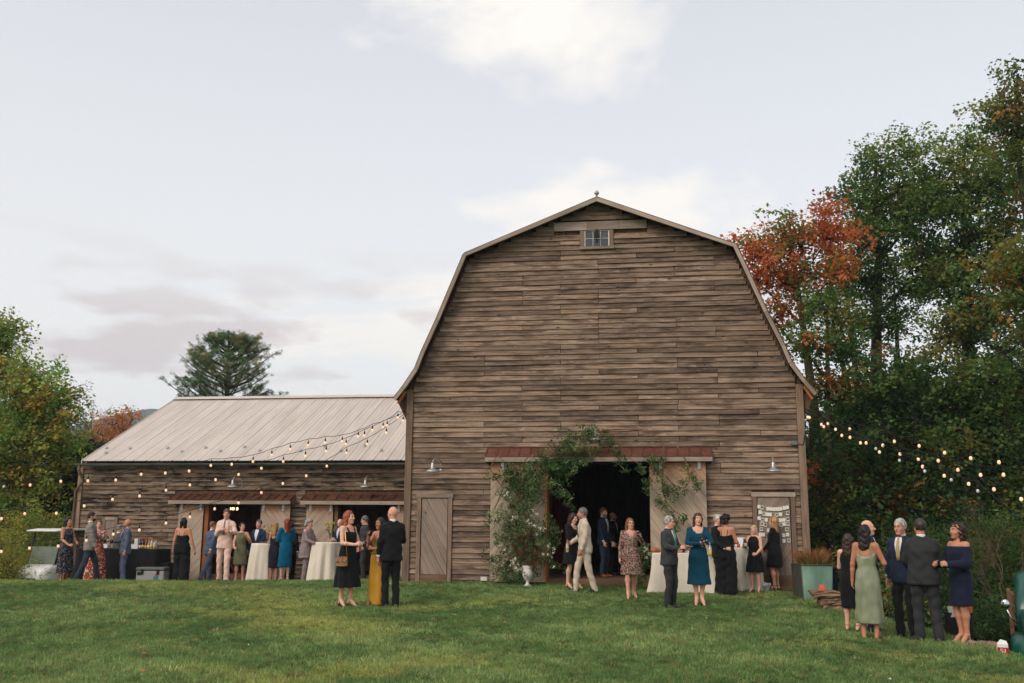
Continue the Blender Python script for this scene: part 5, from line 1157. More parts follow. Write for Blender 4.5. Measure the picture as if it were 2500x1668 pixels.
    if beard:
        Bd = SDF(); Bd.ell(HP(0, -.03, -.062), (.062, .066, .072), .02, RM)
        Bd.ell(HP(0, -.11, .0), (.05, .05, .055), .01, RM, True)
        Bd.cuts.append(lambda X, Y, Z: loc(X, Y, Z)[2]+.03+np.maximum(0, loc(X, Y, Z)[1])*.0); Bd.noise = (.0015, 90, .3)
        mh = Bd.mesh('beard', hv, hairmat(beard))
        if mh: link('beard', mh, root)
    seed = (abs(hash(label)) % 97)/10. if False else (sum(map(ord, label)) % 97)/10.
    # ---- suit jacket, trousers
    zf = lambda T_, z: [float(np.interp(z, [r[0] for r in T_], [r[j] for r in T_])) for j in (1, 2, 3, 4)]
    def patch(T_, zs, xl, xr, off, name, m_, pw=2.3):
        V = []; n = 5
        for z, a, b in zip(zs, xl, xr):
            cx, cy, rx, ry = zf(T_, z)
            for i in range(n):
                x_ = a+(b-a)*i/(n-1); e = max(0, 1-abs((x_-cx)/rx)**pw)**(1/pw); V.append((x_, cy-ry*e-off, z))
        F = [(j*n+i, j*n+i+1, (j+1)*n+i+1, (j+1)*n+i) for j in range(len(zs)-1) for i in range(n-1)]
        k = len(V); V2 = V+[(v[0], v[1]+.008, v[2]) for v in V]
        rim = [i for i in range(n)]+[j*n+n-1 for j in range(1, len(zs))]+[(len(zs)-1)*n+i for i in range(n-2, -1, -1)]+[j*n for j in range(len(zs)-2, 0, -1)]
        F2 = F+[tuple(i+k for i in f[::-1]) for f in F]+[(rim[i], rim[i-1], rim[i-1]+k, rim[i]+k) for i in range(len(rim))]
        return MB().add(V2, F2).build(name, m_, root, True)
    if top_ in ('suit', 'jacket', 'cardigan'):
        J = SDF(); e = 1.10
        hem = .80 if top_ != 'cardigan' else .66
        JR = [(hem-.03, .196, .142), (.93, .188, .138), (1.04, .172, .130), (1.15, .165, .127), (1.28, .178, .134), (1.37, .172, .122), (1.43, .13, .09), (1.495, .072, .07)]
        if fm: JR = [(hem-.03, .235, .165), (.93, .205, .15), (1.08, .175, .135), (1.25, .172, .135), (1.38, .165, .115), (1.43, .135, .09), (1.48, .07, .065)]
        JR = [(z, 0., -ln(z)-belly(z)*.08+.004, rx*(g if z < 1.36 else .5+.5*g), ry*(g+belly(z)*.5 if z < 1.36 else .5+.5*g)) for z, rx, ry in JR]
        J.prof(JR, .02, 2.4, *( (11, .03, (1.1, .7), seed) if top_ == 'cardigan' else (0, 0.)))
        for S, el, w_, sgn in arms:
            J.cone(U(sgn*.05, .012, 1.445), S+v3(-sgn*.012, 0, -.022), .05, .056, .03); J.cone(S+v3(-sgn*.004, 0, -.02), el, .06, .053, .03); J.cone(el, w_-unit(w_-el)*.012, .056, .043, .015)
        J.cuts.append(lambda X, Y, Z: hem-Z+.0*X); J.noise = (.0050, 30, seed)
        mj = J.mesh('jacket', hg, top_c, 1); jk = link('jacket', mj, root)
        if top_ != 'cardigan':
            # shirt collar, shirt front, tie, lapels
            MB().lathe([(.066, -.03), (.064, .012), (.058, .036), (.05, .036), (.05, -.03)], U(0, .016, 1.485), 14, 1, 1.02).build('shirt_collar', W[shirt], root, True)
            zs = [1.13, 1.2, 1.28, 1.36, 1.42, 1.47]; wv = [.004, .024, .044, .058, .062, .05]
            patch(JR, zs, [-a for a in wv], wv, .010, 'shirt', W[shirt], 2.4)
            if tie: patch(JR, [1.13, 1.2, 1.3, 1.4, 1.455, 1.475], [-.022, -.03, -.026, -.019, -.014, -.02], [.022, .03, .026, .019, .014, .02], .019, 'tie', tie, 2.4)
            for q in (1, -1):
                a = [q*(v_-.004) for v_ in wv]; b = [q*(v_+l_) for v_, l_ in zip(wv, (.012, .04, .062, .052, .034, .018))]
                patch(JR, zs, [min(u_, v_) for u_, v_ in zip(a, b)], [max(u_, v_) for u_, v_ in zip(a, b)], .014, 'lapel', top_c, 2.4)
            for S, el, w_, sgn in arms:
                dd = unit(w_-el); MB().tube([w_-dd*.03, w_+dd*.008], [.041, .039], 10).build('shirt_cuff', W[shirt], root, True)
    if leg_ and not dress:
        Tt = SDF(); wd = {'trousers': (.093, .07, .062), 'wide': (.115, .118, .125), 'slim': (.088, .062, .05)}[leg_]
        suit_ = top_ in ('suit', 'jacket', 'cardigan'); Tt.prof([(.80, 0, 0, .172*g, .12*g), (.93, 0, 0, (.165 if suit_ else .178)*g, (.112 if suit_ else .130)*g), (.99 if suit_ else 1.06, 0, -ln(1.0), (.13 if suit_ else .165)*g, (.085 if suit_ else .125)*g)], .04)
        for hp, kn, an, sgn in legs:
            sl = .3+.7*g
            Tt.cone(hp, kn, wd[0]*sl, wd[1]*sl, .03); Tt.cone(kn, v3(an[0], an[1]+.012, max(.05, an[2]-.045)), wd[1]*sl*.97, wd[2]*sl, .008)
        Tt.cuts.append(lambda X, Y, Z: .025-Z+.0*X); Tt.noise = (.0065, 28, seed+2)
        link('trousers', Tt.mesh('trousers', hg, leg_c), root)
    if top_ == 'jumpsuit':
        Bo = SDF(); Bo.prof([(z, cx, cy, rx*1.03+.006, ry*1.04+.006) for z, cx, cy, rx, ry in TR if .9 < z < 1.45], .02, 2.2); Bo.cuts.append(lambda X, Y, Z: np.maximum(.96-Z, Z-(1.325-.55*Y)+.0*X)); Bo.noise = (.003, 26, seed)
        link('bodice', Bo.mesh('bodice', hg*.85, leg_c, 2), root)
        for q in (1, -1):
            f_ = zf(TR, 1.3); MB().tube([(q*.07, f_[1]-f_[3]*.95-.004, 1.36), U(q*.085, -.05, 1.425), U(q*.088, .012, 1.468), U(q*.08, .07, 1.41), (q*.062, f_[1]+f_[3]*.95+.006, 1.255)], .006, 5).build('strap', leg_c, root)
    # ---- dresses
    if dress:
        d = dress; Dr = SDF(); hem = d['hem']; fl = d.get('flare', 1.2); wz = d.get('waist', 1.10); tz = d.get('neck', 1.42); tt = d.get('tight', 1.0)
        rows = [(z, cx, cy, rx*1.03*tt+.006, ry*1.04*tt+.006) for z, cx, cy, rx, ry in TR if z > .9]
        hipw = .178*g*tt; cx0 = sum(l[2][0] for l in legs)/2; cy0 = sum(l[1][1] for l in legs)/2
        rows += [(.85, 0, 0, hipw*(1+(fl-1)*.25), .132*g*tt*(1+(fl-1)*.25))]
        sy_ = abs(legs[0][1][1]-legs[1][1][1])/2
        rows += [(hem-.03, cx0*.8, cy0*.7, hipw*fl, max(.13*g*fl, .095+sy_*1.15+abs(cy0)*.3))]
        if hem < .55: rows += [(.5, cx0*.5, cy0*.5, hipw*(1+(fl-1)*.7), .13*g*(1+(fl-1)*.7))]
        Dr.prof(rows, .02, 2.2, d.get('pleat', 8), d.get('pa', .03), (d.get('pz', wz), hem), seed)
        sl = d.get('sleeve')
        if sl:
            for S, el, w_, sgn in arms:
                Dr.cone(U(sgn*.07, .01, 1.425), S, .05, .056, .03)
                if sl == 'long': Dr.cone(S, el, .058*(.6+.4*g), .048*(.6+.4*g), .02); Dr.cone(el, w_-unit(w_-el)*.01, .046, .034, .015)
                if sl == 'half': Dr.cone(S, el*.75+S*.25, .06, .056, .02)
                if sl == 'puff': Dr.cone(S+v3(sgn*.01, 0, .015), el, .072, .07, .03); Dr.cone(el, el*.6+w_*.4, .068, .042, .02)
                if sl == 'shawl': Dr.cone(S, el, .06, .07, .03); Dr.cone(el, w_-unit(w_-el)*.02, .075, .055, .03)
        if sl and tz > 1.4: Dr.cone(U(-.1, .012, 1.42), U(.1, .012, 1.42), .055, .055, .03)
        slp = d.get('slope', 0.0)
        Dr.cuts.append(lambda X, Y, Z: np.maximum(hem+d.get('skew', 0)*X-Z, Z-(tz+slp*(Y+ln(1.3)))-(.25*np.abs(X) if d.get('vee') else 0)) if not (sl and tz > 1.4) else np.maximum(hem-Z+.0*X+.0*Y, np.minimum(.105-np.hypot(X, Y+ln(1.5)-.0), Z-1.36)))
        Dr.noise = (.0028, 24, seed)
        link('dress', Dr.mesh('dress', hg*.85, d['m'], 2), root)
        if d.get('strap'):
            for q in (1, -1):
                zb = tz+slp*.1; f_ = zf(TR, tz-.01); sx = d.get('sx', .075)
                pts = [(q*sx, f_[1]-f_[3]*.93-.004, tz+slp*(-.1)-.01), U(q*(sx+.01), -.055, 1.425), U(q*(sx+.012), .012, 1.472), U(q*(sx+.005), .07, 1.42), (q*sx*.9, f_[1]+f_[3]*.93+.006, tz+slp*.1-.01)]
                MB().tube(pts, d.get('sw', .006), 5).build('strap', d['m'], root)
        if d.get('skirt_m'):      # a skirt of another cloth below the waist
            Sk = SDF(); rows2 = [(z, cx, cy, rx*1.02+.008, ry*1.03+.008) for z, cx, cy, rx, ry in rows if z < 1.12]
            f_ = zf(rows, 1.06); rows2 += [(1.06, f_[0], f_[1], f_[2]*1.02+.008, f_[3]*1.03+.008)]
            Sk.prof(rows2, .02, 2.2, d.get('pleat', 8), d.get('pa', .03), (wz, hem), seed); Sk.cuts.append(lambda X, Y, Z: np.maximum(hem+d.get('skew', 0)*X-Z, Z-1.055)); link('skirt', Sk.mesh('skirt', hg, d['skirt_m']), root)
    # ---- shoes
    kind, sm_ = shoes
    for (hp, kn, an, sgn), tdeg in zip(legs, toe):
        td = R_(tdeg); tx = v3(math.sin(td), -math.cos(td), 0); c = v3(an[0], an[1], 0); up = an[2]-.085 if kind in ('oxford', 'boot', 'sneaker') else 0
        if kind in ('oxford', 'boot', 'sneaker'):
            S_ = SDF(); zb = max(0, up)
            S_.cone(c-tx*.05+v3(0, 0, .04+zb), c+tx*.04+v3(0, 0, .042+zb), .038, .04, .03); S_.cone(c+tx*.04+v3(0, 0, .036+zb), c+tx*.15+v3(0, 0, .024+zb), .042, .03, .03)
            if kind == 'boot': S_.cone(c-tx*.02+v3(0, 0, .06), c-tx*.02+v3(0, 0, .2), .05, .055, .03)
            S_.cone(c+v3(0, 0, .05+zb), c+v3(0, 0, .075+zb), .038, .036, .02)
            S_.cuts.append(lambda X, Y, Z: .006+zb-Z+.0*X)
            so_ = link('shoe', S_.mesh('shoe', .009, W[sm_]), root)
            MB().lathe([(.043, 0), (.045, .016)], (0, 0, zb-.0), 12, 1, 2.55).build('sole', W['shoe_white' if kind == 'sneaker' else 'shoe_black'], so_, loc=tuple(c+tx*.045), rz=td)
        elif kind in ('heel', 'sandal'):
            b = MB(); hz_ = an[2]-.075
            pts = [c-tx*.06+v3(0, 0, hz_+.004), c+v3(0, 0, hz_*.8+.004), c+tx*.07+v3(0, 0, .008), c+tx*.165+v3(0, 0, .006)]
            for q0, q1, w_ in zip(pts[:-1], pts[1:], (.05, .052, .066)): b.bar(q0, q1, w_, .01)
            b.bar(c-tx*.055+v3(0, 0, hz_+.002), c-tx*.05+v3(0, 0, 0), .018 if kind == 'heel' else .03, .022)
            sd2 = np.cross(tx, v3(0, 0, 1))
            for cc, rr in ((an+v3(0, 0, .012), .039), ) if kind == 'sandal' or legbare else ():
                b.tube([cc+rr*(math.cos(a)*tx*1.05+math.sin(a)*sd2) for a in np.linspace(0, 2*math.pi, 13)], .005, 4)
            for f_, zt in ((.115, .052),) + (((.07, .07),) if kind == 'sandal' else ()):
                cc = c+tx*f_; b.tube([cc+sd2*.036*math.cos(a)+v3(0, 0, zt*math.sin(a)) for a in np.linspace(0, math.pi, 8)], .0055, 4)
            b.build('shoe', W[sm_], root)
    gr = []
    Mw = Matrix.Translation((bx, by, z0)) @ Matrix.Rotation(R_(face), 4, 'Z') @ Matrix.Scale(s, 4)
    for p_, fd_, nn_ in grips: gr.append(np.array(Mw @ Vector(p_)))
    if extra: extra(root, dict(U=U, HP=HP, TR=TR, patch=patch, arms=arms, zf=zf))
    return dict(root=root, L=gr[0], R=gr[1], M=Mw, H=s)
# ------------------------------------------------------------------ the guests
fb = fabric
K_ = dict(black=fb('black_wool', (.012, .012, .013)), charcoal=fb('charcoal_wool', (.035, .036, .036)), darkgrey=fb('dark_grey_wool', (.048, .05, .05)), navy=fb('navy_wool', (.018, .026, .05)),
  blue=fb('blue_wool', srgb(90, 97, 114)), midblue=fb('mid_blue_wool', srgb(82, 94, 116)), navy2=fb('navy_blazer', srgb(40, 58, 84)), grey=fb('grey_tweed', srgb(146, 140, 130), srgb(118, 112, 104), 60), greygreen=fb('grey_suit', srgb(84, 84, 76)),
  pink=fb('pink_linen', srgb(232, 194, 178)), beige=fb('beige_linen', srgb(206, 188, 166)), slate=fb('slate_trousers', srgb(52, 60, 76)), mauve=fb('mauve_knit', srgb(146, 128, 128), None, 30, .9, .4), mauve2=fb('mauve_trousers', srgb(142, 124, 126)),
  blackdress=fb('black_crepe', (.010, .010, .011)), teal=fb('teal_knit', srgb(14, 66, 86)), peacock=fb('peacock_jersey', srgb(8, 94, 130)), olive=fb('olive_crepe', srgb(108, 108, 78)), mustard=M('mustard_satin', srgb(194, 142, 34), srgb(170, 120, 24), 9, .38, .4, bump=.2, stretch=(2, 2, .3)),
  sage=M('sage_satin', srgb(146, 150, 122), srgb(122, 128, 100), 5, .34, .45, bump=.3, bscale=9, stretch=(1.5, 1.5, .4)), navychif=fb('navy_chiffon', (.012, .016, .034)),
  lace=pattern('black_lace', (.012, .011, .012), [srgb(52, 42, 40)], 60, .56), lacedark=pattern('dark_lace', (.014, .014, .022), [srgb(58, 46, 56)], 40, .57),
  floral=pattern('red_floral', srgb(196, 60, 62), [srgb(228, 208, 176), srgb(132, 24, 36), srgb(86, 92, 62)], 15, .53, dist=.6), darkfloral=pattern('grey_floral', srgb(38, 40, 56), [srgb(128, 120, 116), srgb(20, 20, 28)], 11, .52, dist=3),
  paisley=pattern('paisley', srgb(150, 126, 108), [srgb(84, 22, 40), srgb(176, 156, 138), srgb(74, 18, 34)], 12, .52, dist=3.0), goldtop=pattern('olive_gold_print', srgb(124, 100, 36), [srgb(70, 64, 30)], 22, .55),
  redflower=pattern('black_with_red_blooms', (.011, .010, .011), [srgb(150, 30, 34)], 6, .70, dist=1.0))
tie_c = lambda n, c: fb(n, c, None, 60, .6, .1)
FAIR, ROSY, TAN, OLIVE, BROWN = (226, 178, 154), (220, 164, 140), (198, 142, 112), (190, 132, 102), (160, 104, 76)
sl = lambda **k: dict(dict(sleeve='long'), **k)
P = {}
# bar group at the far left
P['f1'] = person('woman in long dark floral dress and tan ankle boots by the golf cart', 168, 1262, .8, face=75, sex='f', tone=TAN, hair=('long', (36, 26, 24)), top_=None, leg_=None, dress=dict(m=K_['darkfloral'], hem=.27, flare=1.35, neck=1.44, waist=1.1, pleat=9, pa=.05), aL='hold_low', aR='hold_low', shoes=('boot', 'shoe_tan'))
P['m2'] = person('man in grey blazer, navy trousers and tan shoes, beard, back half turned', 226, 1249, .9, face=125, tone=TAN, hair=('crop', (40, 30, 26)), beard=(48, 34, 28), top_c=K_['grey'], leg_c=K_['slate'], aL='hold', aR='hang_front', stance=((.17, -.26), (-.12, .26)), shoes=('oxford', 'shoe_tan'), head=(-8, 0, 0))
P['f3'] = person('woman in red floral maxi dress holding a red drink', 243, 1270, 1.9, face=30, sex='f', tone=FAIR, hair=('bun', (122, 88, 60)), top_=None, leg_=None, dress=dict(m=K_['floral'], hem=.05, flare=1.7, neck=1.40, vee=True, pleat=8, pa=.05, sleeve='half'), aL='hold_out', aR='hang', shoes=('sandal', 'shoe_tan'))
P['m4'] = person('older man in grey-green suit with his back to the camera at the bar', 293, 1281, 2.9, face=160, tone=FAIR, hair=('short', (150, 142, 132)), top_c=K_['greygreen'], leg_c=K_['greygreen'], aL='hold', aR='hang', head=(-30, 0, 0))
P['m5'] = person('bald bearded man in blue-grey suit with red pocket square, drink in hand', 312, 1267, 1.5, face=-55, tone=TAN, hair=('fringe', (150, 130, 112)), beard=(140, 118, 98), top_c=K_['blue'], leg_c=K_['blue'], aR='hold', aL='hang', shirt='shirt_pale', glasses=True, head=(-15, 0, 0), girth=1.04)
P['f6'] = person('woman in black wide leg jumpsuit with thin straps, seen from behind', 450, 1263.5, 1.5, face=186, sex='f', girth=1.16, tone=TAN, hair=('bob', (34, 28, 27)), top_='jumpsuit', leg_='wide', leg_c=K_['blackdress'], aL='hang', aR=dict(w=(.33, .02, .87)), stance=((.10, -.06), (-.11, .05)), shoes=('sneaker', 'shoe_black'))
P['m7'] = person('man in mid blue suit walking away past the open wing door', 517, 1272, 2.5, face=155, tone=ROSY, hair=('crop', (140, 100, 76)), top_c=K_['midblue'], leg_c=K_['midblue'], aL='hang_front', aR='swing_b', stance=((.10, -.10), (-.13, .42)), lean=.10)
P['m8'] = person('man in pale pink linen suit striding, adjusting his cuff', 554, 1242, .7, face=8, tone=ROSY, hair=('short', (104, 84, 66)), top_c=K_['pink'], leg_c=K_['pink'], aR='chest', aL=dict(w=(.20, -.33, 1.20), d=(-.3, -.9, .2), curl=.7), tie=tie_c('mauve_tie', srgb(150, 116, 124)), stance=((.13, -.16), (-.12, .12)), shoes=('oxford', 'shoe_brown'), head=(12, 6, 0))
P['f9'] = person('woman in short olive dress with dark bun, hand raised to her chin', 592, 1275, 2.9, face=18, sex='f', tone=ROSY, hair=('bun', (40, 30, 28)), top_=None, leg_=None, dress=dict(m=K_['olive'], hem=.52, flare=1.3, neck=1.45, pleat=12, pa=.035), aL='high', aR='hold_low', shoes=('heel', 'shoe_black'), head=(25, 0, 0))
P['m10'] = person('man in navy blazer and open white collar behind the high table', 633, 1268.5, 3.2, face=-4, tone=ROSY, hair=('short', (112, 106, 102)), top_c=K_['navy2'], leg_c=K_['navy'], aL='hang_front', aR='hang_front', girth=1.08)
P['f11'] = person('blond woman in dark lace halter dress with bare shoulders, back turned', 674, 1275, 2.1, face=168, sex='f', tone=TAN, hair=('long', (186, 142, 92)), top_=None, leg_=None, dress=dict(m=K_['lacedark'], hem=.42, flare=1.08, neck=1.33, slope=-.6, strap=True, sw=.012, pleat=6, pa=.015, waist=1.12), aL='hold', aR='hang', shoes=('heel', 'shoe_black'))
P['f12'] = person('red haired woman in peacock blue puff sleeve dress', 701, 1266, 2.0, face=-140, sex='f', tone=FAIR, hair=('long', (150, 70, 36)), top_=None, leg_=None, dress=dict(m=K_['peacock'], hem=.40, flare=1.10, neck=1.45, sleeve='puff', pleat=9, pa=.06, pz=.62), aL='hold', aR='hold_low', shoes=('heel', 'shoe_black'), head=(25, 0, 0))
P['m13'] = person('person in black jacket mostly hidden behind the peacock blue dress', 713, 1276, 2.9, face=170, tone=TAN, hair=('short', (50, 40, 36)), top_c=K_['black'], leg_c=K_['black'], aL='hold', aR='hang')
P['f14'] = person('grey haired woman in mauve tunic and trousers leaning to the white table', 752, 1267, 2.1, face=78, sex='f', girth=1.12, tone=ROSY, hair=('curlshort', (190, 186, 182)), top_='cardigan', top_c=K_['mauve'], leg_='trousers', leg_c=K_['mauve2'], aL='table', aR='table', shoes=('oxford', 'shoe_black'), lean=.08)
P['m15'] = person('balding man in dark navy suit looking down behind the second high table', 834, 1265, 2.9, face=-30, tone=FAIR, hair=('fringe', (150, 140, 130)), top_c=K_['navy'], leg_c=K_['navy'], aL='hold', aR='hold', head=(10, 26, 0), shirt='shirt_pale')
# three in front of the wing
P['f16'] = person('red haired woman in black off-shoulder midi dress with leopard purse', 853, 1246.5, feet=(845, 1483), face=62, sex='f', tone=FAIR, hair=('bob', (184, 96, 62)), top_=None, leg_=None, dress=dict(m=K_['blackdress'], hem=.36, flare=1.55, neck=1.36, pleat=7, pa=.07, strap=True, sw=.016, waist=1.1), aL='hold', aR='hold', shoes=('sandal', 'shoe_black'), stance=((.07, -.03), (-.07, .07)), head=(10, 0, 0))
P['m17'] = person('older man in charcoal suit and lilac shirt by the wing doorway', 893, 1258.5, 1.9, face=-68, tone=ROSY, hair=('short', (120, 112, 106)), top_c=K_['darkgrey'], leg_c=K_['charcoal'], aL='pocket', aR='hang_front', shirt='shirt_pale', glasses=True, head=(-12, 10, 0), tie=tie_c('blue_tie', srgb(70, 84, 120)))
P['f18'] = person('woman in mustard satin slip skirt raising her glass to drink', 929, 1263, feet=(925, 1481), face=-28, sex='f', tone=OLIVE, hair=('long', (60, 40, 32)), top_=None, leg_=None, dress=dict(m=K_['goldtop'], hem=.06, flare=1.05, neck=1.34, strap=True, pleat=5, pa=.03, skirt_m=K_['mustard'], skew=-1.3), aR='drink', aL='hold', shoes=('heel', 'shoe_red'), stance=((.08, 0), (-.10, -.05)))
P['m19'] = person('tall bald man in black suit standing with his back to the camera', 960, 1236, feet=(962, 1485), face=-150, tone=ROSY, hair=('none', (120, 90, 70)), top_c=K_['black'], leg_c=K_['black'], aL='hang', aR='hold', head=(24, 0, 0))
# doorway and right of it
P['f20'] = person('brown haired woman in short black puff sleeve dress leaning in for a greeting', 1394, 1251, feet=(1391, 1439), face=62, sex='f', tone=FAIR, hair=('vlong', (60, 38, 30)), top_=None, leg_=None, dress=dict(m=K_['blackdress'], hem=.58, flare=1.5, neck=1.45, sleeve='puff', pleat=9, pa=.05), aL='chest', aR='hold', shoes=('sandal', 'shoe_black'), head=(0, 14, 0), stance=((.07, -.1), (-.07, .05)), lean=.06)
P['m21'] = person('grey haired man in beige linen suit striding towards the woman in black', 1428, 1238.5, feet=(1430, 1448), face=-72, tone=TAN, hair=('short', (120, 116, 112)), beard=(140, 130, 122), top_c=K_['beige'], leg_c=K_['beige'], aL='hang_front', aR='hold_low', head=(-12, 6, 0), stance=((.09, .18), (-.09, -.20)), lean=.07, shirt='shirt_pale', tie=tie_c('navy_tie', (.02, .024, .05)))
P['m22'] = person('red haired man in navy suit and brown shoes standing in the barn doorway', 1473, 1239, 1.0, face=62, tone=FAIR, hair=('short', (140, 84, 50)), beard=(160, 100, 66), top_c=K_['navy'], leg_c=K_['slate'], aL='hang_front', aR='hang_front', shoes=('oxford', 'shoe_tan'), tie=tie_c('silver_tie', srgb(170, 170, 178)), zf_=.12)
P['m23'] = person('bald man in dark suit inside the barn beside the red haired man', 1496, 1250.5, 2.5, face=70, tone=TAN, hair=('fringe', (90, 70, 58)), beard=(130, 116, 104), top_c=K_['black'], leg_c=K_['black'], aL='hang_front', aR='hang_front', zf_=.12)
P['f24'] = person('woman in burgundy paisley dress and glasses walking with a glass raised', 1538, 1264.5, feet=(1538, 1463), face=14, sex='f', girth=1.12, tone=ROSY, hair=('long', (150, 102, 64)), top_=None, leg_=None, dress=dict(m=K_['paisley'], hem=.52, flare=1.22, neck=1.45, sleeve='long', pleat=7, pa=.03), aL='high', aR='hang', shoes=('sandal', 'shoe_brown'), glasses=True, stance=((.09, .12), (-.09, -.12)), head=(8, 0, 0))
P['m25'] = person('white haired man in dark grey suit and teal tie holding a small plate', 1632, 1259, feet=(1633, 1484), face=58, tone=ROSY, hair=('short', (204, 200, 192)), top_c=K_['darkgrey'], leg_c=K_['charcoal'], aR='hold', aL='hold', glasses=True, tie=tie_c('teal_tie', srgb(60, 140, 128)), head=(10, 5, 0), girth=1.05)
P['f26'] = person('smiling woman in teal long sleeve midi dress with folded arms', 1702, 1251.5, feet=(1704, 1480), face=4, sex='f', tone=FAIR, hair=('bob', (92, 56, 42)), top_=None, leg_=None, dress=dict(m=K_['teal'], hem=.40, flare=1.28, neck=1.46, sleeve='long', pleat=6, pa=.04), aL=dict(w=(.03, -.27, 1.19), d=(.55, -.6, .45), curl=1.0, hint=(.9, .1, -.7)), aR='fold', shoes=('heel', 'shoe_black'), stance=((.05, 0), (-.05, .02)), head=(6, 0, 6))
P['m27'] = person('white haired man in black suit at the white food table', 1752, 1255, -1.3, face=55, tone=ROSY, hair=('short', (214, 208, 200)), top_c=K_['black'], leg_c=K_['black'], aL='hold', aR='hold_low')
P['f28'] = person('woman with short dark curls in black strappy jumpsuit, back turned', 1771, 1255, -1.45, face=150, sex='f', tone=TAN, hair=('curlshort', (30, 22, 24)), top_='jumpsuit', leg_='wide', leg_c=K_['blackdress'], aL='hold', aR='hold', shoes=('sandal', 'shoe_black'))
P['f29'] = person('blond woman in black halter dress with red blooms holding a bottle', 1840, 1282, -.78, face=-30, sex='f', girth=1.06, tone=FAIR, hair=('long', (222, 196, 150)), top_=None, leg_=None, dress=dict(m=K_['redflower'], hem=.53, flare=1.45, neck=1.46, pleat=14, pa=.06), aR='high', aL='hold_low', shoes=('sandal', 'shoe_black'), lips=True, head=(10, 0, 0))
P['f30'] = person('blond woman in black lace sleeve dress facing the photographs on the door', 1888, 1260, feet=(1886, 1444.5), face=-118, sex='f', girth=1.1, tone=ROSY, hair=('long', (196, 150, 96)), top_=None, leg_=None, dress=dict(m=K_['blackdress'], hem=.56, flare=1.25, neck=1.45, pleat=5, pa=.02, sleeve='long'), aL='clasp', aR='clasp', shoes=('sandal', 'shoe_black'))
# group on the slope at the right
P['f31'] = person('brown haired woman in black sleeveless knee length dress at the lawn edge', 2070, 1303, feet=(2080, 1548), face=150, sex='f', girth=1.06, tone=FAIR, hair=('long', (76, 54, 44)), top_=None, leg_=None, dress=dict(m=K_['blackdress'], hem=.44, flare=1.02, neck=1.44, slope=0, pleat=4, pa=.01), aL='hold', aR='hang', shoes=('sandal', 'shoe_black'))
P['f32'] = person('woman in sage green satin slip dress with tie straps and bare back', 2110, 1280, feet=(2116, 1561), face=160, sex='f', tone=OLIVE, hair=('long', (38, 28, 26)), top_=None, leg_=None, dress=dict(m=K_['sage'], hem=.235, flare=1.18, neck=1.36, slope=-1.1, strap=True, sw=.008, sx=.085, pleat=6, pa=.035), aL='hang', aR=dict(w=(.17, -.25, 1.22), d=(-.2, -.6, .75), curl=1.1), shoes=('bare', 'shoe_tan'), head=(-14, 0, 0))
P['m33'] = person('bald man in dark navy suit partly hidden by the woman in sage', 2117, 1269, -6.5, face=72, tone=FAIR, hair=('fringe', (150, 120, 100)), top_c=K_['navy'], leg_c=K_['navy'], aL='hold', aR='hold_out', head=(6, 0, 0))
P['m34'] = person('white haired man in glasses, dark suit and gold tie facing the group', 2197, 1265.5, -7.0, face=-38, tone=ROSY, hair=('short', (210, 204, 196)), top_c=K_['navy'], leg_c=K_['black'], aL='hang', aR='hang', glasses=True, tie=tie_c('gold_tie', srgb(186, 156, 100)), head=(-6, 4, 0))
P['m35'] = person('stout man in charcoal suit with broad back to the camera', 2245, 1265.5, feet=(2262, 1568), face=168, girth=1.16, tone=TAN, hair=('short', (66, 56, 48)), top_c=K_['charcoal'], leg_c=K_['charcoal'], aL=dict(w=(.13, -.30, 1.12), d=(-.3, -.9, .2), curl=1.0), aR='hold', stance=((.10, 0), (-.15, .03)), head=(22, 4, 0))
P['f36'] = person('woman with long dark curls in navy cold shoulder chiffon dress', 2334, 1275, feet=(2352, 1574), face=-62, sex='f', tone=TAN, hair=('curly', (62, 38, 32)), top_=None, leg_=None, dress=dict(m=K_['navychif'], hem=.545, flare=1.04, neck=1.40, sleeve='shawl', pleat=5, pa=.02), aL='hold', aR='hold', shoes=('sandal', 'shoe_white'), stance=((.05, 0), (-.05, .0)))
# ------------------------------------------------------------------ lamps on the walls
def gooseneck(px, py, Y, side, label):
    p = at(px, py, Y-.42); rt = empty('wall_lamp', tuple(p)); tag(rt, label, 'lamp', 'gooseneck barn lamps')
    MB().lathe([(.158, -.03), (.165, -.028), (.16, -.005), (.12, .03), (.06, .055), (.045, .08), (.04, .17), (.022, .20), (.0, .20)], n=20).build('lamp_shade', W['zinc'], rt, True)
    MB().lathe([(.0, .02), (.10, .015), (.15, -.02), (.155, -.0285)], n=20).build('shade_lining', W['lamp_in'], rt, True)
    dx = .10*side; pts = [(0, 0, .19)]+[(dx*.5*(1-math.cos(a)), .2*(1-math.cos(a)), .19+.13*math.sin(a)) for a in np.linspace(.3, math.pi, 9)]+[(dx, .40, .10), (dx, .415, .04)]
    MB().tube(pts, .012, 7).build('pipe', W['zinc'], rt, True)
    MB().lathe([(.0, 0), (.05, 0), (.05, .02), (.0, .025)], n=12).build('wall_plate', W['zinc'], rt, True, loc=(dx, .42, .04)).rotation_euler = (math.pi/2, 0, 0)
gooseneck(1056, 1150, 0, 1, 'zinc gooseneck lamp above the small plank door left of the vines')
gooseneck(1453.5, 1072, 0, .3, 'zinc gooseneck lamp at the top of the vine arch')
gooseneck(1888, 1149, 0, .2, 'zinc gooseneck lamp above the door with photographs')
gooseneck(568, 1188, WY, 1, 'zinc gooseneck lamp above the left wing doorway')
gooseneck(892, 1188, WY, .8, 'zinc gooseneck lamp above the right wing doorway')
fl_ = at(1182, 1413, -.3); rt = empty('flood_light', tuple(fl_)); tag(rt, 'small white flood light on the ground left of the vines', 'flood light')
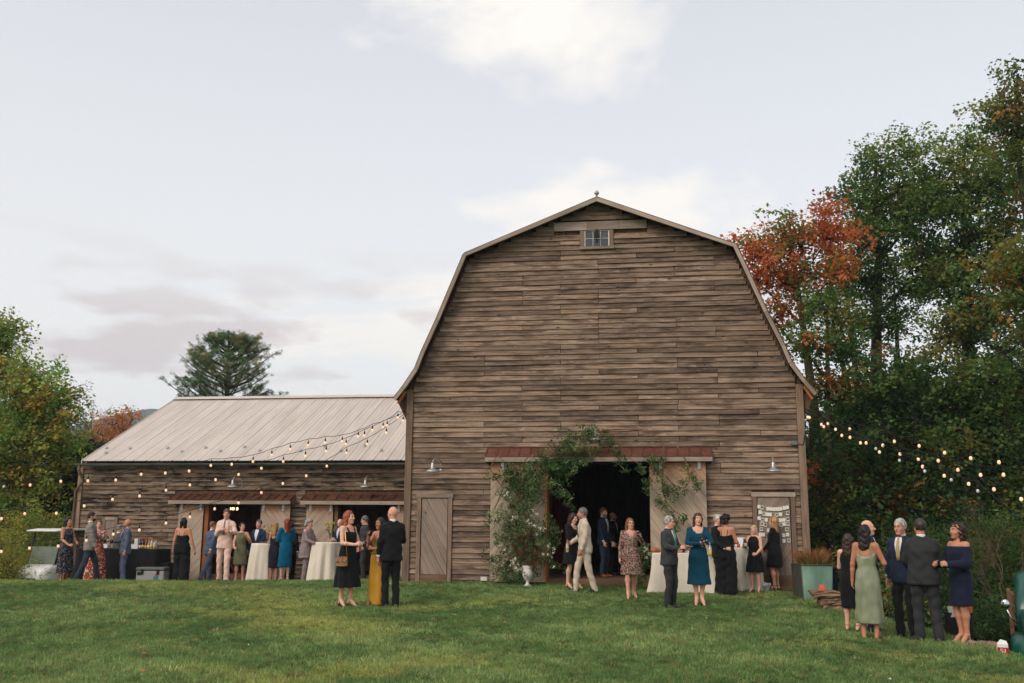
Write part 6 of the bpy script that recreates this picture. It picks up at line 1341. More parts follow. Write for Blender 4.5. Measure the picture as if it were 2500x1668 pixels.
MB().box((0, 0, 0), (.16, .09, .10)).build('housing', W['zinc'], rt); MB().box((0, -.047, 0), (.14, .004, .08)).build('lens', W['white_paint'], rt); MB().bx(-.05, .05, -.03, .03, -.12, -.05).build('foot', W['black'], rt)
# ------------------------------------------------------------------ string lights
BULB = MB().lathe([(.0, -.075), (.018, -.07), (.029, -.05), (.027, -.03), (.014, -.004), (.012, 0)], n=9).mesh('bulb', W['bulb'], True)
BULBX = BULB.copy(); BULBX.materials.clear(); BULBX.materials.append(W['bulb_off'])
SOCK = MB().lathe([(.017, -.006), (.019, .03), (.012, .06), (.005, .065), (.004, .11)], n=7).mesh('socket', W['black'], True)
def strand(label, group, anchor, pts, off, Yf, tail, wire=True):
    a = at(anchor[0], anchor[1], Yf(anchor[0])); rt = empty('string_lights', tuple(a)); tag(rt, label, 'string lights', group)
    loc = lambda p: tuple(np.array(p)-a); W_ = [at(x, y, Yf(x)) for x, y in pts]
    cab = [np.zeros(3)]+[np.array(w_)-a+v3(0, 0, .115) for w_ in W_]+[at(*tail, Yf(tail[0]))-a]
    fine = []
    for i in range(len(cab)-1):
        for t in (0, .5): fine.append(cab[i]+(cab[i+1]-cab[i])*t-v3(0, 0, .018 if t else 0))
    fine.append(cab[-1]); MB().tube(fine, .0065, 5).build('cable', W['black'], rt)
    if wire:
        st = [cab[0]+(cab[-1]-cab[0])*t+v3(0, 0, .10-.25*math.sin(math.pi*t)*0) for t in (0, .5, 1)]
    for i, w_ in enumerate(W_):
        b = link('bulb', BULBX if i in off else BULB, rt, loc(w_)); link('socket', SOCK, b)
cv2 = lambda L_, sx, sy, ox, oy: [(ox+x/sx, oy+y/sy) for x, y in L_]
q_ = 3.917
A_ = cv2([(1925, 455), (1823, 530), (1682, 575), (1546, 635), (1392, 680), (1231, 695), (1067, 720), (896, 757), (719, 812), (540, 872), (337, 900), (137, 910)], q_, q_, 480, 900)+[(462, 1146), (404, 1151), (345, 1154), (283, 1168), (215, 1170), (149, 1171), (74, 1180), (10, 1184)]
B_ = cv2([(1784, 545), (1605, 627), (1430, 708), (1240, 775), (1041, 820), (830, 872), (621, 938), (403, 997), (183, 1047)], q_, q_, 480, 900)+[(464, 1180), (405.6, 1193), (341, 1207), (275, 1215), (206, 1231), (138, 1249), (61, 1250), (4, 1262)]
C_ = cv2([(1975, 485), (1815, 600), (1633, 708), (1436, 793), (1246, 917), (1050, 1010), (826, 1083), (621, 1170), (402, 1268), (174, 1325)], q_, q_, 480, 900)+[(464, 1258), (405.6, 1273), (340.5, 1290), (277, 1300), (211, 1315), (142.5, 1329), (72.5, 1334), (3.5, 1342)]
YL = lambda x: -.12-(990-x)/990*3.0
for L_, lab, tl in ((A_, 'topmost string of bulbs sweeping left over the metal roof', (-60, 1180)), (B_, 'middle string of bulbs crossing the wing gutter', (-60, 1268)), (C_, 'lowest string of bulbs hanging across the wing doors', (-60, 1344))):
    strand(lab, 'string lights left of the barn', (991, 1004), L_, {19} if L_ is A_ else (), YL, tl)
z_ = 2.6133
S1 = cv2([(316, 862), (455, 897), (740, 975), (898, 1003), (1060, 1046), (1227, 1080), (1407, 1105), (1590, 1150)], z_, z_, 1900, 700)
S2 = cv2([(199, 824), (365, 899), (457, 950), (560, 985), (666, 1000), (776, 1055), (893, 1088), (1020, 1097), (1145, 1155), (1290, 1187), (1436, 1185)], z_, z_, 1900, 700)
S3 = cv2([(187, 822), (275, 868), (290, 882), (405, 938), (524, 985), (645, 1043), (920, 1135), (1058, 1193), (1214, 1244), (1375, 1278), (1549, 1340)], z_, z_, 1900, 700)
S4 = cv2([(622, 1022), (773, 1097), (934, 1165), (1103, 1220), (1272, 1290)], z_, z_, 1900, 700)
YR = lambda x: -.1-(x-1965)/535*6.0
for L_, lab, off, tl in ((S1, 'highest string of glowing bulbs running right into the maples', (), (2560, 1150)), (S2, 'second highest string of glowing bulbs running right from the barn', (), (2560, 1190)), (S3, 'third string of glowing bulbs falling towards the right edge', (), (2560, 1225)), (S4, 'string of unlit pale bulbs among the right maples', range(9), (2500, 1270))):
    strand(lab, 'string lights right of the barn', (1964, 996), L_, off, YR, tl)
# ------------------------------------------------------------------ cloth covered tables
W['linen'] = fabric('ivory_linen', srgb(226, 214, 196), srgb(214, 200, 182), 5, .9, .2); W['black_cloth'] = fabric('black_tablecloth', (.008, .008, .009), (.014, .014, .015), 4, .9)
W['steel'] = M('table_steel', srgb(120, 118, 114), None, 6, .4, .5, .8)
def hightable(px, top_py, Y, r0, r1, label, clabel, seed):
    p = at(px, top_py, Y); z0 = gz(p[0], Y); h = p[2]-z0; rt = empty('high_table', (p[0], Y, z0)); tag(rt, label, 'table', 'tall cocktail tables')
    MB().lathe([(.0, h-.035), (r0-.012, h-.035), (r0-.012, h-.008), (0, h-.008)], n=24).build('tabletop', W['white_paint'], rt); MB().lathe([(.03, .03), (.03, h-.036)], n=10).build('leg', W['steel'], rt); MB().lathe([(.24, 0), (.24, .015), (.04, .04), (.0, .04)], n=16).build('base', W['steel'], rt)
    V = []; F = []; n = 72; ts = [0, .5, .94, 1.0]+list(np.linspace(1.04, 2, 9)); rr = np.random.default_rng(seed); ph = rr.uniform(0, 6.28, 3)
    for t in ts:
        for j in range(n):
            a = 2*math.pi*j/n
            if t <= 1: r = r0*t; z = h+.003*(t < 1)
            else:
                u = t-1; r = r0+(r1-r0)*u+u**.7*(.045*math.cos(9*a+ph[0])+.03*math.cos(14*a+ph[1]+u)+.012*math.cos(5*a+ph[2])); z = h-.006-(h-.012)*u
            V.append((r*math.cos(a), r*math.sin(a), z))
    for i in range(len(ts)-1):
        for j in range(n): F.append((i*n+j, i*n+(j+1) % n, (i+1)*n+(j+1) % n, (i+1)*n+j))
    c = MB().add(V, F).build('tablecloth', W['linen'], None, True, loc=(p[0], Y, z0)); tag(c, clabel, 'tablecloth', 'ivory floor length tablecloths'); return p
T1 = hightable(648, 1327, 2.5, .36, .46, 'tall cocktail table under ivory cloth by the olive dress', 'ivory cloth draped on the table with the blond guest', 1)
T2 = hightable(797, 1324, 2.2, .38, .48, 'tall cocktail table under ivory cloth by the mauve tunic', 'ivory cloth draped on the table beside the mauve tunic', 2)
T3 = hightable(1822, 1337, -.35, .285, .31, 'tall cocktail table under ivory cloth below the photo door', 'ivory cloth draped on the table holding the small framed sign', 3)
def boxtable(x0, x1, y0, y1, z0, z1, label, cat, clabel, m, fold, sweep=.05, tcat='tablecloth', seed=0):
    rt = empty('folding_table', ((x0+x1)/2, (y0+y1)/2, z0)); tag(rt, label, 'table'); w, d, h = x1-x0, y1-y0, z1-z0
    MB().bx(-w/2+.02, w/2-.02, -d/2+.02, d/2-.02, h-.04, h-.012).build('tabletop', W['white_paint'], rt)
    for sx in (-1, 1):
        for sy in (-1, 1): MB().tube([(sx*(w/2-.1), sy*(d/2-.1), 0), (sx*(w/2-.1), sy*(d/2-.1), h-.041)], .014, 6).build('leg', W['steel'], rt)
    # cloth: rounded rectangle rings falling to the ground
    rr = np.random.default_rng(seed); per = []
    def corner(n_):
        P_ = []
        for k in range(n_):
            t = 4*k/n_; s = int(t); f = t-s; c = [(-1, -1), (1, -1), (1, 1), (-1, 1)]; a, b = c[s], c[(s+1) % 4]; P_.append(((a[0]+(b[0]-a[0])*f)*w/2, (a[1]+(b[1]-a[1])*f)*d/2))
        return P_
    n = 96; base = corner(n); V = []; F = []; ts = [0, .6, 1]+list(np.linspace(1.03, 2, 9)); ph = rr.uniform(0, 6.28, 3)
    for t in ts:
        for j, (x, y) in enumerate(base):
            if t <= 1: V.append((x*t, y*t, h+.002*(t < 1)))
            else:
                u = t-1; L_ = math.hypot(x/w, y/d)*2; cr = max(0, (L_-1.15)/.27); o = u*(sweep+.10*cr*u+fold*(math.cos(.62*j+ph[0])+.6*math.cos(1.05*j+ph[1]+u))); nx = x/(w/2); ny = y/(d/2); nx = nx if abs(nx) > .97 else 0; ny = ny if abs(ny) > .97 else 0
                V.append((x+nx*o, y+ny*o, h-.005-(h-.012)*u))
    for i in range(len(ts)-1):
        for j in range(n): F.append((i*n+j, i*n+(j+1) % n, (i+1)*n+(j+1) % n, (i+1)*n+j))
    c = MB().add(V, F).build('tablecloth', m, None, True, loc=((x0+x1)/2, (y0+y1)/2, z0)); tag(c, clabel, tcat)
    return rt
fa = at(1592, 1350, -1.15); fbx = Xf(1745, 1350, -1.15)
boxtable(fa[0], fbx, -1.15, -.45, gz(2, -.8), fa[2], 'long food table under white cloth in front of the right sliding door', 'table', 'white cloth on the food table behind the guests', W['linen'], .008, .03, seed=4)
BY = 3.0; ba = at(190, 1339, BY-.4); bbx = Xf(385, 1339, BY-.4)
boxtable(ba[0], bbx, BY-.4, BY+.35, gz(-13.5, BY)-.05, ba[2], 'bar table under black cloth along the wing wall', 'table', 'black cloth falling over the bar table', W['black_cloth'], .012, .02, seed=5)
lb = at(388, 1375, BY-.3); boxtable(lb[0]-.3, Xf(411, 1375, BY-.3), BY-.3, BY+.3, gz(-12, BY)-.05, lb[2], 'low stand under black cloth at the end of the bar', 'table', 'black cloth over the low stand beside the cooler', W['black_cloth'], .006, .01, seed=6)
def lathe_thing(name, prof, m, p, label, cat, group=None, n=12, parts=()):
    o = MB().lathe(prof, n=n).build(name, m, None, True, loc=tuple(p)); tag(o, label, cat, group)
    for nm, pr, mm in parts: MB().lathe(pr, n=n).build(nm, mm, o, True)
    return o
# bottles along the bar
BT = [M('bottle_glass', srgb(26, 34, 24), None, 5, .12, .6), M('amber_bottle', srgb(120, 66, 26), None, 5, .12, .6), M('clear_bottle', srgb(176, 182, 172), None, 5, .1, .6), M('rose_bottle', srgb(196, 116, 84), None, 5, .12, .6), M('dark_bottle', (.008, .008, .01), None, 5, .12, .6)]
LBL = [M('paper_label', srgb(216, 210, 198), None, 5, .7), M('yellow_label', srgb(202, 168, 70), None, 5, .7), M('red_foil', srgb(140, 34, 34), None, 5, .4), M('gold_foil', srgb(176, 136, 60), None, 5, .35)]
BP = [(.036, 0), (.037, .01), (.037, .17), (.03, .205), (.0145, .235), (.0135, .30), (.0, .302)]
bn = ['dark red-wine bottle', 'amber liquor bottle', 'clear spirit bottle', 'rose wine bottle', 'black glass bottle']
def bottle(p, k, lb_, cap, label, s=1.0, group=None):
    o = MB().lathe(BP, n=10).build('bottle', BT[k], None, True, loc=tuple(p)); o.scale = (s, s, s); tag(o, label, 'bottle', group)
    if lb_ is not None: MB().lathe([(.0376, .05), (.0376, .14)], n=10).build('label', LBL[lb_], o, True)
    MB().lathe([(.0155, .255), (.0155, .304), (.0, .306)], n=8).build('cap', LBL[cap], o, True); return o
bz = at(380, 1344, BY-.2)[2]
rb_ = random.Random(3)
def ordw(i, n): return {0: 'first', 1: 'second', 2: 'third', 3: 'fourth', 4: 'fifth', 5: 'sixth'}.get(i, str(i))
for i in range(17):
    k = [0, 4, 0, 4, 0, 4, 1, 0, 3, 3, 1, 4, 2, 3, 0, 2, 2][i]; px = 342+i*2.35; row = i % 3
    lbx = [0, None, 0, 1, None, 0, 1, 0, 2, 0, None, 0, 1, 0, 0, 1, None][i]
    rank = ['front', 'middle', 'back'][row]; near = 'left end' if i < 4 else 'left half' if i < 8 else 'middle' if i < 11 else 'right half' if i < 14 else 'right end'
    bottle((Xf(px, 1342, BY-.2+.1*row), BY-.22+.12*row, bz), k, lbx, 2 if k in (0, 4) else 3, '%s%s at the %s of the bar, %s row' % (bn[k], ', pale label' if lbx == 0 else ', yellow label' if lbx == 1 else ', red label' if lbx == 2 else ', no label', near, rank), rb_.uniform(.92, 1.12), 'bottles on the bar')
W['plastic_white'] = M('white_plastic', srgb(222, 220, 214), None, 5, .5)
def crate(px, py, Y, w, d, h, label, name='bin', m='plastic_white'):
    p = at(px, py, Y); rt = empty(name, tuple(p)); tag(rt, label, name.replace('_', ' '))
    t = .008; b = MB().bx(-w/2, w/2, -d/2, d/2, 0, t); b.build('bottom', W[m], rt)
    MB().bx(-w/2, w/2, -d/2, -d/2+t, t, h).bx(-w/2, w/2, d/2-t, d/2, t, h).bx(-w/2, -w/2+t, -d/2+t, d/2-t, t, h).bx(w/2-t, w/2, -d/2+t, d/2-t, t, h).build('wall', W[m], rt); return rt
crate(330, 1340, BY-.2, .22, .16, .12, 'white plastic bin beside the wine bottles on the bar'); crate(333, 1340, BY+.15, .1, .1, .28, 'tall white carton standing behind the bin on the bar', 'carton')
crate(256, 1338, BY-.2, .24, .18, .10, 'low white tray of napkins on the bar behind the floral dress', 'tray')
W['yellow_fruit'] = M('lemon', srgb(206, 178, 70), None, 5, .5)
for i, (px, lab) in enumerate(((250, 'yellow lemon at the left of the white bar tray'), (258, 'yellow lemon in the middle of the white bar tray'))):
    o = MB().ell((0, 0, 0), (.035, .03, .03)).build('lemon', W['yellow_fruit'], None, True, loc=tuple(at(px, 1332, BY-.2))); tag(o, lab, 'lemon')
# cooler
W['cooler'] = M('cooler_grey', srgb(150, 146, 142), None, 5, .55); W['cooler_dark'] = M('cooler_lid', srgb(92, 92, 92), None, 5, .5)
cp = at(372, 1413, 1.35); cz = gz(cp[0], 1.35); rt = empty('cooler', (cp[0], 1.35, cz), R_(8)); tag(rt, 'grey hard cooler with dark lid on the grass by the bar', 'cooler')
bevel(MB().bx(-.36, .36, -.2, .2, .03, .33).build('body', W['cooler'], rt), .03, 2); bevel(MB().bx(-.37, .37, -.21, .21, .333, .42).build('lid', W['cooler_dark'], rt), .025, 2)
for q in (-1, 1): MB().bx(q*.2-.03, q*.2+.03, -.222, -.205, .24, .37).build('latch', W['black'], rt); MB().bx(q*.31-.04, q*.31+.04, -.18, .18, 0, .029).build('foot', W['black'], rt)
MB().bx(-.33, -.22, -.206, -.2005, .22, .31).build('handle_recess', W['black'], rt)
stk = MB().bx(.1, .22, -.206, -.2005, .08, .2).build('sticker', M('teal_sticker', srgb(70, 140, 140), srgb(40, 80, 88), 20), rt); MB().bx(.13, .2, -.2065, -.2055+.005, .21, .25).build('sticker', M('orange_sticker', srgb(196, 90, 60), srgb(150, 60, 50), 20), rt)
# flowers in vases on the two tables
def vase(p, label, cols, n, seed, h=.34):
    rt = empty('flower_vase', tuple(p)); tag(rt, label, 'vase'); MB().lathe([(.03, 0), (.035, .01), (.028, .09), (.02, .13), (.026, .15), (.022, .148), (.018, .13), (.025, .09), (.03, .014), (0, .012)], n=12).build('vase', W['clear'], rt, True)
    q = np.random.default_rng(seed); st = MB(); pts = []; tt = []
    for i in range(n):
        e = v3(q.uniform(-.16, .16), q.uniform(-.08, .08), h*q.uniform(.7, 1.25)); st.tube([(0, 0, .02), (e[0]*.3, e[1]*.3, h*.5), tuple(e)], .0035, 4, False)
        pts += [e+q.normal(size=3)*.008 for _ in range(4)]; tt += [cols[i % len(cols)]]*4
    st.build('stem', W['vine_stem'], rt); bake('flower', pts, q.uniform(0, 6, (len(pts), 3)), np.full(len(pts), .75), np.array(tt), BLOOM, rt, seed); lp = [v3(q.uniform(-.1, .1), q.uniform(-.06, .06), h*q.uniform(.4, .8)) for _ in range(6)]; bake('leaf', lp, q.uniform(0, 6, (6, 3)), np.full(6, .7), GREEN, VINE, rt, seed)
W['vine_stem'] = M('vine_stem', srgb(136, 96, 66), srgb(104, 72, 50), 8, .8)
YF = np.array(srgb(226, 206, 84)[:3]); PK = np.array(srgb(206, 120, 120)[:3]); WH = np.array(srgb(232, 226, 208)[:3])
vase(at(653, 1327, 2.45), 'glass vase of yellow flowers on the table by the blond guest', [YF, YF, PK], 6, 1, .40); vase(at(806, 1322, 2.2), 'glass vase of pale yellow blooms on the table beside the mauve tunic', [YF], 5, 2, .42)
# ------------------------------------------------------------------ drinkware and things in hands
GL = [(.034, .0), (.034, .004), (.006, .008), (.004, .075), (.012, .085), (.035, .11), (.04, .14), (.033, .185), (.031, .185), (.038, .14), (.033, .112), (.0, .09)]
TU = [(.0, .0), (.034, .0), (.039, .10), (.037, .10), (.033, .008), (.0, .006)]
LIQ = dict(white=M('white_wine', srgb(220, 200, 130), None, 5, .1, .5), red=M('red_drink', srgb(170, 26, 34), None, 5, .1, .5), amber=M('amber_drink', srgb(176, 110, 50), None, 5, .1, .5), water=M('pale_drink', srgb(210, 206, 196), None, 5, .1, .5))
def glass(p, kind, liq, label, fill=.6, cat='glass'):
    pr, nm = (GL, 'wine_glass') if kind == 'wine' else (TU, 'tumbler')
    o = MB().lathe(pr, n=14).build(nm, W['clear'], None, True, loc=(p[0], p[1], p[2]-(.12 if kind == 'wine' else .05))); tag(o, label, cat)
    if liq:
        l_ = [(0, .0925), (.032, .113), (.0365, .135), (.0365, .142), (0, .142)] if kind == 'wine' else [(0, .009), (.0325, .01), (.0325+.004*fill, .1*fill), (0, .1*fill)]
        MB().lathe(l_, n=12).build('drink', LIQ[liq], o, True)
    return o
glass(P['f32']['R'], 'wine', 'white', 'stemmed glass of white wine held up by the woman in sage')
glass(P['f3']['L'], 'tumbler', 'red', 'red cocktail held out by the woman in red floral', .9)
glass(P['m5']['R'], 'tumbler', 'amber', 'tumbler of amber drink held by the bald bearded man at the bar')
glass(P['f1']['L'], 'tumbler', 'amber', 'tumbler held by the woman in dark floral dress')
glass(P['f16']['L'], 'tumbler', 'water', 'clear tumbler held by the red haired woman in black', .7)
glass(P['f18']['R'], 'tumbler', 'amber', 'tumbler at the lips of the woman in mustard skirt')
glass(P['f24']['L'], 'tumbler', 'water', 'tall pale glass raised by the woman in paisley', .9)
glass(P['f26']['L'], 'wine', 'red', 'stemmed glass held above folded arms by the woman in teal')
glass(P['m19']['R'], 'tumbler', 'water', 'tumbler held in front of the tall bald man')
glass(at(648, 1325, 2.35)+v3(0, 0, .05), 'tumbler', 'red', 'short red drink on the ivory table by the flowers', .8); glass(at(640, 1325, 2.3)+v3(0, 0, .05), 'tumbler', 'amber', 'short amber drink at the left rim of the flower table', .7)
bottle(P['f26']['R']+v3(.10, -.05, -.27), 2, 1, 3, 'green-yellow bottle tucked at the elbow of the woman in teal'); BG = M('green_bottle', srgb(92, 112, 70), None, 5, .12, .6)
bottle(P['f29']['R']+v3(0, 0, -.2), 0, 0, 3, 'small dark bottle held by the blond woman with red blooms', .8); bottle(P['m21']['R']+v3(-.02, 0, -.17), 2, 1, 3, 'bottle held low by the man in beige linen', .85)
o = MB().lathe([(.0, 0), (.05, 0), (.078, .012), (.08, .016), (.05, .006), (.0, .005)], n=16).build('plate', W['white_paint'], None, True, loc=tuple(P['m25']['L']+v3(.03, -.02, .02))); tag(o, 'small white plate held by the white haired man in grey', 'plate')
W['red_case'] = M('red_case', srgb(170, 28, 32), None, 5, .4)
o = bevel(MB().box((0, 0, 0), (.075, .012, .15)).build('phone', W['red_case'], None, loc=tuple(P['f20']['L']), rz=R_(30)), .006); tag(o, 'red cased phone in the hand of the brown haired woman', 'phone')
# leopard purse on a gold chain
pm_ = at(834, 1371, P['f16']['root'].location.y-.26); rt = empty('purse', tuple(pm_)); tag(rt, 'small leopard print purse hanging from a gold chain', 'purse')
LEO = pattern('leopard', srgb(170, 126, 92), [srgb(58, 36, 28)], 60, .52, dist=.5)
bevel(MB().prism([(-.11, -.07), (-.09, -.09), (.09, -.09), (.115, -.07), (.105, .08), (-.10, .08)], -.03, .03).build('bag', LEO, rt), .02, 3); MB().prism([(-.10, -.01), (.10, -.01), (.107, .086), (-.102, .086)], -.038, -.031).build('flap', LEO, rt)
GC = M('gold_chain', srgb(190, 150, 70), None, 5, .35, .5, .8); shp = np.array(P['f16']['M'] @ Vector((-.12, 0, 1.47)))
MB().tube([(.10, 0, .07), tuple((shp-pm_)*.5+v3(.10, -.12, 0)), tuple(shp-pm_+v3(.05, -.08, -.1)), tuple(shp-pm_+v3(.02, 0, .01))], .006, 5).build('chain', GC, rt)
bw = MB(); 
for q in (-1, 1): bw.ell((q*.07, -.02, .01), (.07, .025, .035)); bw.tube([(0, -.02, 0), (q*.05, -.05, -.09), (q*.06, -.05, -.15)], [.012, .018, .012], 5)
o = bw.build('shoulder_bow', K_['blackdress'], P['f16']['root'], True, loc=(.14, 0, 1.44))
MB().box((.135, -.125, 1.30), (.05, .012, .03)).build('pocket_square', M('red_silk', srgb(150, 28, 44), None, 5, .5), P['m5']['root'])
# ------------------------------------------------------------------ food table
fz = fa[2]; cake = M('baked_crust', srgb(176, 122, 74), srgb(140, 90, 54), 12, .8)
for i, (px, lab) in enumerate(((1597, 'round crusty loaf at the left end of the food table'), (1604, 'smaller crusty loaf beside the first on the food table'))):
    o = MB().ell((0, 0, .05), (.085, .07, .06)).build('bread_loaf', cake, None, True, loc=(Xf(px, 1345, -.95), -.95+.1*i, fz)); tag(o, lab, 'bread')
for i, (px, c, lab) in enumerate(((1664, (214, 120, 104), 'pink topped platter of appetizers near the grey suit'), (1676, (226, 206, 190), 'pale platter of appetizers next to the pink one'))):
    rt = empty('platter', (Xf(px, 1349, -1.0), -1.0, fz)); tag(rt, lab, 'platter'); MB().lathe([(0, 0), (.11, 0), (.13, .012), (.10, .006), (0, .005)], n=16, c=(0, 0, 0)).build('dish', W['white_paint'], rt)
    mt = M('canape', srgb(*c), srgb(*[q*.75 for q in c]), 20, .6)
    for k in range(7): MB().ell((.065*math.cos(k*.9), .065*math.sin(k*.9), .022), (.026, .026, .018), 8, 5).build('appetizer', mt, rt, True)
glass((Xf(1670, 1349, -1.05), -1.05, fz+.05), 'tumbler', 'water', 'short glass on the food table between platters')
sp = at(1808, 1337, -.36); rt = empty('framed_sign', (sp[0], -.36, sp[2]), R_(4)); rt.rotation_euler = (R_(-8), 0, R_(4)); tag(rt, 'white framed sign standing on the table below the photo door', 'sign')
MB().bx(-.14, .14, -.012, .012, 0, .02).bx(-.14, .14, -.012, .012, .225, .245).bx(-.14, -.12, -.012, .012, .021, .224).bx(.12, .14, -.012, .012, .021, .224).build('frame', W['rake'], rt); MB().bx(-.119, .119, -.004, .006, .021, .224).build('sheet', M('sign_paper', srgb(232, 230, 226), None, 5, .6), rt)
o = MB().lathe([(0, 0), (.03, 0), (.036, .09), (.034, .09), (.028, .006), (0, .005)], n=12).build('cup', M('coral_cup', srgb(206, 92, 74), None, 5, .5), None, True, loc=tuple(at(1803, 1338, -.52))); tag(o, 'coral red cup at the left of the framed sign table', 'cup')
bg = SDF(); bg.ell((0, 0, .09), (.12, .10, .11), .03).ell((.05, 0, .16), (.08, .07, .06), .04); bg.noise = (.02, 26, 1.0); bp_ = at(1866, 1441, -.45)
me = bg.mesh('plastic_bag', .015, M('thin_white_plastic', srgb(214, 212, 208), srgb(196, 194, 192), 9, .35, .5)); o = link('plastic_bag', me, None, (bp_[0], -.45, gz(bp_[0], -.45))); tag(o, 'crumpled white plastic bag on the grass under the photo door', 'bag')
# ------------------------------------------------------------------ photographs pinned on strings across the right plank door
PW = M('photo_card', srgb(228, 222, 208), None, 5, .6); PD_ = M('photo_print', srgb(44, 42, 42), srgb(150, 146, 140), 16, .4)
rows = [[(1352, 264, 0), (1384, 275, 1), (1452, 288, 0), (1490, 291, 0), (1524, 293, 0), (1560, 292, 0), (1596, 288, 0), (1636, 278, 0), (1670, 272, 0)], [(1365, 326, 0), (1408, 345, 1), (1441, 351, 0), (1477, 353, 0), (1551, 357, 1), (1594, 351, 0), (1675, 338, 1)], [(1352, 394, 0), (1389, 412, 1), (1433, 413, 0), (1594, 417, 0), (1632, 413, 0), (1675, 407, 1)],
        [(1384, 460, 1), (1422, 468, 1), (1500, 474, 0), (1560, 472, 1), (1600, 468, 1), (1634, 462, 0), (1677, 457, 1)], [(1379, 518, 1), (1460, 532, 0), (1560, 532, 1), (1666, 520, 1)], [(1365, 577, 0), (1400, 580, 0), (1500, 596, 0), (1560, 596, 1), (1630, 588, 0), (1673, 578, 0)], [(1500, 660, 1), (1560, 658, 0), (1632, 650, 0), (1688, 647, 1)]]
cm = MB().box((0, 0, 0), (.070, .004, .078)).mesh('photo_card', PW); pm = MB().box((0, -.003, .006), (.052, .003, .048)).mesh('photo_print', PD_)
for i, rw in enumerate(rows):
    pts = [at(1560+x/4.6125, 1180+y/4.6125, -.062) for x, y, _ in rw]; e0 = v3(PD[0]+.115, -.055, pts[0][2]+.08); e1 = v3(PD[1]-.115, -.055, pts[-1][2]+.08)
    rt = empty('photo_garland', tuple(pts[0])); tag(rt, 'string of small photo cards on the plank door, %s row' % ['top', 'second', 'third', 'middle fourth', 'fifth', 'sixth', 'lowest'][i], 'photo string', 'photo strings on the plank door')
    MB().tube([tuple(q-pts[0]) for q in [e0]+[p+v3(0, .006, .042) for p in pts]+[e1]], .002, 4).build('cord', W['white_paint'], rt)
    for p, (x, y, d_) in zip(pts, rw):
        c = link('photo_card', cm, rt, tuple(p-pts[0])); c.rotation_euler = (0, random.uniform(-.12, .12), 0)
        if d_: link('photo_print', pm, c)
# ------------------------------------------------------------------ vines, urn and flowers round the doorway
def foliage_pts(L_, Y, seed, dens, sd=.3):
    q = np.random.default_rng(seed); out = []
    for c, R, fl in lobes_px(L_, Y):
        n = int(dens*R*R*900); d = q.normal(size=(n, 3))*np.array([.48, .30, .48])*R; out.append(c+d)
    return np.concatenate(out), q
arch = [(1215, 1165, 18), (1240, 1150, 26), (1262, 1160, 30), (1290, 1140, 26), (1305, 1165, 30), (1270, 1195, 34), (1240, 1200, 24), (1300, 1205, 30), (1330, 1120, 24), (1345, 1140, 34), (1370, 1100, 30), (1395, 1085, 34), (1375, 1150, 28), (1420, 1070, 28), (1440, 1058, 18), (1355, 1180, 22), (1370, 1200, 18), (1385, 1225, 12), (1392, 1245, 8), (1470, 1060, 16), (1490, 1075, 14), (1500, 1100, 13), (1515, 1125, 14), (1460, 1100, 10), (1452, 1042, 9), (1522, 1150, 10), (1430, 1120, 18), (1405, 1135, 20)]
garland = empty('vine_garland', tuple(at(1380, 1120, -.5))); tag(garland, 'green vine garland arching over the top of the barn doorway', 'garland'); ga = np.array(garland.location)
def greens(root, org, L_, Y, seed, dens, cols, nm='foliage', protos=None, sz=(.8, 1.4)):
    p, q = foliage_pts(L_, Y, seed, dens); n = len(p); t = np.array(cols)[q.integers(0, len(cols), n)]*(1+q.normal(size=(n, 1))*.2)
    return bake(nm, p-org, q.uniform(-.9, .9, (n, 3))*np.array([1, 1, 0])+np.array([0, 0, 1])*q.uniform(0, 6.28, (n, 1)), q.uniform(*sz, n), np.clip(t, .004, 1), protos or VINE, root, seed)
VG = [np.array(srgb(*c)[:3]) for c in ((90, 118, 66), (108, 134, 78), (66, 96, 54), (146, 164, 108))]
greens(garland, ga, arch, -.5, 1, .52, VG)
def stem(root, org, pts, Y, r=.016, m='vine_stem'):
    P_ = [at(x, y, Y+dy)-org for x, y, dy in [(p + (0,))[:3] for p in pts]]; fine = []
    for i in range(len(P_)-1):
        a = P_[max(i-1, 0)]; b, c = P_[i], P_[i+1]; d = P_[min(i+2, len(P_)-1)]
        for t in (0, .25, .5, .75): fine.append(.5*((2*b)+(-a+c)*t+(2*a-5*b+4*c-d)*t*t+(-a+3*b-3*c+d)*t**3))
    fine.append(P_[-1]); MB().tube(fine, list(np.linspace(r, r*.5, len(fine))), 5).build('stem', W[m], root, True)
c4_ = lambda L_: [(980+x/3.408, 1000+y/3.408) for x, y in L_]; c6_ = lambda L_: [(1460+x/3.917, 950+y/3.917) for x, y in L_]
stem(garland, ga, c6_([(0, 410), (150, 385), (330, 390), (480, 410), (580, 470), (625, 530), (620, 610), (615, 740)]), -.50, .018)
stem(garland, ga, c6_([(60, 405), (150, 440), (215, 520), (235, 600), (290, 650), (390, 720)]), -.50, .014)
stem(garland, ga, c4_([(1000, 480), (1050, 400), (1140, 365), (1200, 385), (1240, 420), (1330, 400)]), -.50, .014)
stem(garland, ga, c4_([(1330, 300), (1400, 240), (1500, 250), (1600, 230)]), -.5, .012)
gr2 = empty('vine_garland', tuple(at(1615, 1180, -.45))); tag(gr2, 'thinner vine garland trailing down the right sliding door', 'garland'); gb = np.array(gr2.location)
stem(gr2, gb, c6_([(760, 550), (820, 650), (865, 780), (870, 880), (820, 945), (750, 930), (660, 850), (615, 780), (640, 740), (720, 745), (800, 790)]), -.42, .015)
stem(gr2, gb, c6_([(600, 620), (620, 760), (615, 900), (640, 1040), (690, 1130), (780, 1200), (870, 1255)]), -.42, .018)
stem(gr2, gb, c6_([(640, 640), (700, 610), (770, 600), (800, 620)]), -.42, .006)
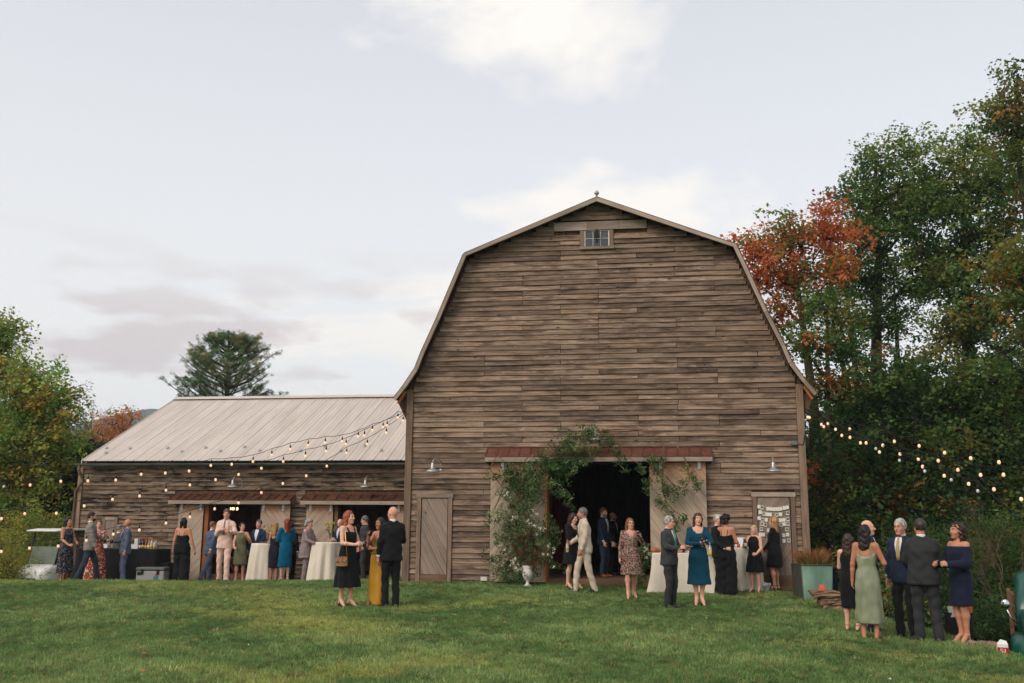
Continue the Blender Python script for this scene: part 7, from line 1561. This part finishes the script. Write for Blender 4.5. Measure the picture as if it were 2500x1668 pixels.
greens(gr2, gb, [(1592, 1125, 13), (1612, 1130, 15), (1570, 1148, 12), (1578, 1175, 12), (1580, 1195, 8), (1600, 1145, 12), (1617, 1165, 11), (1620, 1195, 15), (1640, 1200, 14), (1622, 1225, 16), (1605, 1220, 9), (1655, 1195, 11), (1670, 1200, 9), (1690, 1160, 12), (1700, 1175, 9), (1675, 1140, 10), (1670, 1175, 10), (1630, 1245, 12), (1645, 1265, 15), (1655, 1285, 10), (1670, 1265, 10), (1700, 1190, 10), (1560, 1140, 8)], -.45, 2, .75, VG)
ur = at(1288, 1430, -.75); urn = empty('floral_urn', (ur[0], -.75, gz(ur[0], -.75))); tag(urn, 'big flower arrangement in a white urn left of the doorway', 'urn'); uo = np.array(urn.location)
MB().lathe([(.085, 0), (.09, .03), (.05, .05), (.03, .10), (.035, .13), (.09, .18), (.12, .26), (.115, .36), (.10, .40), (.125, .45), (.12, .455), (.09, .41), (.0, .38)], n=22).build('urn', W['white_paint'], urn, True)
low = [(1225, 1260, 26), (1250, 1280, 34), (1285, 1290, 36), (1225, 1310, 30), (1260, 1330, 42), (1300, 1330, 40), (1240, 1375, 32), (1285, 1370, 40), (1325, 1350, 26), (1345, 1280, 18), (1350, 1305, 16), (1335, 1260, 12), (1325, 1310, 24), (1350, 1330, 18), (1360, 1375, 14), (1372, 1390, 10), (1345, 1370, 12), (1210, 1400, 22), (1245, 1412, 26), (1270, 1405, 22), (1190, 1255, 8), (1185, 1275, 8), (1190, 1350, 9), (1205, 1370, 14), (1330, 1225, 8), (1255, 1240, 22), (1280, 1250, 20)]
greens(urn, uo, low, -.62, 3, .44, VG)
greens(urn, uo, [(1262, 1320, 18), (1275, 1345, 20), (1300, 1375, 24), (1310, 1355, 18), (1290, 1310, 16), (1320, 1370, 14)], -.85, 4, .6, [np.array(srgb(140, 88, 60)[:3]), np.array(srgb(116, 70, 46)[:3])], 'dried_flower', VINE, (.5, .8))
greens(urn, uo, [(1295, 1275, 14), (1318, 1250, 10), (1325, 1285, 16), (1345, 1345, 18), (1255, 1370, 16), (1270, 1385, 14), (1340, 1330, 14), (1222, 1330, 12), (1250, 1265, 14), (1230, 1350, 12), (1310, 1300, 14), (1348, 1375, 10), (1303, 1242, 8), (1240, 1215, 14), (1192, 1132, 6), (1212, 1130, 4)], -.88, 5, .36, [WH, WH*.9], 'blossom', BLOOM, (.6, 1.1))
stem(urn, uo, c4_([(900, 960), (930, 830), (980, 740), (1015, 705), (1000, 740), (940, 800)]), -.5, .022); stem(urn, uo, c4_([(850, 660), (790, 580), (745, 500), (770, 430), (800, 390), (850, 430), (885, 470)]), -.5, .013); stem(urn, uo, c4_([(760, 860), (830, 700), (880, 560), (930, 500), (1000, 460)]), -.5, .013); stem(urn, uo, c4_([(1140, 580), (1180, 615), (1215, 580), (1215, 530)]), -.5, .012); stem(urn, uo, c4_([(980, 870), (1050, 880), (1110, 950), (1115, 1000)]), -.6, .012); stem(urn, uo, c4_([(810, 1350), (815, 1240), (840, 1150), (900, 1050), (910, 900)]), -.55, .014)
sm2 = empty('flower_bush', tuple(at(1570, 1400, -.7))); tag(sm2, 'small cream flower arrangement behind the paisley dress by the door', 'flowers'); so2 = np.array(sm2.location)
greens(sm2, so2, [(1572, 1345, 14), (1580, 1360, 12), (1570, 1380, 16), (1565, 1410, 18), (1558, 1425, 16)], -.75, 6, .7, VG); greens(sm2, so2, [(1578, 1340, 10), (1585, 1352, 8)], -.8, 7, .7, [WH], 'blossom', BLOOM, (.8, 1.2)); stem(sm2, so2, [(1570, 1350), (1565, 1380), (1580, 1420)], -.75, .012)
# ------------------------------------------------------------------ planter tank with ornamental grass, pot, barrel and dry stone wall
W['tank'] = M('green_tank_paint', srgb(112, 140, 118), srgb(84, 112, 96), 3.5, .55, .4, .1, bump=.25, stretch=(1, 1, .35)); W['tank_side'] = M('galvanised_side', srgb(104, 104, 96), srgb(70, 70, 64), 5, .5, .5, .4, stretch=(1, 6, 1))
ty = -1.75; t0 = at(1957, 1445, ty); t1 = at(2028, 1445, ty); tz1 = at(1990, 1380, ty)[2]; tz0 = min(gz(t0[0], ty), gz(t1[0], ty))-.12; tw = t1[0]-t0[0]; rt = empty('planter_tank', ((t0[0]+t1[0])/2, ty+.45, tz0), R_(6)); tag(rt, 'green metal tank planter at the right corner of the barn', 'planter')
def ring(w, d, r, z, n=5):
    P_ = []
    for cx, cy, a0 in ((w/2-r, -d/2+r, -90), (w/2-r, d/2-r, 0), (-w/2+r, d/2-r, 90), (-w/2+r, -d/2+r, 180)):
        for k in range(n): a = R_(a0+90*k/(n-1)); P_.append((cx+r*math.cos(a), cy+r*math.sin(a), z))
    return P_
hh = tz1-tz0; R0 = ring(tw, .86, .05, 0); R1 = ring(tw*1.1, .96, .05, hh); R2 = ring(tw*1.1-.02, .94, .045, hh); R3 = ring(tw*1.06, .9, .045, hh-.12); n = len(R0)
MB().add(R0+R1+R2+R3, [(j*n+i, j*n+(i+1) % n, (j+1)*n+(i+1) % n, (j+1)*n+i) for j in range(3) for i in range(n)]).build('tank', W['tank'], rt, True)
MB().tube([tuple(p) for p in R1]+[R1[0]], .014, 6).build('rim', W['tank_side'], rt, True); MB().add(R3, [tuple(range(n))]).build('soil', W['bark'], rt)
for k in range(5): MB().add([(-tw/2-.012, -.40+k*.17, .01), (-tw/2-.012, -.25+k*.17, .01), (-tw*.55-.012, -.25+k*.17, hh-.01), (-tw*.55-.012, -.40+k*.17, hh-.01), (-tw/2+.004, -.40+k*.17, .01), (-tw/2+.004, -.25+k*.17, .01), (-tw*.55+.004, -.25+k*.17, hh-.01), (-tw*.55+.004, -.40+k*.17, hh-.01)], [(3, 2, 1, 0), (4, 5, 6, 7), (0, 1, 5, 4), (1, 2, 6, 5), (2, 3, 7, 6), (3, 0, 4, 7)]).build('side_panel', W['tank_side'], rt)
MB().tube([(-.08, -.45, .16), (-.08, -.52, .16), (-.08, -.53, .11)], .012, 6).tube([(-.13, -.49, .2), (-.03, -.49, .2)], .008, 5).build('spigot', W['shoe_brown'], rt)
def blades(name, n, h, rad, sp, c0, c1, parent, loc, seed, wd=.006):
    q = np.random.default_rng(seed); V = []; F = []; Cc = []
    for _ in range(n):
        a = q.uniform(0, 6.28); b = v3(math.cos(a)*rad*q.random()**.5, math.sin(a)*rad*q.random()**.5, 0); o_ = v3(math.cos(a), math.sin(a), 0)*sp*q.uniform(.1, 1.15); L_ = h*q.uniform(.6, 1.12); s = unit2(np.cross(o_+v3(0, 0, 1), q.normal(size=3)))*wd
        p1 = b+o_*.35+v3(0, 0, L_*.62); p2 = b+o_+v3(0, 0, L_*q.uniform(.8, 1)); k = len(V); V += [b-s, b+s, p1+s*.9, p1-s*.9, p2]; F += [(k, k+1, k+2, k+3), (k+3, k+2, k+4)]; m_ = q.uniform(.8, 1.2); Cc += [c0*m_, c0*m_, (c0*.45+c1*.55)*m_, (c0*.45+c1*.55)*m_, c1*m_]
    me = bpy.data.meshes.new(name); me.from_pydata([tuple(v) for v in V], [], F); at_ = me.attributes.new('tint', 'FLOAT_COLOR', 'POINT'); c4 = np.ones((len(V), 4), np.float32); c4[:, :3] = np.array(Cc); at_.data.foreach_set('color', c4.ravel()); me.materials.append(W['blade_b']); return link(name, me, parent, loc)
og = empty('ornamental_grass', (rt.location.x, rt.location.y, tz0+hh-.12)); tag(og, 'reddish ornamental grass growing out of the green tank', 'grass plant')
blades('blades', 520, .50, .26, .33, np.array(srgb(104, 112, 50)[:3]), np.array(srgb(178, 116, 82)[:3]), og, (0, 0, 0), 4)
sy = -3.3; W['stone'] = M('field_stone', srgb(150, 120, 96), srgb(112, 88, 70), 4, .85, .2, bump=.5, rnd=.2, stretch=(1, 1, 3))
cs = lambda x, y: at(1840+x/4.6125, 1200+y/4.6125, sy)
ws = cs(830, 1400); wall = empty('stone_wall', (ws[0], sy, ws[2])); tag(wall, 'short dry stone wall of flat slabs below the tank', 'stone wall')
rs = np.random.default_rng(8)
for (x0, x1, y0, y1, dy) in ((655, 800, 1128, 1152, .05), (800, 968, 1130, 1152, .02), (680, 850, 1153, 1196, .0), (850, 998, 1150, 1198, -.02), (765, 905, 1198, 1222, .02), (905, 998, 1200, 1226, .0), (752, 870, 1224, 1280, -.01), (870, 1000, 1228, 1276, -.04), (785, 900, 1282, 1352, .0), (900, 1000, 1278, 1350, -.02), (820, 920, 1354, 1400, .0), (915, 1015, 1352, 1412, -.05), (860, 1030, 1412, 1480, .0)):
    a, b = cs(x0, y1), cs(x1, y0); w_, h_ = b[0]-a[0], b[2]-a[2]; c = (a+b)/2; V = []
    for z in (-.5, 0, .5):
        for x, y in ((-.5, -.5), (0, -.5), (.5, -.5), (.5, .5), (0, .5), (-.5, .5)):
            k = 1+.06*(z == 0); V.append((x*w_*k*rs.uniform(.9, 1.06), y*.5*k*rs.uniform(.85, 1.1), z*h_*rs.uniform(.86, 1.02)))
    F = [(j*6+i, j*6+(i+1) % 6, (j+1)*6+(i+1) % 6, (j+1)*6+i) for j in (0, 1) for i in range(6)]+[(5, 4, 3, 2, 1, 0), (12, 13, 14, 15, 16, 17)]
    MB().add(V, F).build('stone', W['stone'], wall, loc=(c[0]-ws[0], dy+.22, c[2]-ws[2]))
tp = at(2008, 1447, sy+.15); o = MB().lathe([(.10, 0), (.105, .0), (.105, .03), (.095, .032), (.072, .15), (.0, .15)], n=18).build('terracotta_pot', M('terracotta', srgb(190, 104, 70), srgb(170, 90, 60), 6, .8), None, True, loc=(tp[0], sy+.15, cs(735, 1128)[2]+.0)); o.scale = (.8, .8, .8); tag(o, 'upturned terracotta pot on the stone wall', 'flower pot')
bl = at(2036, 1420, -1.3); gb_ = gz(bl[0], -1.3); o = MB().lathe([(.27, 0), (.28, .02), (.29, .3), (.28, .6), (.29, .62), (.28, bl[2]+.25-gb_), (.0, bl[2]+.25-gb_)], n=20).build('barrel', M('dark_blue_plastic', srgb(24, 30, 60), None, 5, .5), None, True, loc=(bl[0]-.2, -1.2, gb_)); tag(o, 'dark blue barrel standing behind the green tank', 'barrel')
# timber edging and stones at the edge of the lawn
eg = empty('timber_edging', tuple(at(2190, 1530, -5.2))); eo = np.array(eg.location); tag(eg, 'brown timber and rubble edging behind the white haired man', 'edging')
MB().box((0, .1, -.02), (.52, .3, .16)).build('timber', W['sill'], eg)
for k in range(9): MB().ell((-.24+k*.06, -.08-.02*(k % 2), -.06), (.035, .03, .03), 7, 5).build('stone', W['white_paint'] if False else M('pale_rubble', srgb(170, 146, 128), srgb(140, 116, 100), 9, .9) if k == 0 else bpy.data.materials['pale_rubble'], eg)
for i, (px, py, s_, lab) in enumerate(((2398, 1572, .10, 'brown stone at the lawn edge nearest the white sandals'), (2418, 1576, .13, 'larger brown stone on the lawn edge between sandals and bag'), (2375, 1571, .08, 'small brown stone just behind the white sandals'))):
    p = at(px, py, -7.6); o = MB().ell((0, 0, 0), (s_, s_*.8, s_*.5), 7, 5).build('rock', W['stone'], None, loc=tuple(p)); tag(o, lab, 'stone')
# paper bag with red print
bp2 = at(2449, 1598, -8.4); rt = empty('paper_bag', (bp2[0], -8.4, bp2[2]), R_(-12)); tag(rt, 'white and red paper bag beside the truck wheel', 'bag')
bevel(MB().add([(-.07, -.05, 0), (.07, -.05, 0), (.07, .05, 0), (-.07, .05, 0), (-.065, -.05, .14), (.065, -.05, .14), (.065, .05, .14), (-.065, .05, .14), (-.02, -.01, .2), (.05, -.01, .18)], [(0, 1, 5, 4), (1, 2, 6, 5), (2, 3, 7, 6), (3, 0, 4, 7), (4, 5, 9, 8), (6, 7, 8, 9), (5, 6, 9), (7, 4, 8), (3, 2, 1, 0)]).build('bag', W['plastic_white'], rt), .004)
MB().bx(-.068, .068, -.0535, -.0515, .01, .095).build('print', W['red_case'], rt)
fc = bpy.data.curves.new('lettering', 'FONT'); fc.body = 'Sil'; fc.size = .085; fc.extrude = .0008; fc.align_x = 'CENTER'; fc.materials.append(W['plastic_white']); ft = bpy.data.objects.new('lettering', fc); C.objects.link(ft); _me = bpy.data.meshes.new_from_object(ft.evaluated_get(bpy.context.evaluated_depsgraph_get())); bpy.data.objects.remove(ft); ft = link('lettering', _me); ft.parent = rt; ft.location = (0, -.0545, .022); ft.rotation_euler = (math.pi/2, 0, 0)
cr = at(2335, 1492, -6.2); rt = empty('caddy', tuple(cr)); tag(rt, 'wooden caddy with white napkins behind the navy dress', 'caddy'); MB().bx(-.16, .2, -.1, .1, -.9, -.02).build('stand', W['black'], rt); MB().bx(.1, .22, -.08, .08, -.019, .09).build('basket', W['fresh'], rt); MB().add([(-.16, -.09, .07), (-.05, -.1, .08), (-.02, -.11, -.08), (-.12, -.1, -.09), (-.16, -.07, .07), (-.05, -.08, .08), (-.02, -.09, -.08), (-.12, -.08, -.09)], [(3, 2, 1, 0), (4, 5, 6, 7), (0, 1, 5, 4), (1, 2, 6, 5), (2, 3, 7, 6), (3, 0, 4, 7)]).build('napkin', W['linen'], rt)
# ------------------------------------------------------------------ green pickup at the right edge
W['truck'] = M('green_truck_paint', srgb(12, 78, 66), srgb(10, 66, 56), 2, .28, .6); W['tyre'] = M('tyre_rubber', (.014, .014, .014), (.022, .02, .018), 20, .9); W['chrome'] = M('chrome', srgb(210, 210, 212), None, 5, .15, .5, 1.0); W['lamp_glass'] = M('headlight_glass', srgb(226, 226, 216), None, 5, .12, .6)
tl = at(2466, 1540, -7.2); TX = tl[0]+.92; TYf = -7.2-.26; TZ = -1.32; rt = empty('pickup_truck', (TX, TYf, TZ), R_(-17)); tag(rt, 'vintage green pickup truck cut off by the right edge', 'truck')
def sect(w, z0, z1, y, r=.1): return [(p[0], y, p[1]+(z0+z1)/2) for p in [(q[0], q[1]) for q in ring(w, z1-z0, r, 0, 4)]]
def loft(name, S, m, par):
    n = len(S[0]); V = [p for s in S for p in s]; F = [(j*n+i, j*n+(i+1) % n, (j+1)*n+(i+1) % n, (j+1)*n+i) for j in range(len(S)-1) for i in range(n)]+[tuple(range(n-1, -1, -1)), tuple(range((len(S)-1)*n, len(S)*n))]
    F = [f[::-1] for f in F]; return MB().add(V, F).build(name, m, par, True)
loft('hood', [sect(1.5, .78, 1.24, .02), sect(1.56, .72, 1.30, .15), sect(1.6, .72, 1.36, 1.15)], W['truck'], rt)
loft('cab', [sect(1.66, .55, 1.40, 1.15), sect(1.62, .55, 1.92, 1.62, .16), sect(1.62, .55, 1.95, 2.3, .16), sect(1.62, .55, 1.9, 2.65, .16)], W['truck'], rt)
MB().add([(-.68, 1.13, 1.42), (.68, 1.13, 1.42), (.60, 1.575, 1.86), (-.60, 1.575, 1.86), (-.68, 1.16, 1.40), (.68, 1.16, 1.40), (.60, 1.60, 1.84), (-.60, 1.60, 1.84)], [(0, 1, 2, 3), (7, 6, 5, 4), (0, 4, 5, 1), (1, 5, 6, 2), (2, 6, 7, 3), (3, 7, 4, 0)]).build('windshield', W['glass_pane'], rt)
for q in (-1, 1):
    loft('fender', [[(x+q*.74, y, z) for x, y, z in sect(.36, .55, .98, .0, .1)], [(x+q*.76, y, z) for x, y, z in sect(.40, .62, 1.08, .3, .12)], [(x+q*.76, y, z) for x, y, z in sect(.38, .74, 1.06, .9, .1)]], W['truck'], rt)
    h = MB().lathe([(.0, .0), (.085, .0), (.10, -.02), (.10, -.06), (0, -.06)], n=18).build('headlight', W['lamp_glass'], rt, True, loc=(q*.66, -.035, .86)); h.rotation_euler = (math.pi/2, 0, 0)
    MB().lathe([(.102, -.06), (.115, -.03), (.102, .01)], n=18).build('bezel', W['chrome'], h, True)
    for yy in (.48, 3.1):
        wl = MB().lathe([(.18, -.10), (.33, -.10), (.36, -.06), (.36, .06), (.33, .10), (.18, .10)], n=22).build('wheel', W['tyre'], rt, True, loc=(q*.76, yy, .36)); wl.rotation_euler = (0, math.pi/2, 0); MB().lathe([(0, -.08), (.10, -.085), (.18, -.07), (.18, .07), (.1, .085), (0, .08)], n=16).build('hub', W['truck'], wl, True)
    m_ = MB().ell((0, 0, 0), (.07, .03, .075)).build('mirror', W['chrome'], rt, True, loc=(q*.98, 1.15, 1.45)); MB().tube([(0, .02, -.04), (-q*.07, .03, -.22), (-q*.16, .04, -.30)], .012, 6).build('mirror_arm', W['chrome'], m_, True)
    for k in range(3): MB().bx(-.02, .02, 2.8, 4.1, -.05, .05).build('stake_board', W['sill'], rt, loc=(q*.84, 0, 1.05+.2*k))
    for yy in (2.82, 3.5, 4.08): MB().bx(-.03, .03, -.04, .04, .8, 1.55).build('stake_post', W['sill'], rt, loc=(q*.89, yy, 0))
MB().bx(-.55, .55, -.03, .02, .70, .98).build('grille', W['white_paint'], rt); MB().tube([(-.95, .06, .56), (-.8, -.1, .56), (.8, -.1, .56), (.95, .06, .56)], .07, 8).build('bumper', W['truck'], rt, True); MB().bx(-.8, .8, 2.75, 4.15, .55, .95).build('bed', W['truck'], rt)
# ------------------------------------------------------------------ golf cart at the left
W['cart_white'] = M('cart_white', srgb(222, 220, 214), srgb(206, 204, 198), 4, .4, .5); W['cart_seat'] = M('cart_seat', srgb(190, 172, 140), None, 5, .6); W['cart_screen'] = M('scratched_windscreen', srgb(112, 118, 104), srgb(96, 104, 92), 3, .25, .5)
gy = 3.6; gc = at(112, 1400, gy); gzc = gz(gc[0], gy)-.42; rt = empty('golf_cart', (gc[0], gy, gzc), R_(-14)); tag(rt, 'white golf cart with roof parked below the crest at left', 'golf cart')
loft('body', [sect(.9, .35, .72, -.62, .12), sect(1.12, .3, .86, -.35, .12), sect(1.16, .28, .92, -.05, .1), sect(1.14, .25, .45, .3, .06), sect(1.16, .25, .48, .8, .06), sect(1.16, .3, .78, .95, .1), sect(1.1, .35, .82, 1.75, .12)], W['cart_white'], rt)
bevel(MB().bx(-.52, .52, .85, 1.25, .83, .92).build('seat', W['cart_seat'], rt), .03, 2); bevel(MB().bx(-.52, .52, 1.28, 1.38, .9, 1.28).build('seat_back', W['cart_seat'], rt), .03, 2)
RS = [sect(1.16, 1.80, 1.84, -.3, .015), sect(1.24, 1.83, 1.89, .1, .02), sect(1.24, 1.84, 1.9, 1.3, .02), sect(1.16, 1.81, 1.85, 1.75, .015)]; loft('roof', RS, W['cart_white'], rt)
for q in (-1, 1):
    MB().tube([(q*.52, -.18, .88), (q*.54, .0, 1.82)], .02, 7).build('post', W['black'], rt, True); MB().tube([(q*.52, 1.45, .8), (q*.54, 1.35, 1.83)], .02, 7).build('post', W['black'], rt, True)
    MB().box((0, 0, 0), (.14, .02, .06)).build('headlight', W['black'], rt, loc=(q*.3, -.60, .62))
    for yy in (-.15, 1.4):
        wl = MB().lathe([(.1, -.09), (.2, -.09), (.23, -.05), (.23, .05), (.2, .09), (.1, .09)], n=18).build('wheel', W['tyre'], rt, True, loc=(q*.5, yy, .23)); wl.rotation_euler = (0, math.pi/2, 0); MB().lathe([(0, -.07), (.1, -.08), (.1, .08), (0, .07)], n=12).build('hub', W['cart_white'], wl, True)
MB().add([(-.50, -.21, .9), (.50, -.21, .9), (.51, -.11, 1.38), (-.51, -.11, 1.38), (-.50, -.20, .9), (.50, -.20, .9), (.51, -.10, 1.38), (-.51, -.10, 1.38)], [(0, 1, 2, 3), (7, 6, 5, 4), (0, 4, 5, 1), (1, 5, 6, 2), (2, 6, 7, 3), (3, 7, 4, 0)]).build('windshield', W['cart_screen'], rt)
sw = MB().tube([(.17*math.cos(a), .17*math.sin(a), 0) for a in np.linspace(0, 2*math.pi, 19)], .015, 6).tube([(-.17, 0, 0), (.17, 0, 0)], .012, 5).build('steering_wheel', W['black'], rt, True, loc=(.26, .22, 1.12)); sw.rotation_euler = (R_(50), 0, 0); MB().tube([(.26, .22, 1.12), (.26, -.05, .8)], .02, 6).build('steering_column', W['black'], rt)
MB().tube([(-.3, -.64, .5), (.3, -.64, .5)], .02, 6).build('bumper', W['black'], rt)
# ------------------------------------------------------------------ inside the wing: chandelier, folding chairs
W['flame'] = M('candle_bulb', srgb(255, 206, 140), None, 3, .3, emit=(1, .62, .28), es=3.0); W['brass'] = M('dark_brass', srgb(120, 84, 44), None, 5, .4, .5, .8)
ch = at(572, 1244, 6.2); rt = empty('chandelier', tuple(ch)); tag(rt, 'small lit chandelier hanging inside the left wing doorway', 'chandelier')
MB().tube([(0, 0, .0), (0, 0, .8)], .01, 5).build('chain', W['brass'], rt); MB().lathe([(.0, -.06), (.03, -.03), (.02, .05), (.01, .1)], n=8).build('stem', W['brass'], rt, True)
for k in range(5):
    a = k*1.2566; x, y = .11*math.cos(a), .11*math.sin(a); arm = MB().tube([(0, 0, -.02), (x*.6, y*.6, -.07), (x, y, -.02)], .007, 5).build('arm', W['brass'], rt, True); MB().ell((x, y, .02), (.018, .018, .045), 7, 5).build('candle_bulb', W['flame'], arm, True)
def chair(px, py, Y, rz, label):
    p = at(px, py, Y); rt = empty('folding_chair', (p[0], Y, -.12 if Y > WY else gz(p[0], Y)), R_(rz)); tag(rt, label, 'chair', 'wooden folding chairs in the wing')
    MB().box((0, 0, .45), (.40, .38, .025)).build('seat', W['fresh'], rt)
    for q in (-1, 1): MB().bar((q*.2, -.2, 0), (q*.18, .22, .82), .03, .02).build('leg', W['fresh'], rt); MB().bar((q*.17, .24, 0), (q*.17, -.16, .46), .03, .02).build('leg', W['fresh'], rt)
    for z in (.62, .76): MB().box((0, .17+.1*(z-.62)+.0, z), (.36, .018, .06)).build('back_slat', W['fresh'], rt)
    MB().box((0, -.1, .22), (.37, .02, .025)).build('stretcher', W['fresh'], rt)
chair(548, 1400, 4.9, 150, 'wooden folding chair just inside the wing door behind the pink suit'); chair(528, 1400, 5.6, 170, 'wooden folding chair deeper inside the wing by the orange jamb')
# ------------------------------------------------------------------ fallen leaves on the lawn
lv = MB().add([(-.05, 0, .0), (-.01, .035, .012), (.02, .02, .01), (.055, 0, .002), (.02, -.02, .01), (-.01, -.035, .012), (0, 0, .016)], [(6, 0, 5), (6, 5, 4), (6, 4, 3), (6, 3, 2), (6, 2, 1), (6, 1, 0)])
LM = [M('fallen_orange_leaf', srgb(186, 92, 62), None, 9, .7), M('fallen_brown_leaf', srgb(132, 92, 62), None, 9, .7)]; lm = [lv.mesh('fallen_leaf', m) for m in LM]
for i, (px, py, k, lab) in enumerate(((1861, 1462, 0, 'bright orange fallen leaf on the grass below the photo door'), (350, 1650, 0, 'orange fallen leaf near the bottom left of the lawn'), (1072, 1522, 1, 'brown fallen leaf on the lawn below the black suit'), (1308, 1502, 1, 'tan fallen leaf in the middle of the lawn under the doorway'), (1641, 1563, 1, 'brown fallen leaf on the lawn below the grey suit'), (352, 1606, 1, 'brown fallen leaf on the left slope above the orange one'), (285, 1455, 1, 'pale brown leaf on the bank below the bar'), (788, 1530, 1, 'brown fallen leaf left of the black midi dress'))):
    p = on_ground(px, py); o = link('fallen_leaf', lm[k], None, (p[0], p[1], p[2]+.05)); o.rotation_euler = (.2, .1, i*1.3); o.scale = (1.1,)*3; tag(o, lab, 'leaf', 'fallen leaves on the lawn')

q = np.random.default_rng(12); n = 260; lx = q.uniform(-9, 7, n); ly = q.uniform(-13.5, -1, n); kp = lx < np.interp(ly, _ey, _ex)-.3; lx, ly = lx[kp], ly[kp]; n = len(lx)
LIT = [proto('litter_leaf', [(-.02, 0, 0), (0, .014, .004), (.024, 0, 0), (0, -.014, .004)], [(0, 1, 2, 3)], W['leaf'])]
lc = np.array([srgb(*c)[:3] for c in ((150, 104, 72), (176, 120, 74), (120, 84, 58), (226, 222, 206), (190, 150, 90))])[q.choice(5, n, p=[.3, .2, .2, .15, .15])]
tag(scatter('leaf_litter', np.c_[lx, ly, ground(lx, ly)+.05], np.c_[q.normal(size=(n, 2))*.35, q.uniform(0, 6.28, n)], q.uniform(.6, 1.5, n), lc, LIT), 'scattered tiny dry leaves and clover heads in the grass', kind='stuff')
